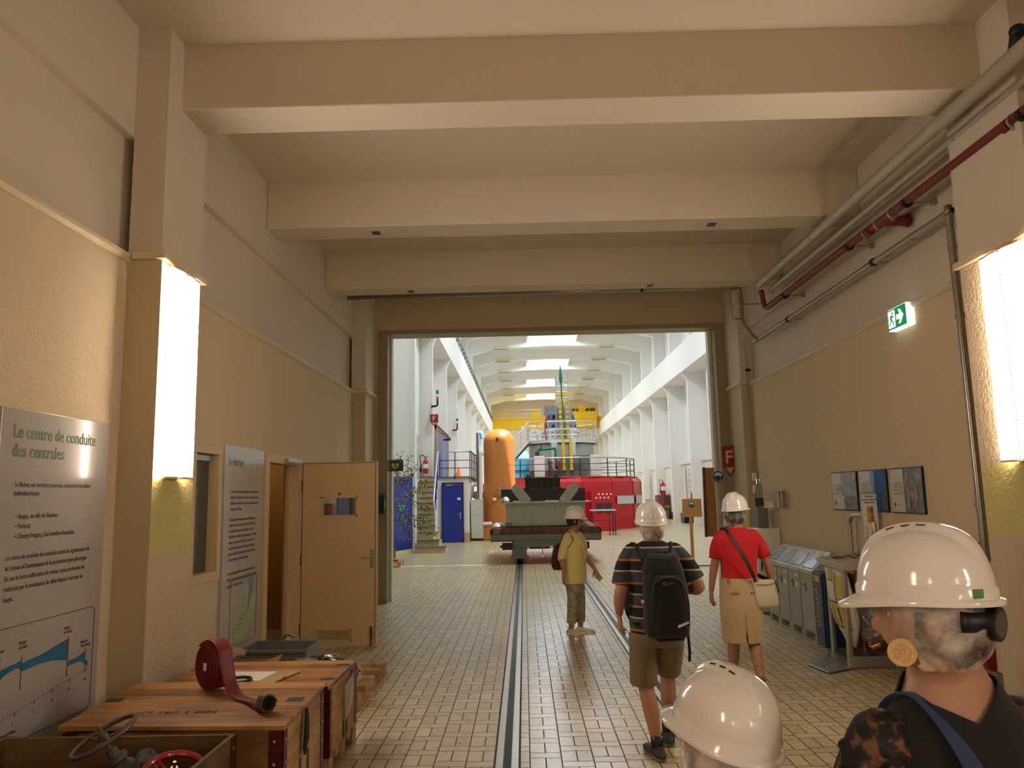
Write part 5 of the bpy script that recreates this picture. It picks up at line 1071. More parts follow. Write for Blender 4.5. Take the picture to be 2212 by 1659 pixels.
for y, x, lab in ((30.25, -3.30, 'dark and red hooked bracket on the nearest left hall column'), (41.6, -3.5, 'small dark hooked bracket on a farther left hall column')):
    t = thing('hook_bracket', lab, 'bracket', (x, y, 5.5), 0, 'hooked brackets on the left columns')
    G().tube([(x - 0.25, y + 0.03, 5.25), (x - 0.22, y - 0.28, 5.25), (x - 0.06, y - 0.3, 5.25), (x, y - 0.3, 5.30), (x, y - 0.3, 5.5)], 0.04, 8).build('hook', M_DARK, t); G().cyl((x, y - 0.3, 5.5), (x, y - 0.3, 5.62), 0.04, 10).build('red_band', M_RED, t); G().cbox(x, y - 0.3, 5.8, 0.10, 0.1, 0.14).build('green_cap', mat('cap_green', (40, 120, 90), 0.5), t)
# leafy plant
random.seed(11)
t = thing('potted_tree', 'leafy slender ficus reaching from behind the left jamb across the blue panel', 'plant', (-3.62, 22.0, 0))
def P(px, py, dy=0.0): return Vector(((px - 1131) * 22 / 1675, 22 + dy, 1.8 + (1071 - py) * 22 / 1675))
BR = [[(842, 1215, 0), (846, 1150, 0), (849, 1090, 0), (850, 1050, 0), (860, 1020, .1), (864, 985, .1)], [(849, 1090, 0), (870, 1075, .2), (885, 1062, .2), (905, 1052, .1), (925, 1042, 0)],
      [(850, 1060, 0), (862, 1040, .1), (880, 1030, .2), (895, 1010, .1)], [(848, 1075, 0), (865, 1088, -.1), (885, 1110, 0), (905, 1130, .1)], [(860, 1045, 0), (856, 1010, -.1), (858, 990, -.1)],
      [(875, 1068, .2), (900, 1085, .1), (925, 1095, 0)], [(847, 1120, 0), (862, 1112, .1), (872, 1125, .1), (880, 1150, 0)], [(885, 1110, 0), (910, 1118, 0), (932, 1135, 0)], [(870, 1035, .2), (880, 1005, .1), (884, 985, 0)]]
g = G(); tips = []
for b in BR:
    pts = [P(*q) for q in b]; pts = bez(pts, 4); k = len(pts); r0_ = 0.026 if b[0] == (842, 1215, 0) else 0.014
    g.tube(pts, [r0_ * (1 - 0.7 * i / k) for i in range(k)], 7); tips += pts[k // 3:]
g.build('branches', mat('ficus_bark', (150, 112, 92), 0.8, var=0.2, vs=20), t, smooth=True)
g = G()
for k in range(760):
    c = random.choice(tips) + Vector((random.gauss(0, 0.075), random.gauss(0, 0.12), random.gauss(-0.03, 0.08)))
    if c.x < -3.72: continue
    d = Vector((random.uniform(-0.6, 0.6), random.uniform(-0.6, 0.6), random.uniform(-1, -0.1))).normalized(); s_ = d.cross(Vector((random.uniform(-1, 1), random.uniform(-1, 1), 0.3))).normalized(); l = random.uniform(0.06, 0.12)
    g.mi = k % 3; g.add([c, c + d * l * 0.5 + s_ * l * 0.2, c + d * l, c + d * l * 0.5 - s_ * l * 0.2], [(0, 1, 2, 3)])
o = g.build('leaves', [mat('leaf_green', (70, 92, 48), 0.5), mat('leaf_dark', (44, 60, 36), 0.5), mat('leaf_lime', (150, 168, 96), 0.5)], t); o['kind'] = 'stuff'
G().lathe([(0.16, 0), (0.2, 0.35), (0.21, 0.36), (0.19, 0.36), (0.18, 0.30)], (-3.80, 22.0, 0.0), 24).build('pot', mat('pot_clay', (150, 92, 66), 0.7), t)
p = thing('wooden_pallet', 'small broken pallet piece on the hall floor by the left jamb', 'pallet', (-3.3, 20.6, 0)); M_PN = mat('pallet_new', (196, 140, 92), 0.7)
for k in range(3): G().box(-3.62, 20.3 + k * 0.25, 0.1, -3.22, 20.42 + k * 0.25, 0.135).build('deck_board', M_PN, p)
for k in range(3): G().box(-3.30, 20.3 + k * 0.25, 0.0, -3.22, 20.42 + k * 0.25, 0.1).build('block', M_PN, p)
tag(G().box(-3.5, 20.35, 0.137, -3.3, 20.6, 0.19).build('brick', mat('brick_brown', (120, 78, 60), 0.8)), 'brown brick lying on the small pallet piece', 'brick')
# grey cabinet, pipes and orange tank
t = thing('grey_cabinet', 'pale grey two-door metal cabinet between the blue door and the orange tank', 'cabinet', (-1.9, 31.6, 0))
M_CAB = mat('cabinet_pale', (206, 208, 200), 0.45)
G().box(-2.14, 31.3, 0.08, -1.66, 31.9, 1.62).build('body', M_CAB, t, bevel=0.01); G().box(-2.13, 31.285, 0.10, -1.67, 31.3, 0.99).build('lower_door', M_CAB, t, bevel=0.008); G().box(-2.13, 31.285, 1.01, -1.67, 31.3, 1.60).build('upper_door', M_CAB, t, bevel=0.008); G().box(-2.14, 31.33, 0, -1.66, 31.9, 0.08).build('plinth', M_DARK, t)
t = thing('white_pump', 'white pump housing with hooked pipe standing behind the grey cabinet', 'pump', (-2.0, 33, 0))
G().box(-2.06, 32.6, 0, -1.75, 33.2, 1.7).build('base', M_WHT, t); G().tube(bez([(-2.15, 32.7, 1.7), (-2.15, 32.7, 2.1), (-2.08, 32.7, 2.2), (-1.92, 32.7, 2.2), (-1.86, 32.7, 2.1), (-1.86, 32.7, 1.6)], 4), 0.07, 12).build('hook_pipe', M_WHT, t, smooth=True); G().lathe([(0.22, 0), (0.22, 0.25), (0.1, 0.32)], (-1.93, 32.7, 1.65), 16).build('dome', M_ALU, t)
M_CYAN = mat('pale_blue_paint', (150, 206, 226), 0.4)
t = thing('blue_pipe', 'pale blue bent pipe in front of the platform railing beside the orange tank', 'pipe', (-1.85, 33.5, 2.2))
G().tube(bez([(-1.78, 33.5, 4.2), (-1.80, 33.5, 4.4), (-1.88, 33.5, 4.45), (-1.92, 33.5, 4.2), (-1.92, 33.5, 2.6), (-1.93, 33.4, 2.0), (-1.93, 33.15, 1.72)], 5), 0.085, 14).build('pipe_run', M_CYAN, t, smooth=True)
t = thing('orange_tank', 'tall orange pressure tank with domed top behind the rail cart', 'tank', (-1.0, 32.2, 0))
M_OR = mat('tank_orange', (202, 128, 58), 0.38, var=0.03, vs=2)
R_ = 0.645
G().lathe([(R_, 0.62), (R_, 3.95)] + [(R_ * math.cos(a), 3.95 + 0.55 * math.sin(a)) for a in [pi / 2 * i / 8 for i in range(1, 8)]] + [(0.02, 4.5)], (-1.0, 32.2, 0), 48).build('shell', M_OR, t, auto=0.9)
G().lathe([(R_ + 0.003, 3.0), (R_ + 0.003, 3.012)], (-1.0, 32.2, 0), 48, cap=False).build('weld_seam', mat('tank_seam', (176, 108, 50), 0.5), t)
G().box(-1.72, 31.45, 0.02, -0.3, 32.95, 0.62).build('base', M_OR, t); G().box(-1.70, 31.47, 0, -0.32, 32.93, 0.02).build('plinth', M_DARK, t)
G().tube(bez([(-1.60, 31.42, 3.45), (-1.72, 31.42, 3.45), (-1.74, 31.42, 3.38), (-1.74, 31.42, 0.75), (-1.72, 31.42, 0.66), (-1.3, 31.42, 0.66)], 4), 0.07, 12).build('side_pipe', M_WHT, t, smooth=True)
G().tube([(-1.86, 31.5, 4.3), (-1.86, 31.5, 0.7)], 0.05, 10).build('side_pipe', mat('pipe_mauve', (150, 116, 126), 0.5), t)
G().cbox(-1.05, 31.53, 4.02, 0.05, 0.06, 0.14).build('fitting', M_DARK, t)
g = G().cyl((-0.98, 31.42, 2.05), (-0.98, 31.40, 2.05), 0.08, 16); g.tube([(-0.98, 31.5, 1.85), (-0.98, 31.42, 1.85), (-0.98, 31.42, 2.05)], 0.03, 8); g.cbox(-0.96, 31.42, 1.82, 0.16, 0.06, 0.05); g.build('gauge', M_ALU, t)
g = G().cbox(-1.20, 31.46, 1.62, 0.13, 0.1, 0.12); g.build('valve_box', M_WHT, t); G().cyl((-1.20, 31.46, 1.68), (-1.20, 31.46, 1.84), 0.04, 10, 0.02).build('red_lamp', M_RED, t)

# ------------------------------------------------ rail cart with its load
M_CG = mat('cart_grey', (108, 114, 110), 0.5, var=0.1, vs=4); M_GG = mat('girder_grey_green', (164, 168, 156), 0.5, var=0.08, vs=4); M_BK = mat('beam_black', (40, 42, 42), 0.45, var=0.2, vs=6)
M_SLP = woodmat('sleeper_ends', (62, 36, 24), (116, 74, 50), 'z', 0, 'y', 0.75, 9)
t = thing('rail_cart', 'long grey flat rail cart with timber deck standing on the floor rails', 'cart', (0.55, 22.5, 0))
for k in range(11):
    x = -0.86 + k * 0.258; G().box(x, 20.5, 0.765, x + 0.25, 24.6, 0.935).build('deck_timber', M_SLP, t, bevel=0.012)
G().box(-0.91, 20.48, 0.765, -0.875, 24.6, 0.90).build('edge_angle', M_DARK, t); G().box(1.955, 20.48, 0.765, 1.985, 24.6, 0.90).build('edge_angle', M_DARK, t)
G().box(-0.91, 20.52, 0.61, 1.985, 20.66, 0.765).build('frame_beam', M_CG, t, bevel=0.01); G().box(-0.91, 24.4, 0.61, 1.985, 24.56, 0.765).build('frame_beam', M_CG, t)
G().box(-0.9, 20.6, 0.58, 1.98, 24.5, 0.62).build('frame_plate', M_DARK, t); G().box(-0.3, 20.56, 0.42, 1.4, 20.7, 0.62).build('cross_beam', M_CG, t, bevel=0.006)
for x in (-0.155, 1.215):
    for y in (20.58, 23.9):
        G().box(x - 0.19, y, 0.16, x + 0.19, y + 0.35, 0.58).build('wheel_box', M_CG, t, bevel=0.01); G().box(x - 0.24, y - 0.01, 0.14, x + 0.24, y + 0.36, 0.17).build('guard_plate', M_CG, t)
        g = G().cyl((x - 0.06, y + 0.2, 0.17), (x + 0.06, y + 0.2, 0.17), 0.165, 24); g.build('wheel', M_DARK, t, auto=0.6)
g = G().box(-0.60, 20.5, 0.37, -0.34, 20.75, 0.54); g.cyl((-0.66, 20.6, 0.45), (-0.58, 20.6, 0.45), 0.03); g.build('buffer', M_BLACK, t); G().box(1.4, 20.5, 0.37, 1.66, 20.75, 0.54).build('buffer', M_BLACK, t)
G().box(0.1, 20.9, 0.36, 1.1, 23.8, 0.58).build('motor_box', M_BLACK, t); G().cyl((0.46, 20.555, 0.54), (0.46, 20.565, 0.54), 0.07, 16).build('cover', M_CG, t)
G().tube(bez([(0.62, 20.54, 0.42), (0.58, 20.5, 0.47), (0.50, 20.5, 0.47), (0.45, 20.5, 0.42), (0.44, 20.5, 0.24)], 4), 0.014, 8).build('orange_cable', mat('cable_orange', (206, 110, 60), 0.5), t, smooth=True); G().cbox(0.44, 20.5, 0.20, 0.05, 0.03, 0.07).build('plug', M_WHT, t); G().cbox(0.68, 20.52, 0.42, 0.07, 0.06, 0.07).build('plug', M_WHT, t)
t = thing('box_girder', 'grey green riveted box girder with two leaning lugs lying on the rail cart', 'girder', (0.55, 21.5, 0.94))
G().box(-0.50, 20.70, 0.97, 1.60, 22.4, 1.52).build('body', M_GG, t, bevel=0.008)
G().box(-0.62, 20.60, 1.555, 1.76, 22.5, 1.59).build('top_flange', M_GG, t, bevel=0.01); G().box(-0.5, 20.66, 1.52, 1.6, 22.4, 1.56).build('flange_angle', M_GG, t); G().box(-0.51, 20.685, 0.965, 1.61, 20.70, 1.03).build('bottom_angle', M_GG, t)
for x0, x1 in ((-0.49, -0.02), (0.2, 0.9), (1.1, 1.59)): G().box(x0, 20.69, 1.03, x1, 20.70, 1.40).build('web_plate', M_GG, t, bevel=0.003)
for x in (0.07, 1.02): G().cyl((x, 20.675, 1.32), (x, 20.70, 1.32), 0.055, 20).build('boss', M_GG, t)
g = G()
for k in range(14): g.ell((-0.42 + k * 0.152, 20.688, 1.475), 0.014, 0.012, 0.014, 6, 5); g.ell((-0.42 + k * 0.152, 20.682, 1.0), 0.014, 0.012, 0.014, 6, 5)
for x in (-0.45, -0.29, 1.38, 1.53):
    for z in (1.12, 1.23, 1.34): g.ell((x, 20.686, z), 0.016, 0.012, 0.016, 6, 5)
g.build('rivets', M_GG, t); G().box(-0.5, 20.68, 0.975, -0.33, 20.684, 1.06).build('label_plate', mat('plate_olive', (106, 108, 76), 0.5), t); G().box(-0.33, 20.72, 0.94, 1.45, 22.3, 0.97).build('packing', M_BLACK, t)
for x0, x1 in ((0.08, -0.20), (1.02, 1.30)):
    d = Vector((x1 - x0, 0, 0.38)).normalized(); nn = Vector((d.z, 0, -d.x)); b0 = Vector((x0, 0, 1.57)); c = Vector((x1, 0, 1.93)); pp = [b0 - nn * 0.13, b0 + nn * 0.13] + [c + (nn * math.cos(a) + d * math.sin(a)) * 0.13 for a in [pi * i / 12 for i in range(13)]]
    l = G().prism([(q.x, q.z) for q in pp], 'y', 20.64, 20.69).build('lug', M_GG, t, bevel=0.006); G().cyl((c.x, 20.625, c.z), (c.x, 20.64, c.z), 0.035, 16).build('pin', M_GG, l)
G().box(-0.30, 20.75, 1.592, 1.4, 20.78, 1.62).build('stripe_strip', M_RED, t); G().box(-0.30, 20.745, 1.595, -0.05, 20.785, 1.622).build('stripe_strip', M_WHT, t); G().box(0.55, 20.745, 1.595, 0.9, 20.785, 1.622).build('stripe_strip', M_WHT, t)
t = thing('black_beam', 'long flat black steel beam lying across the grey girder', 'beam', (0.5, 21.2, 1.6)); G().box(-0.62, 20.95, 1.592, 1.63, 21.5, 1.93).build('web', M_BK, t, bevel=0.006)
for x in (0.06, 0.94): G().cyl((x, 20.935, 1.76), (x, 20.95, 1.76), 0.04, 16).build('boss', mat('boss_rust', (84, 70, 60), 0.5), t)
t = thing('ribbed_block', 'ribbed black steel block with two clamps on top of the black beam', 'block', (0.5, 21.2, 1.93)); G().box(0.03, 21.0, 1.95, 0.97, 21.5, 2.20).build('core', M_BK, t); G().box(0.0, 20.92, 2.20, 1.0, 21.55, 2.23).build('top_plate', M_BK, t); G().box(0.0, 20.92, 1.93, 1.0, 21.55, 1.96).build('bottom_plate', M_BK, t)
for k in range(7): G().box(0.03 + k * 0.15, 20.93, 1.96, 0.055 + k * 0.15, 21.0, 2.2).build('rib', M_BK, t)
for x in (0.12, 0.86):
    g = G().cbox(x, 21.1, 2.245, 0.12, 0.1, 0.03)
    for o in (-0.035, 0.035): g.cyl((x + o, 21.1, 2.23), (x + o, 21.1, 2.32), 0.016, 8); g.ell((x + o, 21.1, 2.29), 0.028, 0.028, 0.02, 8, 6)
    g.build('clamp', M_BK, t)
for x in (0.17, 0.77): G().box(x, 20.9, 1.93, x + 0.14, 20.92, 1.955).build('red_pad', M_RED, t)
def small_helmet(loc, rz, label):
    t = thing('climbing_helmet', label, 'helmet', loc, rz, 'white helmets left on the cart')
    rs = []
    for i in range(9):
        a = pi / 2 * i / 8 * 0.985; rs.append([(0.105 * math.cos(a) * math.cos(p), 0.128 * math.cos(a) * math.sin(p), 0.13 * math.sin(a)) for p in [2 * pi * j / 24 for j in range(24)]])
    G().rings(rs).build('shell', M_WHT, t, L=True, smooth=True); G().lathe([(0.100, -0.012), (0.112, -0.012), (0.112, 0.012), (0.100, 0.012)], n=24).build('rim', M_BLACK, t, L=True)
    for s_ in (-1, 1): G().tube([(s_ * 0.108, -0.05, 0.02), (s_ * 0.085, -0.02, 0.08), (s_ * 0.04, 0.03, 0.128)], 0.011, 6).build('stripe', M_BLACK, t, L=True)
small_helmet((-0.50, 20.72, 1.605), 0.6, 'white helmet with black stripes on the girder flange'); small_helmet((-0.72, 20.66, 0.95), 2.2, 'white helmet with black visor on the timber deck of the cart')
tag(G().cbox(1.86, 20.75, 0.965, 0.10, 0.10, 0.06).build('wood_block', mat('block_tan', (196, 160, 104), 0.6)), 'small tan wooden block on the right end of the cart deck', 'block')

# ------------------------------------------------ red generator and its tower
GX, GY = 2.0, 42.0
M_GRED = mat('generator_red', (196, 24, 44), 0.36, coat=0.2); M_GP = mat('tower_pale', (216, 220, 220), 0.45); M_GT = mat('tower_grey', (132, 144, 158), 0.45); M_YL = mat('machine_yellow', (238, 200, 40), 0.4); M_GN = mat('pipe_green', (16, 120, 86), 0.4); M_CRY = mat('crane_yellow', (246, 200, 10), 0.4)
t = thing('generator', 'big red many sided generator drum filling the hall floor', 'generator', (GX, GY, 0))
a0 = pi / 16
N_ = 16
for k in range(N_):
    a, b = a0 + 2 * pi * k / N_, a0 + 2 * pi * (k + 1) / N_
    q = lambda r, z, u: (GX + r * math.cos(u), GY + r * math.sin(u), z)
    G().add([q(4.22, 0, a), q(4.22, 0, b), q(4.22, 2.33, b), q(4.22, 2.33, a), q(3.95, 2.6, b), q(3.95, 2.6, a), q(3.8, 2.6, b), q(3.8, 2.6, a)], [(0, 1, 2, 3), (3, 2, 4, 5), (5, 4, 6, 7)]).build('casing_panel', M_GRED, t)
    G().tube([q(4.23, 0.02, a), q(4.23, 2.33, a), q(3.96, 2.61, a)], 0.016, 6).build('panel_joint', mat('joint_red', (120, 14, 28), 0.5), t)
G().lathe([(4.0, 2.56), (0.5, 2.58)], (GX, GY, 0), 32).build('deck', mat('deck_grey', (120, 118, 112), 0.6), t)
for k in (13, 14):
    a, b = a0 + 2 * pi * k / N_, a0 + 2 * pi * (k + 1) / N_; G().add([(GX + 4.25 * math.cos(u), GY + 4.25 * math.sin(u), z) for u, z in ((a + 0.06, 1.22), (b, 1.22), (b, 1.62), (a + 0.06, 1.62))], [(0, 1, 2, 3)]).build('white_banner', mat('banner_white', (206, 214, 224), 0.5), t)
cp = thing('switch_cabinet', 'red control cabinet with two dark screens and white lamps against the red drum', 'cabinet', (3.75, 37.4, 0))
G().box(3.2, 37.3, 0.0, 4.25, 37.95, 1.88).build('cabinet', M_GRED, cp, bevel=0.01)
for x in (3.38, 3.79): G().box(x, 37.27, 0.85, x + 0.34, 37.3, 1.30).build('screen', mat('screen_dark', (56, 58, 60), 0.25), cp)
for k in range(4):
    for z, o in ((1.72, 0.12), (1.55, 0.0)): G().cbox(3.42 + k * 0.19 + o, 37.28, z, 0.075, 0.03, 0.075).build('lamp', M_WHT, cp)
tb = thing('work_table', 'light steel framed table with pale top in front of the red drum', 'table', (3.4, 34, 0))
G().box(2.85, 33.5, 1.02, 3.9, 34.5, 1.06).build('top', mat('table_pale', (206, 210, 216), 0.4), tb)
for x, y in ((2.9, 33.55), (3.85, 33.55), (2.9, 34.45), (3.85, 34.45), (3.6, 33.55)): G().cyl((x, y, 0), (x, y, 1.02), 0.022, 8).build('leg', M_NAVY, tb)
for z in (0.18, 0.62): G().tube([(2.9, 33.55, z), (3.85, 33.55, z), (3.85, 34.45, z)], 0.014, 6).build('rail', M_NAVY, tb)
tag(G().box(3.1, 32.9, 0.0, 3.5, 33.5, 0.012).build('floor_plate', M_YL), 'yellow plate on the floor under the steel table', 'plate')
rl = thing('deck_railing', 'dark railing around the top of the red drum', 'railing', (GX, GY, 2.6))
for z, r_, m in ((3.52, 0.035, M_NAVY), (3.22, 0.016, M_NAVY), (2.90, 0.016, M_NAVY)):
    G().tube([(GX + 3.9 * math.cos(u), GY + 3.9 * math.sin(u), z) for u in [a0 + 2 * pi * k / N_ for k in range(N_)]], r_, 8, closed=True, ref=(0, 0, 1)).build('rail', m if z < 3.5 else M_PALE, rl)
for k in range(N_):
    u = a0 + 2 * pi * k / N_; G().cyl((GX + 3.9 * math.cos(u), GY + 3.9 * math.sin(u), 2.6), (GX + 3.9 * math.cos(u), GY + 3.9 * math.sin(u), 3.52), 0.026, 8).build('post', M_NAVY, rl)
tw = thing('generator_tower', 'pale tower with grey cone, platform and ladder mast rising from the red drum', 'tower', (GX, GY, 2.6))
G().lathe([(1.75, 2.58), (1.75, 4.35)], (GX + 0.05, GY, 0), 40).build('drum', mat('drum_grey', (176, 176, 170), 0.5), tw, auto=0.6)
G().box(0.3, 39.6, 2.58, 3.1, 40.6, 2.95).build('plinth', mat('plinth_brown', (120, 110, 98), 0.6), tw); G().box(1.95, 39.9, 2.95, 3.6, 40.5, 3.7).build('dark_casing', mat('casing_olive', (112, 112, 100), 0.5), tw); G().box(2.5, 39.87, 3.0, 2.95, 39.9, 3.3).build('hatch', mat('hatch_grey', (88, 88, 86), 0.5), tw)
for x in (1.6, 2.55): G().cyl((x, 40.15, 2.95), (x, 40.15, 4.4), 0.17, 16).build('column', M_GP, tw)
P8 = [(GX + 0.05 + 1.95 * math.cos(u), GY + 1.95 * math.sin(u)) for u in [pi / 8 + pi * k / 4 for k in range(8)]]
G().prism(P8, 'z', 4.36, 4.40).build('platform_underside', M_DARK, tw); G().prism(P8, 'z', 4.40, 4.56).build('platform', M_GP, tw)
for z in (5.5, 5.1, 4.8): G().tube([(x, y, z) for x, y in P8], 0.03 if z > 5.3 else 0.016, 8, closed=True, ref=(0, 0, 1)).build('guard_rail', M_PALE, tw)
for k in range(8):
    x, y = P8[k]; x2, y2 = P8[(k + 1) % 8]
    for f in (0, 0.5): G().cyl((x + (x2 - x) * f, y + (y2 - y) * f, 4.5), (x + (x2 - x) * f, y + (y2 - y) * f, 5.5), 0.026, 8).build('guard_post', M_PALE, tw)
G().lathe([(1.02, 4.56), (1.02, 5.12), (0.96, 5.2)], (GX + 0.03, GY, 0), 32).build('ring', M_GP, tw, auto=0.6)
g = G()
for k in range(10):
    u = -pi + pi * (k + 0.5) / 10
    for z in (4.8, 5.0): g.ell((GX + 0.03 + 1.03 * math.cos(u), GY + 1.03 * math.sin(u), z), 0.035, 0.035, 0.03, 6, 5)
g.build('ring_bolts', M_DARK, tw)
G().lathe([(0.96, 5.2), (0.92, 5.3), (0.62, 6.35), (0.56, 6.42)], (GX + 0.06, GY, 0), 12, a0=pi / 12).build('cone', M_GT, tw)
for k in range(12):
    u = pi * 2 * k / 12; rr = lambda z: (0.92 + (5.3 - z) * 0.2857) * 0.972; n_ = Vector((math.cos(u), math.sin(u), 0)); s_ = Vector((-math.sin(u), math.cos(u), 0)); c = Vector((GX + 0.06, GY, 0))
    for z0, z1, w in ((5.74, 5.98, 0.09), (5.3, 5.42, 0.10)):
        V = [c + n_ * (rr(z0) + 0.012) + s_ * w + Vector((0, 0, z0)), c + n_ * (rr(z0) + 0.012) - s_ * w + Vector((0, 0, z0)), c + n_ * (rr(z1) + 0.012) - s_ * w * 0.8 + Vector((0, 0, z1)), c + n_ * (rr(z1) + 0.012) + s_ * w * 0.8 + Vector((0, 0, z1))]
        G().add(V, [(0, 1, 2, 3)]).build('opening', M_BLACK, tw)
G().box(1.12, 41.0, 5.95, 1.85, 41.3, 6.42).build('cable_box', M_GT, tw); G().box(1.28, 40.985, 6.05, 1.35, 41.0, 6.32).build('pink_sign', M_SR, tw)
G().tube(bez([(1.28, 41.0, 5.9), (1.2, 40.95, 5.5), (1.18, 40.95, 5.1), (1.24, 40.9, 4.6)], 5), 0.045, 8).build('red_hose', mat('hose_pink', (220, 50, 70), 0.4), tw, smooth=True)
G().lathe([(0.32, 6.4), (0.32, 6.7), (0.22, 6.75), (0.22, 7.9), (0.30, 7.92), (0.30, 8.0)], (GX + 0.09, GY, 0), 24).build('mast', M_GP, tw, auto=0.6)
for x in (1.76, 2.50): G().tube([(x - 0.02, 40.9, 4.56), (x + (0.04 if x < 2 else -0.06), 40.9, 8.05)], 0.03, 8).build('ladder_side', M_PALE, tw)
for k in range(11): G().cyl((1.78, 40.9, 4.75 + k * 0.3), (2.46, 40.9, 4.75 + k * 0.3), 0.012, 6).build('rung', M_ALU, tw)
G().box(1.80, 40.85, 6.80, 2.46, 41.1, 6.90).build('pulley_bracket', M_GP, tw); G().box(1.80, 40.82, 6.92, 2.44, 41.1, 7.1).build('pulley_row', M_YL, tw)
for x, o in ((2.0, 0.0), (2.34, 0.0)):
    G().tube([(x - 0.03, 40.75, 6.75), (x + 0.05, 40.75, 4.6)], 0.03, 8).build('feed_pipe', M_YL, tw)
    for k in range(8): G().cyl((x - 0.03 + k * 0.010, 40.72, 6.66 - k * 0.27), (x - 0.03 + k * 0.010, 40.72, 6.52 - k * 0.27), 0.105, 12, 0.085).build('insulator', M_YL, tw)
for x in (2.05, 2.43): G().cyl((x, 39.55, 2.95), (x, 39.55, 4.5), 0.075, 12).build('yellow_pipe', M_YL, tw); G().cyl((x, 39.55, 2.95), (x, 39.55, 3.02), 0.12, 12).build('yellow_flange', M_YL, tw)
G().tube([(2.22, 40.6, 2.95), (2.24, 40.6, 4.4), (2.12, 40.75, 6.6), (2.08, 40.8, 7.0)], 0.03, 10).build('green_pipe', M_GN, tw)
G().tube([(2.10, 40.8, 6.9), (2.08, 40.8, 7.5), (2.07, 40.8, 7.75), (2.065, 40.8, 8.1), (2.06, 40.8, 8.62)], [0.03, 0.035, 0.10, 0.08, 0.012], 10).build('green_rod', M_GN, tw, smooth=True)
G().tube(bez([(0.75, 39.4, 2.6), (0.75, 39.4, 3.9), (0.80, 39.4, 4.0), (1.0, 39.4, 4.02), (1.55, 39.4, 4.05), (1.62, 39.4, 3.98), (1.64, 39.4, 3.0)], 4), 0.065, 12).build('green_pipe', M_GN, tw, smooth=True)
g = G().cbox(0.7, 39.35, 3.75, 0.22, 0.2, 0.3); g.cyl((0.9, 39.3, 4.03), (0.9, 39.3, 4.25), 0.04); g.build('green_valve', mat('valve_green', (20, 74, 56), 0.4), tw)
for x in (1.35, 1.80):
    v_ = G().lathe([(0.10, 0), (0.10, 0.22), (0.05, 0.28), (0.05, 0.33), (0.14, 0.36), (0.14, 0.43), (0.05, 0.46)], (x, 39.3, 2.95), 16).build('red_valve', M_RED, tw); G().cbox(x + 0.05, 39.3, 2.99, 0.2, 0.15, 0.1).build('green_foot', M_GN, v_)
for x0, lab in ((0.53, 'white control cabinet on the drum beside the green pipe'), (3.33, 'white control cabinet at the right end of the drum deck')):
    tb = thing('control_cabinet', lab, 'cabinet', (x0 + 0.3, 39.0, 2.6), 0, 'white cabinets on the drum'); z0 = 2.6
    G().box(x0, 38.75, z0, x0 + 0.52, 39.2, 3.66).build('body', M_WHT, tb, bevel=0.01); G().box(x0 + 0.02, 38.735, z0 + 0.04, x0 + 0.50, 38.75, 3.6).build('door', M_WHT, tb)
tb = thing('blue_tank', 'pale blue box tank with pyramid top behind the drum railing', 'tank', (-0.1, 44.5, 2.6)); M_SKY = mat('sky_blue_paint', (100, 196, 232), 0.4)
G().box(-0.75, 43.9, 2.6, 0.62, 45, 3.80).build('body', M_SKY, tb); G().add([(-0.75, 43.9, 3.8), (0.62, 43.9, 3.8), (0.62, 45, 3.8), (-0.75, 45, 3.8), (0.12, 44.4, 4.25)], [(0, 1, 4), (1, 2, 4), (2, 3, 4), (3, 0, 4)]).build('hopper', M_SKY, tb); G().box(-0.76, 43.88, 3.1, 0.63, 43.9, 3.13).build('band', M_BLUE, tb)
st = thing('tower_stair', 'pale metal stair with railings climbing to the tower platform', 'stairs', (-0.2, 41, 2.6))
A, B = Vector((-0.75, 40.4, 3.35)), Vector((0.30, 40.9, 4.52)); A0 = A + (A - B) * 0.6
G().tube([A0, B], 0.09, 4, ref=(0, 0, 1)).build('stringer', M_GP, st); G().tube([A0 + Vector((0, 0, -0.13)), B + Vector((0, 0, -0.13))], 0.05, 4).build('underside', M_DARK, st)
for o in (0.3, 0.55, 0.8, 1.0): G().tube([A0 + Vector((0, 0, o)), B + Vector((0, 0, o))], 0.022 if o < 1 else 0.032, 8).build('rail', M_PALE, st)
for k in range(5): c = A0.lerp(B, k / 4); G().cyl(c, c + Vector((0, 0, 1.0)), 0.022, 8).build('post', M_PALE, st)
for k in range(10): c = A0.lerp(B, k / 9); G().cbox(c.x, c.y + 0.4, c.z, 0.22, 0.8, 0.03).build('tread', M_ALU, st)
sg = thing('warning_plate', 'small white notice plate hanging on the tower stair rail', 'sign', (0.55, 40.3, 4.9)); G().box(0.42, 40.28, 4.82, 0.82, 40.30, 5.12).build('plate', M_WHT, sg)
for k, w in enumerate(('ZONE', 'DANGEREUSE')): text(w, 0.075, onY(0.62, 40.275, 5.0 - k * 0.1), M_INK, sg, 'lettering', 0.002, 'CENTER', sx=0.7)
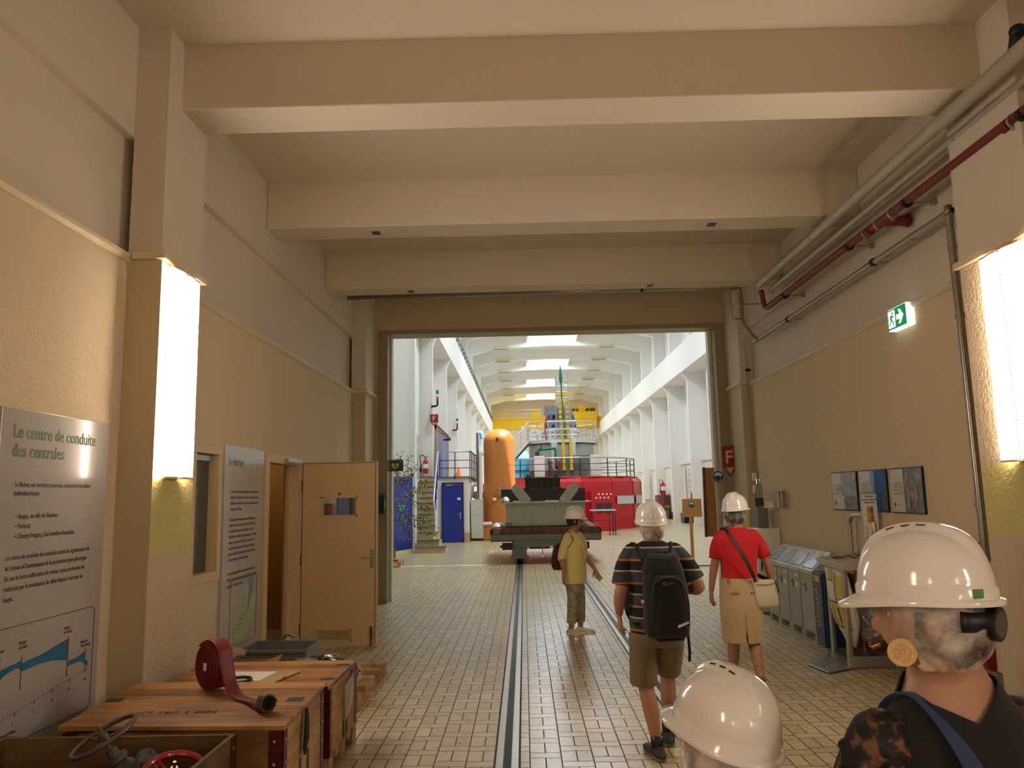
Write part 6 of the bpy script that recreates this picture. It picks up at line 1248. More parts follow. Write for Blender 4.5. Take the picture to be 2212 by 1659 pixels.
# ------------------------------------------------ yellow travelling crane at the far end
cr = thing('overhead_crane', 'bright yellow travelling crane spanning the far end of the hall', 'crane', (2.6, 88, 9.65))
for y in (87.2, 89.6): G().box(-3.5, y, 9.0 if y < 88 else 9.4, 8.8, y + 0.5, 10.3).build('girder', M_CRY, cr); G().box(-3.5, y - 0.12, 10.15, 8.8, y + 0.6, 10.32).build('flange', M_CRY, cr)
for x in (-3.9, 8.75): G().box(x, 86.5, 9.75, x + 0.45, 90.8, 10.2).build('end_carriage', M_CRY, cr); 
for x in (-3.7, 8.95):
    for y in (86.9, 90.3): G().cyl((x - 0.08, y, 9.86), (x + 0.08, y, 9.86), 0.2, 16).build('wheel', M_DARK, cr)
g = G()
for z in (10.75, 11.2): g.cyl((-3.4, 87.1, z), (2.0, 87.1, z), 0.03, 6)
for k in range(7): g.cyl((-3.3 + k * 0.85, 87.1, 10.3), (-3.3 + k * 0.85, 87.1, 11.2), 0.03, 6)
g.build('walkway_rail', M_CRY, cr); G().box(1.1, 87.0, 10.32, 2.1, 87.9, 11.0).build('control_box', M_CRY, cr)
G().box(5.2, 86.6, 9.1, 8.3, 90.2, 10.85).build('trolley', M_CRY, cr); G().box(5.4, 87.0, 10.86, 8.2, 89.8, 11.3).build('winch', mat('winch_grey', (92, 88, 78), 0.5), cr); G().cyl((6.7, 86.6, 11.2), (6.7, 87.2, 11.2), 0.42, 20).build('drum', M_CRY, cr)
g = G()
for z in (11.2, 11.65): g.cyl((5.2, 86.55, z), (8.3, 86.55, z), 0.03, 6)
for k in range(5): g.cyl((5.2 + k * 0.77, 86.55, 10.8), (5.2 + k * 0.77, 86.55, 11.65), 0.03, 6)
g.build('trolley_rail', M_CRY, cr); G().box(5.25, 86.58, 10.0, 8.2, 86.6, 10.05).build('trim_strip', mat('strip_ochre', (196, 150, 10), 0.5), cr)
G().cyl((0.0, 87.1, 9.15), (0.0, 87.0, 9.15), 0.22, 20).build('lamp', M_WHT, cr)
# ------------------------------------------------ rails, luminaires and small things
sr = thing('crane_rail_guard', 'long wire guard along the top of the left crane beam', 'guard rail', (-3.4, 50, 9.65))
for z in (9.95, 10.2, 10.45): G().cyl((-3.45, 30, z), (-3.45, 96, z), 0.018, 5).build('wire', M_DARK, sr)
for k in range(48): G().cyl((-3.45, 30 + k * 1.38, 9.65), (-3.45, 30 + k * 1.38, 10.5), 0.022, 5).build('post', M_DARK, sr); 
for i, y in enumerate(FRAMES[4:]):
    for x, s_ in ((6.5, 'right'), (-1.55, 'left')):
        t = thing('hall_luminaire', 'long cream lamp under the roof beam on the hall %s side, number %d from the near end' % (s_, i + 1) if False else 'long cream ceiling lamp on the front of a hall roof beam, %s side' % ('crane-rail' if s_ == 'left' else 'column'), 'lamp', (x, y - 0.34, 12.85), 0, 'hall ceiling lamps, %s side' % s_)
        G().box(x - 0.62, y - 0.44, 12.80, x + 0.62, y - 0.23, 12.98).build('housing', mat('lamp_cream', (224, 214, 180), 0.5), t); G().box(x - 0.52, y - 0.42, 12.755, x + 0.52, y - 0.27, 12.80).build('louvre', mat('louvre_grey', (140, 136, 124), 0.5), t)
def ladder(x, y, z0, z1, w, label):
    t = thing('wall_ladder', label, 'ladder', (x, y, z0), 0, None)
    for s_ in (-1, 1): G().cyl((x, y + s_ * w, z0), (x, y + s_ * w, z1), 0.03, 8).build('rail', M_ALU, t)
    k = int((z1 - z0) / 0.32)
    for i in range(k): G().cyl((x, y - w, z0 + 0.15 + i * 0.32), (x, y + w, z0 + 0.15 + i * 0.32), 0.016, 6).build('rung', M_ALU, t)
ladder(9.42, 44.6, 0.9, 3.2, 0.9, 'pale wall ladder nearest the opening on the right hall wall'); ladder(9.42, 59.5, 0.3, 3.0, 1.3, 'pale wall ladder beside the red drum on the right hall wall')
t = thing('display_cabinet', 'dark red and brown display cabinet by the right hall wall', 'cabinet', (9.1, 51.6, 0)); G().box(8.75, 51.3, 0.0, 9.5, 52.6, 1.55).build('body', mat('cab_brown', (70, 44, 36), 0.5), t); G().box(8.76, 51.28, 0.75, 9.1, 51.3, 1.5).build('red_panel', mat('panel_wine', (140, 50, 74), 0.4), t); G().box(9.12, 51.28, 0.7, 9.48, 51.3, 0.9).build('shelf', mat('shelf_tan', (150, 110, 50), 0.5), t); G().box(8.95, 51.05, 0, 9.35, 51.27, 0.62).build('crate', mat('crate_grey', (100, 102, 96), 0.5), t)
extinguisher((9.15, 51.7, 1.56), 'tall red gas cylinder standing on the dark display cabinet', 0.85, 0.16)
t = thing('fire_sign', 'small red F fire sign above the wooden sign board far in the hall', 'sign', (9.35, 43.4, 1.5)); fsign(t, 9.2, 9.55, 1.28, 1.66, 1.1, 43.4); G().cyl((9.37, 43.45, 0), (9.37, 43.45, 1.66), 0.03, 8).build('post', M_DARK, t)
t = thing('equipment_case', 'dark equipment case on the floor behind the wooden sign post', 'case', (9.2, 44.5, 0)); G().box(8.95, 44.3, 0, 9.5, 45.3, 0.55).build('case', M_DARK, t, bevel=0.02); G().box(9.0, 44.28, 0.2, 9.4, 44.3, 0.3).build('handle', M_BLACK, t)
t = thing('down_pipe', 'white rainwater pipe on the right hall wall just past the opening', 'pipe', (9.2, 36, 3.4)); G().cyl((9.25, 38.2, 3.4), (9.25, 38.2, 8.0), 0.10, 12).build('pipe_run', M_WHT, t)
for z in (3.6, 5.6, 7.4): G().box(9.3, 38.15, z, 9.9, 38.25, z + 0.06).build('bracket', M_WHT, t)
t = thing('orange_cone', 'small orange cone on the platform behind the railing', 'cone', (-2.75, 33.0, 2.53)); G().lathe([(0.18, 0), (0.18, 0.02), (0.13, 0.02), (0.03, 0.42)], (-2.75, 33.0, 2.53), 16).build('cone', mat('cone_orange', (236, 90, 40), 0.5), t)
# ================================================================ PEOPLE
SKIN = mat('skin_tanned', (168, 122, 97), 0.5, var=0.06, vs=9); SKIN2 = mat('skin_brown', (162, 116, 92), 0.5, var=0.06, vs=9); SKIN3 = mat('skin_light', (178, 134, 110), 0.5, var=0.05, vs=9)
M_HAT = mat('helmet_white', (232, 230, 228), 0.16, coat=0.6); M_HAIRD = mat('hair_dark', (34, 28, 26), 0.6, bs=0.4, bscale=300); M_HAIRG = mat('hair_grey', (92, 86, 80), 0.6, bs=0.4, bscale=300)
def netmat(name, op):
    m = bpy.data.materials.new(name); m.use_nodes = True; nt = m.node_tree; nt.nodes.clear()
    o = nt.nodes.new('ShaderNodeOutputMaterial'); t = nt.nodes.new('ShaderNodeBsdfTransparent'); p = nt.nodes.new('ShaderNodeBsdfPrincipled')
    p.inputs['Base Color'].default_value = rgb(226, 214, 204); p.inputs['Roughness'].default_value = 0.5
    vec, _ = coords(nt); n = S(nt, noise(nt, vec, 13, 5, 0.55)); k = ((n - 0.5) * 2.2 + op).mx(0.08).mn(0.85)
    mx = nt.nodes.new('ShaderNodeMixShader'); nt.links.new(k.k, mx.inputs[0]); nt.links.new(t.outputs[0], mx.inputs[1]); nt.links.new(p.outputs[0], mx.inputs[2]); nt.links.new(mx.outputs[0], o.inputs[0])
    b = nt.nodes.new('ShaderNodeBump'); b.inputs['Strength'].default_value = 0.5; b.inputs['Distance'].default_value = 0.01; nt.links.new(n.k, b.inputs['Height']); nt.links.new(b.outputs[0], p.inputs['Normal'])
    return m
M_NET = netmat('hairnet', 0.40); M_NETL = netmat('hairnet_thin', 0.14); M_NETW = netmat('hairnet_white', 0.55)
V3 = lambda *a: Vector(a)
def ering(c, rx, ry, n=28, e=2.3, tilt=0.0):
    out = []
    for j in range(n):
        a = 2 * pi * j / n; ca, sa = math.cos(a), math.sin(a)
        x = rx * math.copysign(abs(ca) ** (2 / e), ca); y = ry * math.copysign(abs(sa) ** (2 / e), sa)
        out.append((c[0] + x, c[1] + y, c[2] + tilt * y))
    return out
def torso(g, L, e=2.3): return g.rings([ering((cx, cy, z), rx, ry, 28, e) for z, cx, cy, rx, ry in L])
def limb(g, P, R, n=14, k=5, flat=1.0, ref=None, rnd=True):
    Q = bez(P, k); m = len(Q); rr = []
    for i in range(m):
        f = i / k; a = min(int(f), len(R) - 1); b = min(a + 1, len(R) - 1); u = f - int(f); u = u * u * (3 - 2 * u); rr.append(R[a] * (1 - u) + R[b] * u)
    return g.tube(Q, rr, n, rnd=rnd, flat=flat, ref=ref)
def head(g, M, s=1.0):
    n, m = 44, 34; rs = []
    for i in range(m + 1):
        th = 0.05 + (pi - 0.1) * i / m; cz = -math.cos(th); st = math.sin(th); ring = []
        for j in range(n):
            ph = 2 * pi * j / n; x = st * math.cos(ph); y = st * math.sin(ph); X, Y, Z = x * 0.074, y * 0.097, cz * 0.116
            if cz < 0: k = -cz; X *= 1 - 0.26 * k * k; Y = Y * (1 - 0.10 * k) + 0.016 * k * max(0, y) ** 0.5
            if y > 0:
                Y += 0.026 * math.exp(-(X / 0.011) ** 2) * math.exp(-((Z + 0.022) / 0.018) ** 2) + 0.012 * math.exp(-(X / 0.009) ** 2) * math.exp(-((Z - 0.002) / 0.02) ** 2)
                Y -= 0.008 * (math.exp(-((X - 0.031) / 0.016) ** 2) + math.exp(-((X + 0.031) / 0.016) ** 2)) * math.exp(-((Z - 0.008) / 0.013) ** 2)
                Y += 0.006 * math.exp(-(X / 0.022) ** 2) * (math.exp(-((Z + 0.052) / 0.006) ** 2) + math.exp(-((Z + 0.064) / 0.007) ** 2))
                Y += 0.006 * math.exp(-(X / 0.02) ** 2) * math.exp(-((Z + 0.094) / 0.014) ** 2)
            ring.append(M @ V3(X * s, Y * s, Z * s))
        rs.append(ring)
    g.rings(rs)
    for q in (-1, 1):
        i0 = len(g.v); g.ell((0, 0, 0), 0.010, 0.019, 0.031, 10, 8); g.xf(M @ Matrix.Translation((q * 0.076 * s, -0.008, -0.008)) @ Matrix.Rotation(q * -0.3, 4, 'Z'), i0)
def hand(g, w, d, nrm, side, curl=0.35, s=1.0, spread=1.0):
    """w wrist, d pointing direction, nrm towards the palm, side = +1/-1 where the thumb leaves"""
    d = Vector(d).normalized(); nrm = Vector(nrm); nrm = (nrm - d * nrm.dot(d)).normalized(); a = d.cross(nrm) * side; w = Vector(w)
    g.tube([w - d * 0.02 * s, w + d * 0.02 * s, w + d * 0.06 * s, w + d * 0.092 * s], [0.025 * s, 0.031 * s, 0.040 * s, 0.038 * s], 14, flat=0.42, ref=tuple(nrm), rnd=True)
    for i, (o, l) in enumerate(((0.030, 0.070), (0.0105, 0.080), (-0.0105, 0.075), (-0.029, 0.058))):
        b = w + d * (0.086 - 0.006 * abs(i - 1)) * s + a * o * s; c = curl * (0.75 + 0.2 * i); p = [b]; dd = d + a * (o * 2.2 * spread)
        dd.normalize()
        for q, f in ((0.45, 0.6), (0.32, 1.1), (0.23, 1.0)):
            R = Matrix.Rotation(-c * f, 3, a * side); dd = (R @ dd) if (R @ d).dot(nrm) > d.dot(nrm) else (Matrix.Rotation(c * f, 3, a * side) @ dd); p.append(p[-1] + dd * l * q * s)
        g.tube(p, [0.0092 * s, 0.0088 * s, 0.0082 * s, 0.0070 * s], 10, rnd=True)
    t0 = w + d * 0.028 * s + a * 0.026 * s
    g.tube([t0 - a * 0.012 * s, t0 + d * 0.022 * s + a * 0.020 * s + nrm * 0.008 * s, t0 + d * 0.050 * s + a * 0.030 * s + nrm * 0.016 * s, t0 + d * 0.070 * s + a * 0.030 * s + nrm * 0.022 * s], [0.016 * s, 0.0125 * s, 0.0105 * s, 0.008 * s], 10, rnd=True)
def foot(g, an, yawd, s=1.0, lift=0.0, r=0.036):
    an = Vector(an); f = V3(-math.sin(yawd), math.cos(yawd), 0)
    h = an - f * 0.035 * s; b = V3(0, 0, an.z - 0.085 + 0.03)
    P = [V3(an.x, an.y, an.z), V3(h.x + f.x * 0.03, h.y + f.y * 0.03, an.z - 0.045)]
    g.tube([an + V3(0, 0, 0.03), an - V3(0, 0, 0.03)], [0.034 * s, 0.036 * s], 12, rnd=True)
    z0 = an.z - 0.062
    g.tube([an - f * 0.045 * s + V3(0, 0, z0 - an.z + lift), an + f * 0.02 * s + V3(0, 0, z0 - an.z + 0.012 + lift * 0.6), an + f * 0.10 * s + V3(0, 0, z0 - an.z - 0.004), an + f * 0.165 * s + V3(0, 0, z0 - an.z - 0.010)], [0.034 * s, 0.042 * s, 0.040 * s, 0.030 * s], 14, flat=0.68, ref=(0, 0, 1), rnd=True)
def shoe(t, name, an, yawd, m, msole, s=1.0, lift=0.0, parent=None):
    an = Vector(an); f = V3(-math.sin(yawd), math.cos(yawd), 0); z0 = an.z - 0.058; g = G()
    g.tube([an - f * 0.05 * s + V3(0, 0, z0 - an.z + lift), an + f * 0.02 * s + V3(0, 0, z0 - an.z + 0.014 + lift * 0.6), an + f * 0.10 * s + V3(0, 0, z0 - an.z), an + f * 0.175 * s + V3(0, 0, z0 - an.z - 0.008)], [0.042 * s, 0.052 * s, 0.049 * s, 0.037 * s], 14, flat=0.72, ref=(0, 0, 1), rnd=True)
    g.tube([an - f * 0.012 + V3(0, 0, z0 - an.z), an - f * 0.012 + V3(0, 0, -0.005)], [0.044 * s, 0.041 * s], 14)
    o = remesh(g, name, m, t, 0.007, 3)
    g = G(); rs = []
    side = V3(f.y, -f.x, 0)
    prof = [(-0.085, 0.018), (-0.07, 0.034), (-0.03, 0.040), (0.03, 0.036), (0.09, 0.046), (0.15, 0.042), (0.195, 0.022), (0.207, 0.006)]
    for a, w in prof:
        c = an + f * a * s; zz = z0 - an.z + (lift * max(0, (0.1 - a)) / 0.15 if lift else 0); c = c + V3(0, 0, zz)
        rs.append([c + side * w * s + V3(0, 0, -0.012), c + side * w * s + V3(0, 0, -0.031), c - side * w * s + V3(0, 0, -0.031), c - side * w * s + V3(0, 0, -0.012)])
    g.rings(rs).build('sole', msole, o, L=True, bevel=0.004)
    return o
def trim(o, fn, planes=()):
    import bmesh
    b = bmesh.new(); b.from_mesh(o.data)
    for co, no in planes: bmesh.ops.bisect_plane(b, geom=b.verts[:] + b.edges[:] + b.faces[:], plane_co=co, plane_no=no, dist=1e-5)
    bmesh.ops.delete(b, geom=[f for f in b.faces if fn(*f.calc_center_median())], context='FACES'); b.to_mesh(o.data); b.free()
    md = o.modifiers.new('thick', 'SOLIDIFY'); md.thickness = 0.003; md.offset = 1; return o
def hard_hat(t, M, n=48, label=None, slots=True):
    def prof(ph):
        c, s_ = math.cos(ph), math.sin(ph); return V3(0.107 * c, (0.130 if s_ > 0 else 0.126) * s_, 0)
    rows = []
    fr = lambda ph: max(0, math.sin(ph)) ** 2.2; bk = lambda ph: max(0, -math.sin(ph)) ** 2
    def rim(k, z, ex): return [M @ (prof(p) * (k + (ex + 0.26 * fr(p) * (1 if ex else 0) + 0.05 * bk(p) * (1 if ex else 0))) + V3(0, 0, z - (0.016 * fr(p) if ex else 0) - 0.0 )) for p in [2 * pi * j / n for j in range(n)]]
    rows.append(rim(0.955, 0.006, 0)); rows.append(rim(1.0, -0.004, 0.0)); rows.append(rim(1.0, -0.004, 0.06)); rows.append(rim(1.0, 0.002, 0.075)); rows.append(rim(1.0, 0.007, 0.06)); rows.append(rim(1.035, 0.010, 0)); rows.append(rim(1.035, 0.030, 0)); rows.append(rim(1.0, 0.036, 0))
    m = 22
    for i in range(1, m + 1):
        a = (pi / 2) * i / m * 0.995; ring = []
        for j in range(n):
            ph = 2 * pi * j / n; q = prof(ph) * (math.cos(a) ** 0.86); z = 0.036 + 0.112 * math.sin(a); x, y = q.x, q.y
            w = 0.007 + 0.036 * min(1, max(0, (0.10 - y) / 0.22)) ** 1.4; e = max(0, min(1, (w + 0.008 - abs(x)) / 0.010)); e = e * e * (3 - 2 * e); up = max(0, min(1, (math.sin(a) - 0.30) / 0.35))
            z += 0.016 * e * up * (1 if y > -0.12 else 0.3); ring.append(M @ V3(x, y, z))
        rows.append(ring)
    g = G().rings(rows, cap=False); k = len(rows); g.add([rows[-1][j] for j in range(n)], [tuple(range(n))])
    h = g.build('hard_hat', M_HAT, t, L=True, auto=0.9)
    g = G().rings([[M @ (prof(2 * pi * j / n) * k_ + V3(0, 0, z)) for j in range(n)] for k_, z in ((0.955, 0.006), (0.94, 0.04), (0.7, 0.10), (0.2, 0.125))]); g.build('liner', mat('liner_dark', (40, 36, 34), 0.7), h, L=True, smooth=True)
    if slots:
        for q in (-1, 1):
            for i in range(3):
                i0 = 0; g = G().cbox(0, 0, 0, 0.004, 0.017, 0.003); y = 0.055 - i * 0.030; w = 0.007 + 0.036 * min(1, max(0, (0.10 - y) / 0.22)) ** 1.4
                r_ = (abs(y) / 0.13) ** 2 + (w / 0.107) ** 2; zz = 0.036 + 0.112 * math.sqrt(max(0, 1 - r_ ** 1.16)) + 0.0105
                g.xf(M @ Matrix.Translation((q * (w + 0.002), y, zz)) @ Matrix.Rotation(-y * 6, 4, 'X')); g.build('vent_slot', M_BLACK, h, L=True)
    if label:
        g = G().cbox(0, 0, 0, 0.036, 0.003, 0.018); g.xf(M @ label); g.build('green_label', mat('label_green', (96, 140, 92), 0.5), h, L=True)
    return h
def hatM(c, yawd=0, pit=0, rol=0): return Matrix.Translation(c) @ Matrix.Rotation(yawd, 4, 'Z') @ Matrix.Rotation(pit, 4, 'X') @ Matrix.Rotation(rol, 4, 'Y')
def net(t, M, sc=(1, 1, 1), m=None, cut=None, seed=1, off=(0, -0.012, -0.02), nm='hairnet', bumpy=0.006):
    random.seed(seed); g = G(); n, k = 80, 48; rs = []; ph = [random.uniform(0, 6) for _ in range(6)]
    for i in range(k + 1):
        th = 0.08 + (pi - 0.16) * i / k
        rs.append([M @ V3(*[o + q * s_ * (1 + bumpy * 12 * (math.sin(5 * p + ph[0] + 4 * th) * 0.4 + math.sin(9 * p + ph[1] - 6 * th) * 0.3 + math.sin(13 * p + ph[2] + 9 * th) * 0.3)) for o, q, s_ in zip(off, (0.082 * math.sin(th) * math.cos(p), 0.102 * math.sin(th) * math.sin(p), -0.098 * math.cos(th)), sc)]) for p in [2 * pi * j / n for j in range(n)]])
    g.rings(rs); o = g.build(nm, m or M_NET, t, L=True, smooth=True)
    if cut:
        import bmesh
        Mi = M.inverted(); b = bmesh.new(); b.from_mesh(o.data); bmesh.ops.bisect_plane(b, geom=b.verts[:] + b.edges[:] + b.faces[:], plane_co=M @ V3(0, 0, -0.104), plane_no=M.to_3x3() @ V3(0, 0, 1), dist=1e-6); bmesh.ops.delete(b, geom=[f for f in b.faces if cut(*(Mi @ f.calc_center_median()))], context='FACES'); b.to_mesh(o.data); b.free()
    return o
def stripes(name):
    m, nt, p = newmat(name); vec, (x, y, z) = coords(nt)
    v = ((z + 0.004) / 0.157).frac(); slate = v.gt(0.5); l1 = (v - 0.5).abs().lt(0.045); l2 = v.lt(0.06)
    c = mixc(nt, slate, rgb(17, 16, 17), rgb(54, 60, 66)); c = mixc(nt, l1, c, rgb(176, 104, 64)); c = mixc(nt, l2, c, rgb(186, 172, 152)); nt.links.new(c, p.inputs['Base Color']); p.inputs['Roughness'].default_value = 0.85; return m
def cloth(name, col, var=0.08, bs=0.25, bscale=16, bd=0.012): return mat(name, col, 0.85, var=var, vs=12, bs=bs, bscale=bscale, bd=bd, sheen=0.1)

# ---- man in the striped shirt, walking away
t = thing('person', 'man in a dark striped shirt and khaki shorts walking away, black backpack on his back', 'person', (0.90, 5.60, 0), 0.0)
lh, lk, la = V3(-0.100, 0.0, 0.87), V3(-0.088, 0.03, 0.48), V3(-0.03, -0.01, 0.095)
rh, rk, ra = V3(0.100, 0.0, 0.87), V3(0.098, 0.20, 0.50), V3(0.10, 0.30, 0.095)
ls, le, lw_ = V3(-0.185, 0.0, 1.375), V3(-0.245, -0.03, 1.10), V3(-0.252, 0.02, 0.965)
rs_, re, rw = V3(0.185, 0.0, 1.375), V3(0.30, -0.05, 1.135), V3(0.17, 0.16, 1.12)
TR = [(0.80, 0, 0, 0.15, 0.11), (0.88, 0, 0, 0.175, 0.125), (1.0, 0, 0, 0.165, 0.12), (1.12, 0, 0, 0.165, 0.118), (1.25, 0, 0, 0.178, 0.12), (1.36, 0, 0, 0.172, 0.105), (1.42, 0, 0, 0.11, 0.075), (1.46, 0, 0, 0.06, 0.058)]
HM = hatM((0.0, 0.015, 1.555), 0.12, 0.10, -0.06)
g = G(); torso(g, TR); g.tube([(0, 0, 1.40), (0, 0.01, 1.52)], [0.058, 0.054], 16); head(g, HM)
limb(g, [lh, lk, la], [0.085, 0.055, 0.036]); limb(g, [rh, rk, ra], [0.085, 0.055, 0.036])
for a, b in ((lk, la), (rk, ra)): limb(g, [a, a.lerp(b, 0.35) + V3(0, -0.018, 0), b], [0.05, 0.056, 0.034])
foot(g, la, 0.25); foot(g, ra, -0.1)
limb(g, [ls + V3(0.025, 0, -0.03), le, lw_], [0.044, 0.044, 0.029]); limb(g, [rs_ + V3(-0.025, 0, -0.03), re, rw], [0.044, 0.044, 0.029])
hand(g, lw_, (0.03, 0.02, -1), (1, 0.1, 0), -1, 0.3); hand(g, rw, (-0.8, 0.5, 0.1), (-0.3, -0.6, 0.4), 1, 0.7)
remesh(g, 'body', SKIN, t, 0.0055, 3)
g = G(); torso(g, [(0.825, 0, 0, 0.178, 0.132), (0.90, 0, 0, 0.188, 0.14), (1.0, 0, 0, 0.182, 0.136), (1.12, 0, 0, 0.184, 0.134), (1.26, 0, 0, 0.194, 0.134), (1.345, 0, 0, 0.196, 0.12), (1.395, 0, 0, 0.170, 0.102), (1.43, 0, 0, 0.120, 0.085), (1.455, 0, 0, 0.072, 0.068)])
for s0, e0, o in ((ls, le, -1), (rs_, re, 1)): limb(g, [s0 - V3(o * 0.035, 0, -0.002), s0.lerp(e0, 0.35) + V3(o * 0.002, 0, 0), s0.lerp(e0, 0.80) + V3(o * 0.004, 0, 0)], [0.066, 0.064, 0.070], rnd=2)
remesh(g, 'shirt', stripes('striped_jersey'), t, 0.008, 4)
g = G(); torso(g, [(0.74, 0, 0.01, 0.172, 0.122), (0.80, 0, 0, 0.186, 0.134), (0.86, 0, 0, 0.176, 0.128), (0.93, 0, 0, 0.168, 0.122)])
limb(g, [lh + V3(0.0, 0, -0.05), lh.lerp(lk, 0.5) + V3(-0.005, 0, 0), lk + V3(-0.012, 0.0, 0.0)], [0.096, 0.096, 0.098], rnd=False); limb(g, [rh + V3(0, 0, -0.05), rh.lerp(rk, 0.5) + V3(0.005, 0, 0), rk + V3(0.0, -0.01, 0.03)], [0.096, 0.096, 0.094], rnd=False)
remesh(g, 'shorts', cloth('khaki_shorts', (112, 98, 70)), t, 0.009, 4)
M_SHD = mat('shoe_dark', (44, 40, 40), 0.6); M_SOLE = mat('sole_grey', (110, 104, 98), 0.6)
for an, yw in ((la, 0.25), (ra, -0.1)):
    shoe(t, 'shoe', an, yw, M_SHD, M_SOLE); limb_ = G().tube([an + V3(0, 0, -0.03), an + V3(0, 0.0, 0.06)], [0.043, 0.046], 14); limb_.build('sock', M_BLACK, t, L=True, smooth=True)
hard_hat(t, HM @ Matrix.Translation((0, 0, 0.030)) @ Matrix.Rotation(0.06, 4, 'X')); net(t, HM, (1.05, 1.05, 0.95), M_NETW, lambda x, y, z: z > 0.045 or (y > 0.055 and z > -0.11), 3); net(t, HM, (0.97, 0.97, 0.84), M_HAIRG, lambda x, y, z: z > 0.06 or y > 0.04 or z < -0.075, 4, nm='hair', bumpy=0.002)
# backpack
bp = thing('backpack', 'black camera backpack carried by the man in the striped shirt', 'backpack', (0.94, 5.40, 0.84), 0.0)
M_BPK = cloth('backpack_black', (18, 18, 20), 0.1, 0.2, 90, 0.003)
g = G(); g.rings([ering((x, y, z), rx, ry, 28, 3.2) for z, x, y, rx, ry in ((-0.01, 0.0, 0.03, 0.135, 0.08), (0.02, 0.0, 0.015, 0.150, 0.098), (0.15, 0.0, 0.01, 0.152, 0.105), (0.32, 0.0, 0.015, 0.150, 0.10), (0.44, -0.01, 0.03, 0.138, 0.085), (0.51, -0.01, 0.045, 0.115, 0.065), (0.535, -0.01, 0.06, 0.08, 0.04))])
remesh(g, 'main_bag', M_BPK, bp, 0.010, 5)
g = G().rings([ering((x, -0.075, z), rx, ry, 24, 3.2) for z, x, rx, ry in ((0.03, 0.015, 0.105, 0.03), (0.06, 0.015, 0.115, 0.045), (0.22, 0.012, 0.112, 0.045), (0.34, 0.005, 0.10, 0.035), (0.40, 0.0, 0.075, 0.02))]); remesh(g, 'front_pocket', M_BPK, bp, 0.008, 4)
g = G().tube(bez([(-0.11, -0.095, 0.08), (-0.115, -0.10, 0.25), (-0.08, -0.10, 0.36), (0.01, -0.10, 0.39), (0.09, -0.10, 0.36), (0.13, -0.10, 0.25), (0.13, -0.095, 0.08)], 5), 0.006, 6); g.build('zip_seam', mat('seam_grey', (40, 40, 42), 0.6), bp, L=True, smooth=True)
G().add([(0.05, -0.120, 0.085), (0.125, -0.118, 0.112), (0.125, -0.119, 0.095), (0.052, -0.121, 0.068)], [(0, 1, 2, 3)]).build('reflector', mat('reflector_white', (226, 222, 214), 0.4, emit=0.0), bp, L=True)
g = G().tube([(-0.02 + 0.014 * math.cos(a), -0.116, 0.352 + 0.010 * math.sin(a)) for a in [0.6 + 5.2 * j / 12 for j in range(13)]], 0.0025, 6); g.tube([(0.002, -0.116, 0.349), (0.032, -0.114, 0.357)], 0.002, 6); g.build('logo', mat('logo_tan', (170, 118, 74), 0.5), bp, L=True)
for q in (-1, 1):
    G().tube(bez([(-0.045 + q * 0.075, 0.05, 0.46), (-0.045 + q * 0.105, 0.13, 0.565), (-0.045 + q * 0.125, 0.22, 0.595), (-0.045 + q * 0.13, 0.33, 0.52), (-0.04 + q * 0.15, 0.36, 0.35), (-0.04 + q * 0.185, 0.27, 0.14), (-0.03 + q * 0.15, 0.09, 0.06)], 5), 0.026, 10, flat=0.3, ref=(0, 0.3, 1)).build('strap', M_BPK, bp, L=True, smooth=True)
G().tube([(-0.04, 0.06, 0.51), (-0.04, 0.03, 0.55), (0.02, 0.03, 0.55), (0.02, 0.06, 0.51)], 0.008, 8).build('grab_handle', M_BPK, bp, L=True)
g = G().ell((-0.155, -0.02, 0.225), 0.016, 0.012, 0.02, 12, 8); g.build('buckle', M_ALU, bp, L=True, smooth=True); G().tube([(-0.12, 0.05, 0.01), (-0.05, 0.0, -0.03), (0.1, 0.0, -0.025), (0.15, 0.06, 0.0), (0.155, 0.06, -0.12), (0.15, 0.06, -0.18)], 0.010, 8).build('loose_strap', M_BPK, bp, L=True)

# ---- woman in the red top, walking away
t = thing('person', 'woman in a red top and tan skirt walking away past the recycling bins', 'person', (1.93, 7.22, 0), 0.0)
lh, lk, la = V3(-0.085, 0.0, 0.90), V3(-0.07, 0.08, 0.50), V3(-0.05, 0.22, 0.09)
rh, rk, ra = V3(0.085, 0.0, 0.90), V3(0.095, 0.04, 0.48), V3(0.115, -0.08, 0.155)
ls, le, lw_ = V3(-0.175, 0.0, 1.385), V3(-0.222, 0.0, 1.12), V3(-0.248, 0.05, 0.90)
rs_, re, rw = V3(0.175, 0.0, 1.385), V3(0.255, -0.02, 1.13), V3(0.295, 0.03, 0.90)
HM = hatM((0.0, 0.01, 1.585), -0.85, 0.06, 0.0)
g = G(); torso(g, [(0.84, 0, 0, 0.16, 0.12), (0.92, 0, 0, 0.165, 0.12), (1.02, 0, 0, 0.14, 0.105), (1.12, 0, 0, 0.138, 0.10), (1.25, 0, 0, 0.155, 0.108), (1.36, 0, 0, 0.16, 0.095), (1.42, 0, 0, 0.10, 0.07), (1.47, 0, 0, 0.052, 0.052)])
g.tube([(0, 0, 1.42), (0, 0.01, 1.55)], [0.052, 0.047], 16); head(g, HM)
for h_, k_, a_ in ((lh, lk, la), (rh, rk, ra)):
    limb(g, [h_, k_, a_], [0.085, 0.053, 0.034]); limb(g, [k_, k_.lerp(a_, 0.33) + V3(0, -0.018, 0), a_], [0.05, 0.055, 0.032])
foot(g, la, 0.1); foot(g, ra, -0.1)
limb(g, [ls + V3(0.025, 0, -0.03), le, lw_], [0.042, 0.038, 0.025]); limb(g, [rs_ + V3(-0.025, 0, -0.03), re, rw], [0.042, 0.038, 0.025])
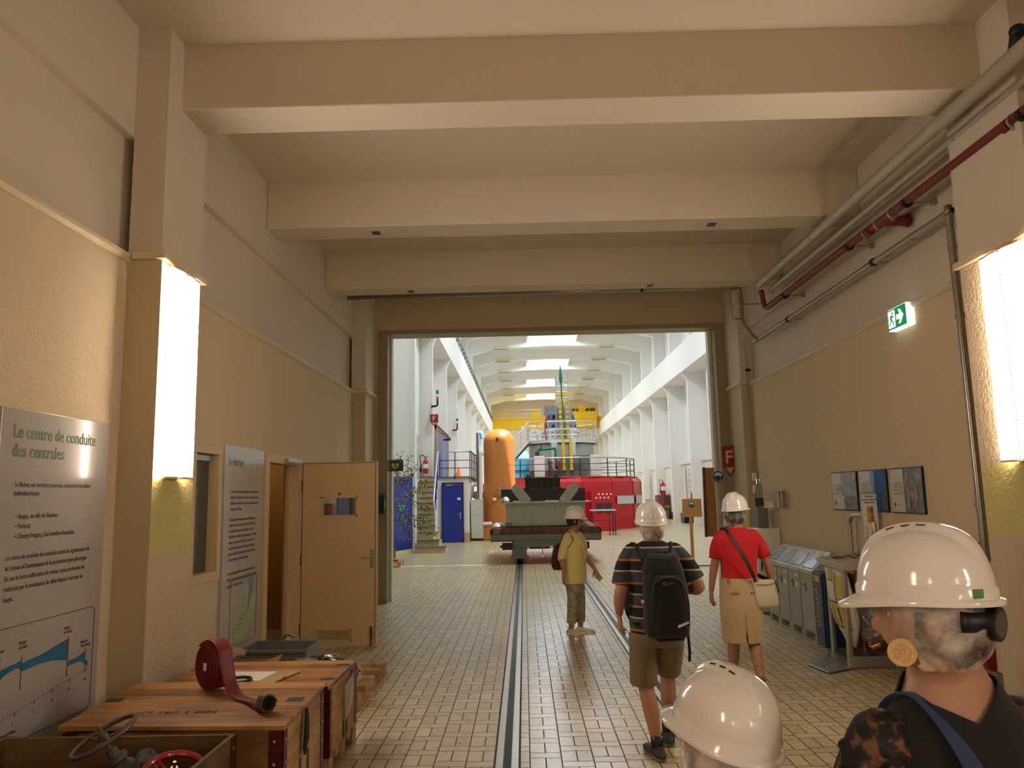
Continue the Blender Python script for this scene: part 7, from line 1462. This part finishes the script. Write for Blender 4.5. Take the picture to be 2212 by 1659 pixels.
hand(g, lw_, (-0.02, 0.1, -1), (1, 0.2, 0), -1, 0.35, 0.95); hand(g, rw, (0.05, 0.1, -1), (-1, 0.2, 0), 1, 0.4, 0.95)
remesh(g, 'body', SKIN, t, 0.0055, 3)
g = G(); torso(g, [(0.985, 0, 0, 0.166, 0.124), (1.04, 0, 0, 0.160, 0.118), (1.12, 0, 0, 0.160, 0.114), (1.25, 0, 0, 0.172, 0.120), (1.345, 0, 0, 0.184, 0.108), (1.395, 0, 0, 0.165, 0.092), (1.43, 0, 0, 0.115, 0.078), (1.462, 0, 0, 0.07, 0.066)])
for s0, e0, o in ((ls, le, -1), (rs_, re, 1)): limb(g, [s0 - V3(o * 0.035, 0, -0.002), s0.lerp(e0, 0.35), s0.lerp(e0, 0.72)], [0.060, 0.058, 0.056], rnd=2)
remesh(g, 'top', cloth('red_knit', (196, 22, 28), 0.05, 0.2, 22), t, 0.008, 4)
for s0, e0 in ((ls, le), (rs_, re)): G().tube([s0.lerp(e0, 0.66), s0.lerp(e0, 0.76)], [0.056, 0.055], 16).build('cuff', mat('red_rib', (176, 18, 24), 0.85, bs=0.5, bscale=200), t, L=True, smooth=True)
g = G(); g.rings([ering((0, cy, z), rx, ry, 32, 2.5) for z, cy, rx, ry in ((0.445, 0.03, 0.158, 0.128), (0.455, 0.03, 0.165, 0.135), (0.60, 0.02, 0.176, 0.142), (0.76, 0.0, 0.184, 0.142), (0.88, 0, 0.182, 0.138), (0.95, 0, 0.174, 0.130), (1.015, 0, 0.168, 0.126))])
sk = remesh(g, 'skirt', cloth('tan_twill', (188, 164, 126)), t, 0.009, 3)
trim(sk, lambda x, y, z: y < 0 and z < 0.60 and abs(x - 0.005) < 0.016 * (0.60 - z) / 0.155 + 0.001 or z < 0.452, [((0.005, 0, 0.60), (1, 0, 0.1032)), ((0.005, 0, 0.60), (1, 0, -0.1032)), ((0, 0, 0.452), (0, 0, 1))])
M_TAN2 = mat('tan_pocket', (150, 118, 76), 0.8)
for x0, x1 in ((-0.125, -0.045), (0.05, 0.125)): G().box(x0, -0.143, 0.885, x1, -0.133, 0.902).build('pocket_welt', M_TAN2, t, L=True, bevel=0.003)
G().tube([(0, -0.140, 0.60), (0, -0.136, 0.82)], 0.003, 6).build('seam', M_TAN2, t, L=True)
for x in (-0.14, 0.13): G().box(x, -0.118, 0.965, x + 0.012, -0.106, 1.02).build('belt_loop', M_TAN2, t, L=True)
M_SNK = mat('sneaker_mauve', (112, 92, 92), 0.6); 
shoe(t, 'shoe', la, 0.1, M_SNK, M_WHT, 0.94); shoe(t, 'shoe', ra, -0.1, M_SNK, M_WHT, 0.94, 0.05)
hard_hat(t, HM @ Matrix.Translation((0, 0, 0.034)) @ Matrix.Rotation(0.02, 4, 'X')); net(t, HM, (1.14, 1.12, 1.0), M_NETL, lambda x, y, z: z > 0.05 or (y > 0.075 and z > -0.10), 7, off=(0, -0.012, -0.025)); net(t, HM, (1.06, 1.04, 0.92), M_HAIRD, lambda x, y, z: z > 0.06 or y > 0.05, 8, off=(0, -0.014, -0.02), nm='hair', bumpy=0.003)
hb = thing('shoulder_bag', 'off white shoulder bag with black strap worn by the woman in red', 'bag', (2.12, 7.12, 0.86), 0.25)
M_BAGW = cloth('bag_offwhite', (196, 188, 160), 0.06, 0.3, 14)
g = G(); g.rings([ering((x, 0, z), rx, ry, 26, 3.2) for z, x, rx, ry in ((-0.10, 0.02, 0.085, 0.022), (-0.08, 0.02, 0.108, 0.036), (0.0, 0.008, 0.114, 0.044), (0.09, -0.002, 0.112, 0.036), (0.135, -0.008, 0.105, 0.016), (0.145, -0.008, 0.10, 0.008))]); remesh(g, 'pouch', M_BAGW, hb, 0.007, 4)
G().tube([(-0.10, -0.042, 0.105), (0.02, -0.047, 0.10), (0.075, -0.043, 0.115)], 0.003, 6).build('zip', M_INK, hb, L=True); G().tube([(0.085, -0.040, 0.125), (0.10, -0.050, 0.06), (0.105, -0.052, 0.035)], 0.005, 6).build('zip_puller', M_BLACK, hb, L=True)
G().tube(bez([(-0.09, -0.01, 0.13), (-0.135, -0.045, 0.20), (-0.20, -0.045, 0.33), (-0.27, -0.02, 0.46), (-0.315, 0.03, 0.565), (-0.31, 0.12, 0.60), (-0.27, 0.24, 0.52), (-0.15, 0.27, 0.35), (0.0, 0.23, 0.2), (0.09, 0.05, 0.12)], 5), 0.018, 8, flat=0.22, ref=(0, -1, 0.2)).build('strap', mat('strap_black', (28, 22, 20), 0.5), hb, L=True, smooth=True)
G().tube([(-0.115, -0.05, 0.165), (-0.085, -0.035, 0.13)], 0.008, 6).build('strap_ring', M_CHROME, hb, L=True)

# ---- woman in yellow, facing right
YR = -2.20
t = thing('person', 'woman in a yellow tunic and patterned trousers standing between the rails, facing right', 'person', (0.63, 10.40, 0), YR)
lh, lk, la = V3(-0.08, 0.0, 0.80), V3(-0.075, 0.025, 0.44), V3(-0.085, 0.02, 0.085)
rh, rk, ra = V3(0.08, 0.0, 0.80), V3(0.075, 0.02, 0.44), V3(0.06, -0.03, 0.085)
ls, le, lw_ = V3(-0.165, 0.0, 1.235), V3(-0.225, 0.03, 0.99), V3(-0.255, 0.16, 0.80)
rs_, re, rw = V3(0.165, 0.0, 1.235), V3(0.225, -0.04, 0.99), V3(0.265, 0.02, 0.79)
HM = hatM((0.0, 0.035, 1.435), 0.62, 0.0, 0.0)
g = G(); torso(g, [(0.74, 0, 0, 0.15, 0.115), (0.82, 0, 0, 0.165, 0.125), (0.92, 0, 0.01, 0.15, 0.12), (1.02, 0, 0.015, 0.15, 0.12), (1.12, 0, 0.02, 0.155, 0.13), (1.21, 0, 0.005, 0.152, 0.10), (1.265, 0, 0.0, 0.095, 0.07), (1.31, 0, 0.005, 0.052, 0.052)])
g.tube([(0, 0, 1.27), (0, 0.03, 1.40)], [0.052, 0.047], 16); head(g, HM, 0.97)
for h_, k_, a_ in ((lh, lk, la), (rh, rk, ra)): limb(g, [h_, k_, a_], [0.085, 0.055, 0.036])
foot(g, la, 0.35); foot(g, ra, -0.15)
limb(g, [ls + V3(0.025, 0, -0.03), le, lw_], [0.042, 0.039, 0.026]); limb(g, [rs_ + V3(-0.025, 0, -0.03), re, rw], [0.042, 0.039, 0.026])
hand(g, lw_, (-0.1, 0.35, -0.8), (0.9, 0.2, 0), 1, 0.7, 0.95); hand(g, rw, (0.25, 0.05, -1), (-0.6, 0.6, 0), -1, 0.25, 0.95, 1.6)
remesh(g, 'body', SKIN2, t, 0.0055, 3)
g = G(); torso(g, [(0.635, 0, 0.0, 0.182, 0.140), (0.70, 0, 0, 0.182, 0.142), (0.80, 0, 0.005, 0.180, 0.142), (0.92, 0, 0.012, 0.172, 0.136), (1.02, 0, 0.018, 0.168, 0.138), (1.12, 0, 0.024, 0.170, 0.144), (1.19, 0, 0.008, 0.174, 0.116), (1.245, 0, 0, 0.150, 0.09), (1.268, 0, 0, 0.112, 0.078), (1.285, 0, 0, 0.08, 0.07)])
for s0, e0, w0, o in ((ls, le, lw_, -1), (rs_, re, rw, 1)): limb(g, [s0 - V3(o * 0.035, 0, -0.002), s0.lerp(e0, 0.5), e0, e0.lerp(w0, 0.22)], [0.060, 0.056, 0.053, 0.050], rnd=2)
remesh(g, 'tunic', cloth('yellow_jersey', (216, 202, 132), 0.04, 0.22, 12, 0.014), t, 0.008, 4)
def flor(name):
    m, nt, p = newmat(name); vec, _ = coords(nt); a = S(nt, noise(nt, vec, 24, 3)); b = S(nt, noise(nt, vec, 15, 2)); c = mixc(nt, ((a - 0.5) * 6.0 + 0.3).mx(0.0).mn(1.0), rgb(160, 154, 128), rgb(116, 122, 92)); c = mixc(nt, ((b - 0.58) * 12.0).mx(0.0).mn(1.0), c, rgb(150, 110, 92)); nt.links.new(c, p.inputs['Base Color']); p.inputs['Roughness'].default_value = 0.85; return m
g = G(); torso(g, [(0.62, 0, 0, 0.155, 0.115), (0.72, 0, 0, 0.168, 0.126), (0.84, 0, 0, 0.16, 0.118)])
for h_, k_, a_ in ((lh, lk, la), (rh, rk, ra)): limb(g, [h_ - V3(0, 0, 0.06), k_, a_ + V3(0, 0, 0.05)], [0.092, 0.076, 0.062], rnd=False)
remesh(g, 'trousers', flor('floral_cotton'), t, 0.008, 4)
M_SW = mat('shoe_cream', (214, 200, 172), 0.5)
shoe(t, 'shoe', la, 0.35, M_SW, M_WHT, 0.92); shoe(t, 'shoe', ra, -0.15, M_SW, M_WHT, 0.92)
hh = hard_hat(t, HM @ Matrix.Translation((0, 0, 0.034)) @ Matrix.Rotation(0.0, 4, 'X')); net(t, HM, (1.0, 1.0, 0.80), M_HAIRD, lambda x, y, z: z > 0.06 or y > 0.035 or (z < -0.06 and y > -0.05), 9, off=(0, -0.01, -0.002), nm='hair', bumpy=0.003)
g = G().cbox(0, 0.135, 0.098, 0.03, 0.012, 0.014); g.xf(HM @ Matrix.Translation((0, -0.004, 0.02))); g.build('front_badge', M_INK, hh, L=True)
g = G()
for q in (-1, 1):
    g.tube([HM @ V3(q * 0.033 + 0.024 * math.cos(a), 0.100 - 0.004 * abs(math.cos(a)), 0.006 + 0.016 * math.sin(a)) for a in [2 * pi * j / 16 for j in range(16)]], 0.0028, 6, closed=True, ref=(0, 1, 0)); g.tube([HM @ V3(q * 0.057, 0.094, 0.010), HM @ V3(q * 0.078, 0.06, 0.01), HM @ V3(q * 0.08, -0.005, 0.0)], 0.0025, 6)
g.tube([HM @ V3(-0.009, 0.104, 0.008), HM @ V3(0.009, 0.104, 0.008)], 0.0028, 6); g.build('glasses', mat('glasses_brown', (60, 26, 20), 0.3), t, L=True, smooth=True)
for q in (-1, 1):
    e = G().ell((q * 0.031, 0.077, 0.007), 0.012, 0.010, 0.009, 12, 8); e.xf(HM); e.build('eye', M_WHT, t, L=True, smooth=True); e = G().ell((q * 0.031, 0.0862, 0.007), 0.0048, 0.002, 0.0048, 10, 6); e.xf(HM); e.build('iris', M_HAIRD, t, L=True, smooth=True)
    e = G().tube([(q * 0.018, 0.094, 0.024), (q * 0.033, 0.092, 0.030), (q * 0.048, 0.082, 0.026)], [0.003, 0.004, 0.002], 6); e.xf(HM); e.build('eyebrow', M_HAIRD, t, L=True, smooth=True)
e = G().tube([(-0.022, 0.089, -0.058), (0, 0.098, -0.056), (0.022, 0.089, -0.058)], [0.002, 0.0045, 0.002], 8); e.xf(HM); e.build('lips', mat('lip_red', (140, 62, 56), 0.4), t, L=True, smooth=True)
G().tube(bez([(-0.055, -0.03, 1.318), (-0.078, 0.06, 1.285), (-0.070, 0.135, 1.20), (-0.045, 0.178, 1.11), (0.0, 0.176, 0.97), (0.005, 0.176, 0.955), (0.045, 0.178, 1.11), (0.070, 0.135, 1.20), (0.078, 0.06, 1.285), (0.055, -0.03, 1.318)], 5), 0.007, 8, flat=0.35, ref=(0, 1, 0)).build('lanyard', mat('lanyard_cream', (222, 206, 160), 0.7), t, L=True, smooth=True)
G().tube([(0.0, 0.18, 0.96), (-0.01, 0.178, 0.90), (0.012, 0.172, 0.86)], 0.004, 6).build('lanyard_key', M_ALU, t, L=True)
hb = thing('backpack', 'small brown backpack on the back of the woman in yellow', 'backpack', (0.63, 10.40, 0), YR)
g = G(); g.rings([ering((0.02, y, z), rx, ry, 26, 2.8) for z, y, rx, ry in ((0.80, -0.215, 0.10, 0.05), (0.83, -0.215, 0.125, 0.07), (0.95, -0.215, 0.13, 0.075), (1.06, -0.205, 0.115, 0.06), (1.13, -0.19, 0.08, 0.04), (1.15, -0.18, 0.05, 0.02))]); remesh(g, 'main_bag', cloth('bag_brown', (72, 42, 36), 0.1, 0.2, 40, 0.004), hb, 0.008, 4)
for q in (-1, 1): G().tube(bez([(q * 0.06, -0.16, 1.14), (q * 0.105, -0.06, 1.285), (q * 0.125, 0.03, 1.275), (q * 0.135, 0.085, 1.20), (q * 0.165, 0.05, 1.12), (q * 0.175, -0.05, 1.02), (q * 0.12, -0.16, 0.86)], 5), 0.013, 8, flat=0.3, ref=(0, 0.2, 1)).build('strap', mat('strap_brown', (56, 30, 26), 0.6), hb, L=True, smooth=True)
ph = thing('phone', 'pale phone held in the hand of the woman in yellow', 'phone', (0.63, 10.40, 0), YR); i0 = lw_ + V3(0.008, 0.052, -0.085)
g = G().cbox(0, 0, 0, 0.010, 0.075, 0.14); g.xf(Matrix.Translation(i0) @ Matrix.Rotation(0.75, 4, 'X')); g.build('case', mat('phone_case', (168, 152, 132), 0.4), ph, L=True, bevel=0.003)
g = G().cbox(-0.0056, 0, 0, 0.001, 0.068, 0.13); g.xf(Matrix.Translation(i0) @ Matrix.Rotation(0.75, 4, 'X')); g.build('screen', M_INK, ph, L=True)

# ---- nearest woman, right foreground, back to the viewer with the head turned left
t = thing('person', 'woman in a black lace-sleeved top with a round cream earring, nearest the viewer', 'person', (0.885, 1.72, 0), 0.25); t.scale = (1, 1, 0.968)
HW = Matrix.Translation((-0.80, -1.56, 0)); R0 = Matrix.Rotation(-0.25, 4, 'Z')
def wl(p): return Matrix.Diagonal((1, 1, 1 / 0.968, 1)) @ (R0 @ (Vector(p) - V3(0.885, 1.72, 0)))
HM = hatM(tuple(wl((0.832, 1.655, 1.535))), 1.02 - 0.25, -0.05, 0.03)
ls, le, lw_ = V3(-0.175, 0.0, 1.325), V3(-0.235, 0.02, 1.06), V3(-0.22, 0.14, 0.84)
rs_, re, rw = V3(0.175, 0.0, 1.325), V3(0.24, 0.02, 1.06), V3(0.2, 0.16, 0.85)
g = G(); torso(g, [(0.80, 0, 0, 0.15, 0.11), (0.90, 0, 0, 0.165, 0.12), (1.0, 0, 0, 0.14, 0.105), (1.12, 0, 0, 0.15, 0.11), (1.22, 0, 0, 0.165, 0.115), (1.30, 0, 0, 0.17, 0.10), (1.345, 0, -0.005, 0.150, 0.086), (1.38, 0, -0.006, 0.124, 0.078), (1.42, -0.002, -0.005, 0.098, 0.072), (1.46, -0.006, -0.004, 0.076, 0.066), (1.50, -0.012, -0.003, 0.060, 0.060)])
limb(g, [(-0.0, -0.002, 1.34), (-0.018, 0.002, 1.42), wl((0.845, 1.665, 1.50))], [0.066, 0.057, 0.060], 18); head(g, HM)
for q in (-1, 1): limb(g, [V3(q * 0.085, 0, 0.86), V3(q * 0.08, 0.02, 0.47), V3(q * 0.085, 0, 0.09)], [0.09, 0.055, 0.036]); foot(g, V3(q * 0.085, 0, 0.09), -q * 0.15)
limb(g, [ls, le, lw_], [0.052, 0.042, 0.027]); limb(g, [rs_, re, rw], [0.052, 0.042, 0.027])
hand(g, lw_, (0.2, 0.5, -0.8), (1, 0, 0.2), -1, 0.4); hand(g, rw, (-0.2, 0.5, -0.8), (-1, 0, 0.2), 1, 0.4)
remesh(g, 'body', SKIN3, t, 0.0055, 4)
g = G(); torso(g, [(0.78, 0, 0, 0.178, 0.135), (0.90, 0, 0, 0.182, 0.136), (1.0, 0, 0, 0.16, 0.122), (1.12, 0, 0, 0.166, 0.124), (1.22, 0, 0, 0.180, 0.128), (1.30, 0, 0, 0.186, 0.112), (1.352, 0, -0.005, 0.158, 0.096), (1.385, 0, -0.006, 0.131, 0.086), (1.42, -0.002, -0.005, 0.106, 0.080), (1.47, -0.006, -0.004, 0.080, 0.073)])
for s0, o in ((ls, -1), (rs_, 1)): limb(g, [s0 - V3(o * 0.04, 0, 0.0), s0 + V3(o * 0.004, 0, -0.03)], [0.062, 0.06])
tp = remesh(g, 'top', cloth('black_cotton', (15, 14, 16), 0.1, 0.15, 30, 0.004), t, 0.004, 5)
trim(tp, lambda x, y, z: (y < 0.03 and -(z - 1.375) * 2.0 < x + 0.02 < (z - 1.375) * 1.1) or z > 1.45, [((-0.02, 0, 1.375), (1, 0, 2.0)), ((-0.02, 0, 1.375), (1, 0, -1.1)), ((0, 0, 1.45), (0, 0, 1))])
def lace(name):
    m, nt, p = newmat(name); vec, _ = coords(nt); v = nt.nodes.new('ShaderNodeTexVoronoi'); v.inputs['Scale'].default_value = 26; nt.links.new(vec, v.inputs['Vector'])
    k = ((S(nt, v.outputs['Distance']) - 0.36) * 7.0).mx(0.0).mn(1.0); k2 = ((S(nt, noise(nt, vec, 34, 3)) - 0.46) * 8.0).mx(0.0).mn(1.0)
    nt.links.new(mixc(nt, k * k2, rgb(14, 12, 14), rgb(112, 74, 52)), p.inputs['Base Color']); p.inputs['Roughness'].default_value = 0.7; bump(nt, p, k, 0.5, 0.004); return m
for s0, e0, o in ((ls, le, -1), (rs_, re, 1)):
    g = G(); limb(g, [s0 + V3(o * 0.0, 0, 0.005), s0.lerp(e0, 0.4) + V3(o * 0.012, 0, 0), s0.lerp(e0, 0.78) + V3(o * 0.018, 0, 0)], [0.066, 0.075, 0.082])
    for k in range(9): a = k * 2 * pi / 9; g.ell(s0 + V3(o * 0.01 + 0.062 * math.cos(a), 0.062 * math.sin(a), -0.012 + 0.01 * math.sin(3 * a)), 0.018, 0.018, 0.012, 8, 6)
    remesh(g, 'lace_sleeve', lace('lace_%d' % (o + 1)), t, 0.006, 2)
G().tube(bez([(-0.10, 0.115, 1.22), (-0.10, 0.06, 1.375), (-0.09, -0.01, 1.420), (-0.08, -0.08, 1.375), (-0.055, -0.128, 1.27), (-0.02, -0.146, 1.14), (0.04, -0.15, 0.98)], 6), 0.034, 12, flat=0.14, ref=(0, -0.9, 0.3)).build('blue_strap', cloth('strap_navy', (42, 60, 104), 0.1, 0.4, 180, 0.003), t, L=True, smooth=True)
g = G(); torso(g, [(0.45, 0, 0, 0.2, 0.16), (0.70, 0, 0, 0.19, 0.145), (0.86, 0, 0, 0.175, 0.13), (0.98, 0, 0, 0.155, 0.118)]); remesh(g, 'skirt', mat('skirt_dark', (30, 30, 36), 0.8), t, 0.01, 3)
for q in (-1, 1): shoe(t, 'shoe', V3(q * 0.085, 0, 0.09), -q * 0.15, M_SHD, M_SOLE, 0.95)
hat = hard_hat(t, HM @ Matrix.Translation((0, 0.006, 0.034)) @ Matrix.Rotation(0.035, 4, 'X'), 96, Matrix.Translation((-0.070, -0.100, 0.022)) @ Matrix.Rotation(-0.62, 4, 'Z'))
net(t, HM, (0.985, 0.96, 1.0), M_HAIRD, lambda x, y, z: z > 0.07 or y > 0.03 or (z < -0.075 and y > -0.03), 12, off=(0, -0.008, -0.010), nm='hair', bumpy=0.003)
net(t, HM, (1.22, 1.08, 1.10), M_NET, lambda x, y, z: z > 0.055 or (y > 0.07 and z < -0.0) or (y > 0.03 and z < -0.062) or z < -0.104, 15, off=(0, -0.002, -0.010), bumpy=0.006)
g = G().tube([HM @ V3(0.084 * math.cos(a), -0.002 + 0.098 * math.sin(a), 0.004 - 0.010 * max(0, -math.sin(a))) for a in [pi + 0.5 + (pi - 1.0) * j / 14 for j in range(15)]], 0.024, 10, flat=1.0, ref=(0, 0, 1)); g.v = g.v; g.build('headband', M_BLACK, t, L=True, smooth=True)
q0 = HM @ V3(-0.022, -0.080, -0.006); q1 = HM @ V3(-0.036, -0.118, -0.010); q2 = HM @ V3(-0.037, -0.1205, -0.0103)
G().cyl(q0, q1, 0.034, 24).build('ratchet_knob', M_BLACK, t, L=True, auto=0.7); G().cyl(q1, q2, 0.026, 24).build('knob_face', mat('knob_grey', (78, 76, 76), 0.5), t, L=True)
ec = HM @ V3(-0.088, 0.055, -0.062); en = (HM.to_3x3() @ V3(-0.93, -0.35, 0.0)).normalized(); es = V3(0, 0, 1).cross(en).normalized(); eu = en.cross(es)
M_EAR = mat('earring_cream', (214, 178, 128), 0.45)
ex = Matrix((tuple(es) + (0,), tuple(eu) + (0,), tuple(en) + (0,), (0, 0, 0, 1))).transposed(); ex.translation = ec
g = G().lathe([(0.0005, 0), (0.027, 0), (0.028, 0.002), (0.027, 0.004), (0.0235, 0.0035), (0.0005, 0.0035)], n=36); g.xf(ex); er = g.build('earring', M_EAR, t, L=True, auto=0.7)
g = G()
for k in range(12):
    a = k * pi / 6
    g.ell((0.0185 * math.cos(a), 0.0185 * math.sin(a), 0.004), 0.0028, 0.0028, 0.002, 8, 5); g.tube([(0.004 * math.cos(a + .26), 0.004 * math.sin(a + .26), 0.004), (0.014 * math.cos(a + .26), 0.014 * math.sin(a + .26), 0.0045)], 0.0013, 5)
    g.tube([(0.0145 * math.cos(a), 0.0145 * math.sin(a), 0.004), (0.017 * math.cos(a + .26), 0.017 * math.sin(a + .26), 0.0045), (0.0145 * math.cos(a + .52), 0.0145 * math.sin(a + .52), 0.004)], 0.001, 5)
g.torus((0, 0, 0.0042), 0.0245, 0.0012, n=36, m=6); g.ell((0, 0, 0.004), 0.0035, 0.0035, 0.002, 8, 5); g.xf(ex); g.build('earring_relief', M_EAR, er, L=True, smooth=True)
for q in (-1, 1):
    e = G().ell((q * 0.031, 0.071, 0.008), 0.012, 0.010, 0.008, 12, 8); e.xf(HM); e.build('eye', M_WHT, t, L=True, smooth=True); e = G().ell((q * 0.031, 0.0803, 0.008), 0.0045, 0.002, 0.0045, 10, 6); e.xf(HM); e.build('iris', M_HAIRD, t, L=True, smooth=True)

# ---- short person in the bottom foreground, helmet and hairnet in view
t = thing('person', 'short person in a white hard hat at the bottom edge, only the helmet showing', 'person', (0.447, 1.92, 0), 0.66)
HM = hatM((0, 0.0, 1.200), 0.0, 0.27, 0.0)
g = G(); torso(g, [(0.60, 0, 0, 0.14, 0.10), (0.70, 0, 0, 0.15, 0.11), (0.82, 0, 0, 0.135, 0.10), (0.92, 0, 0, 0.145, 0.105), (1.0, 0, 0, 0.15, 0.09), (1.04, 0, 0, 0.09, 0.065), (1.07, 0, 0, 0.05, 0.05)]); g.tube([(0, 0, 1.02), (0, 0.0, 1.16)], [0.048, 0.045], 16); head(g, HM, 0.96)
for q in (-1, 1):
    limb(g, [V3(q * 0.075, 0, 0.68), V3(q * 0.075, 0.02, 0.37), V3(q * 0.075, 0, 0.085)], [0.075, 0.048, 0.033]); foot(g, V3(q * 0.075, 0, 0.085), -q * 0.15, 0.9)
    limb(g, [V3(q * 0.145, 0, 0.985), V3(q * 0.19, 0.0, 0.83), V3(q * 0.19, 0.08, 0.66)], [0.042, 0.035, 0.023]); hand(g, V3(q * 0.19, 0.08, 0.66), (0, 0.2, -1), (-q, 0.1, 0), q, 0.35, 0.85)
remesh(g, 'body', SKIN3, t, 0.006, 3)
g = G(); torso(g, [(0.66, 0, 0, 0.165, 0.125), (0.85, 0, 0, 0.152, 0.116), (0.93, 0, 0, 0.16, 0.12), (1.0, 0, 0, 0.165, 0.104), (1.045, 0, 0, 0.10, 0.075)])
for q in (-1, 1): limb(g, [V3(q * 0.12, 0, 0.99), V3(q * 0.168, 0, 0.90)], [0.056, 0.058])
remesh(g, 'shirt', cloth('shirt_pale', (150, 140, 130)), t, 0.008, 3)
g = G(); torso(g, [(0.58, 0, 0, 0.14, 0.105), (0.66, 0, 0, 0.158, 0.12), (0.74, 0, 0, 0.155, 0.115)])
for q in (-1, 1): limb(g, [V3(q * 0.075, 0, 0.64), V3(q * 0.075, 0.02, 0.37), V3(q * 0.075, 0, 0.12)], [0.084, 0.062, 0.052])
remesh(g, 'trousers', cloth('trousers_navy', (48, 52, 66)), t, 0.009, 3)
for q in (-1, 1): shoe(t, 'shoe', V3(q * 0.075, 0, 0.085), -q * 0.15, M_SHD, M_SOLE, 0.85)
hard_hat(t, HM @ Matrix.Translation((0, -0.004, 0.038)), 96); net(t, HM, (1.12, 1.10, 1.02), M_NETW, lambda x, y, z: z > 0.05 or (y > 0.075 and z < -0.02), 21, bumpy=0.008); net(t, HM, (1.0, 1.0, 0.9), M_HAIRD, lambda x, y, z: z > 0.06 or y > 0.03, 22, nm='hair', bumpy=0.003)
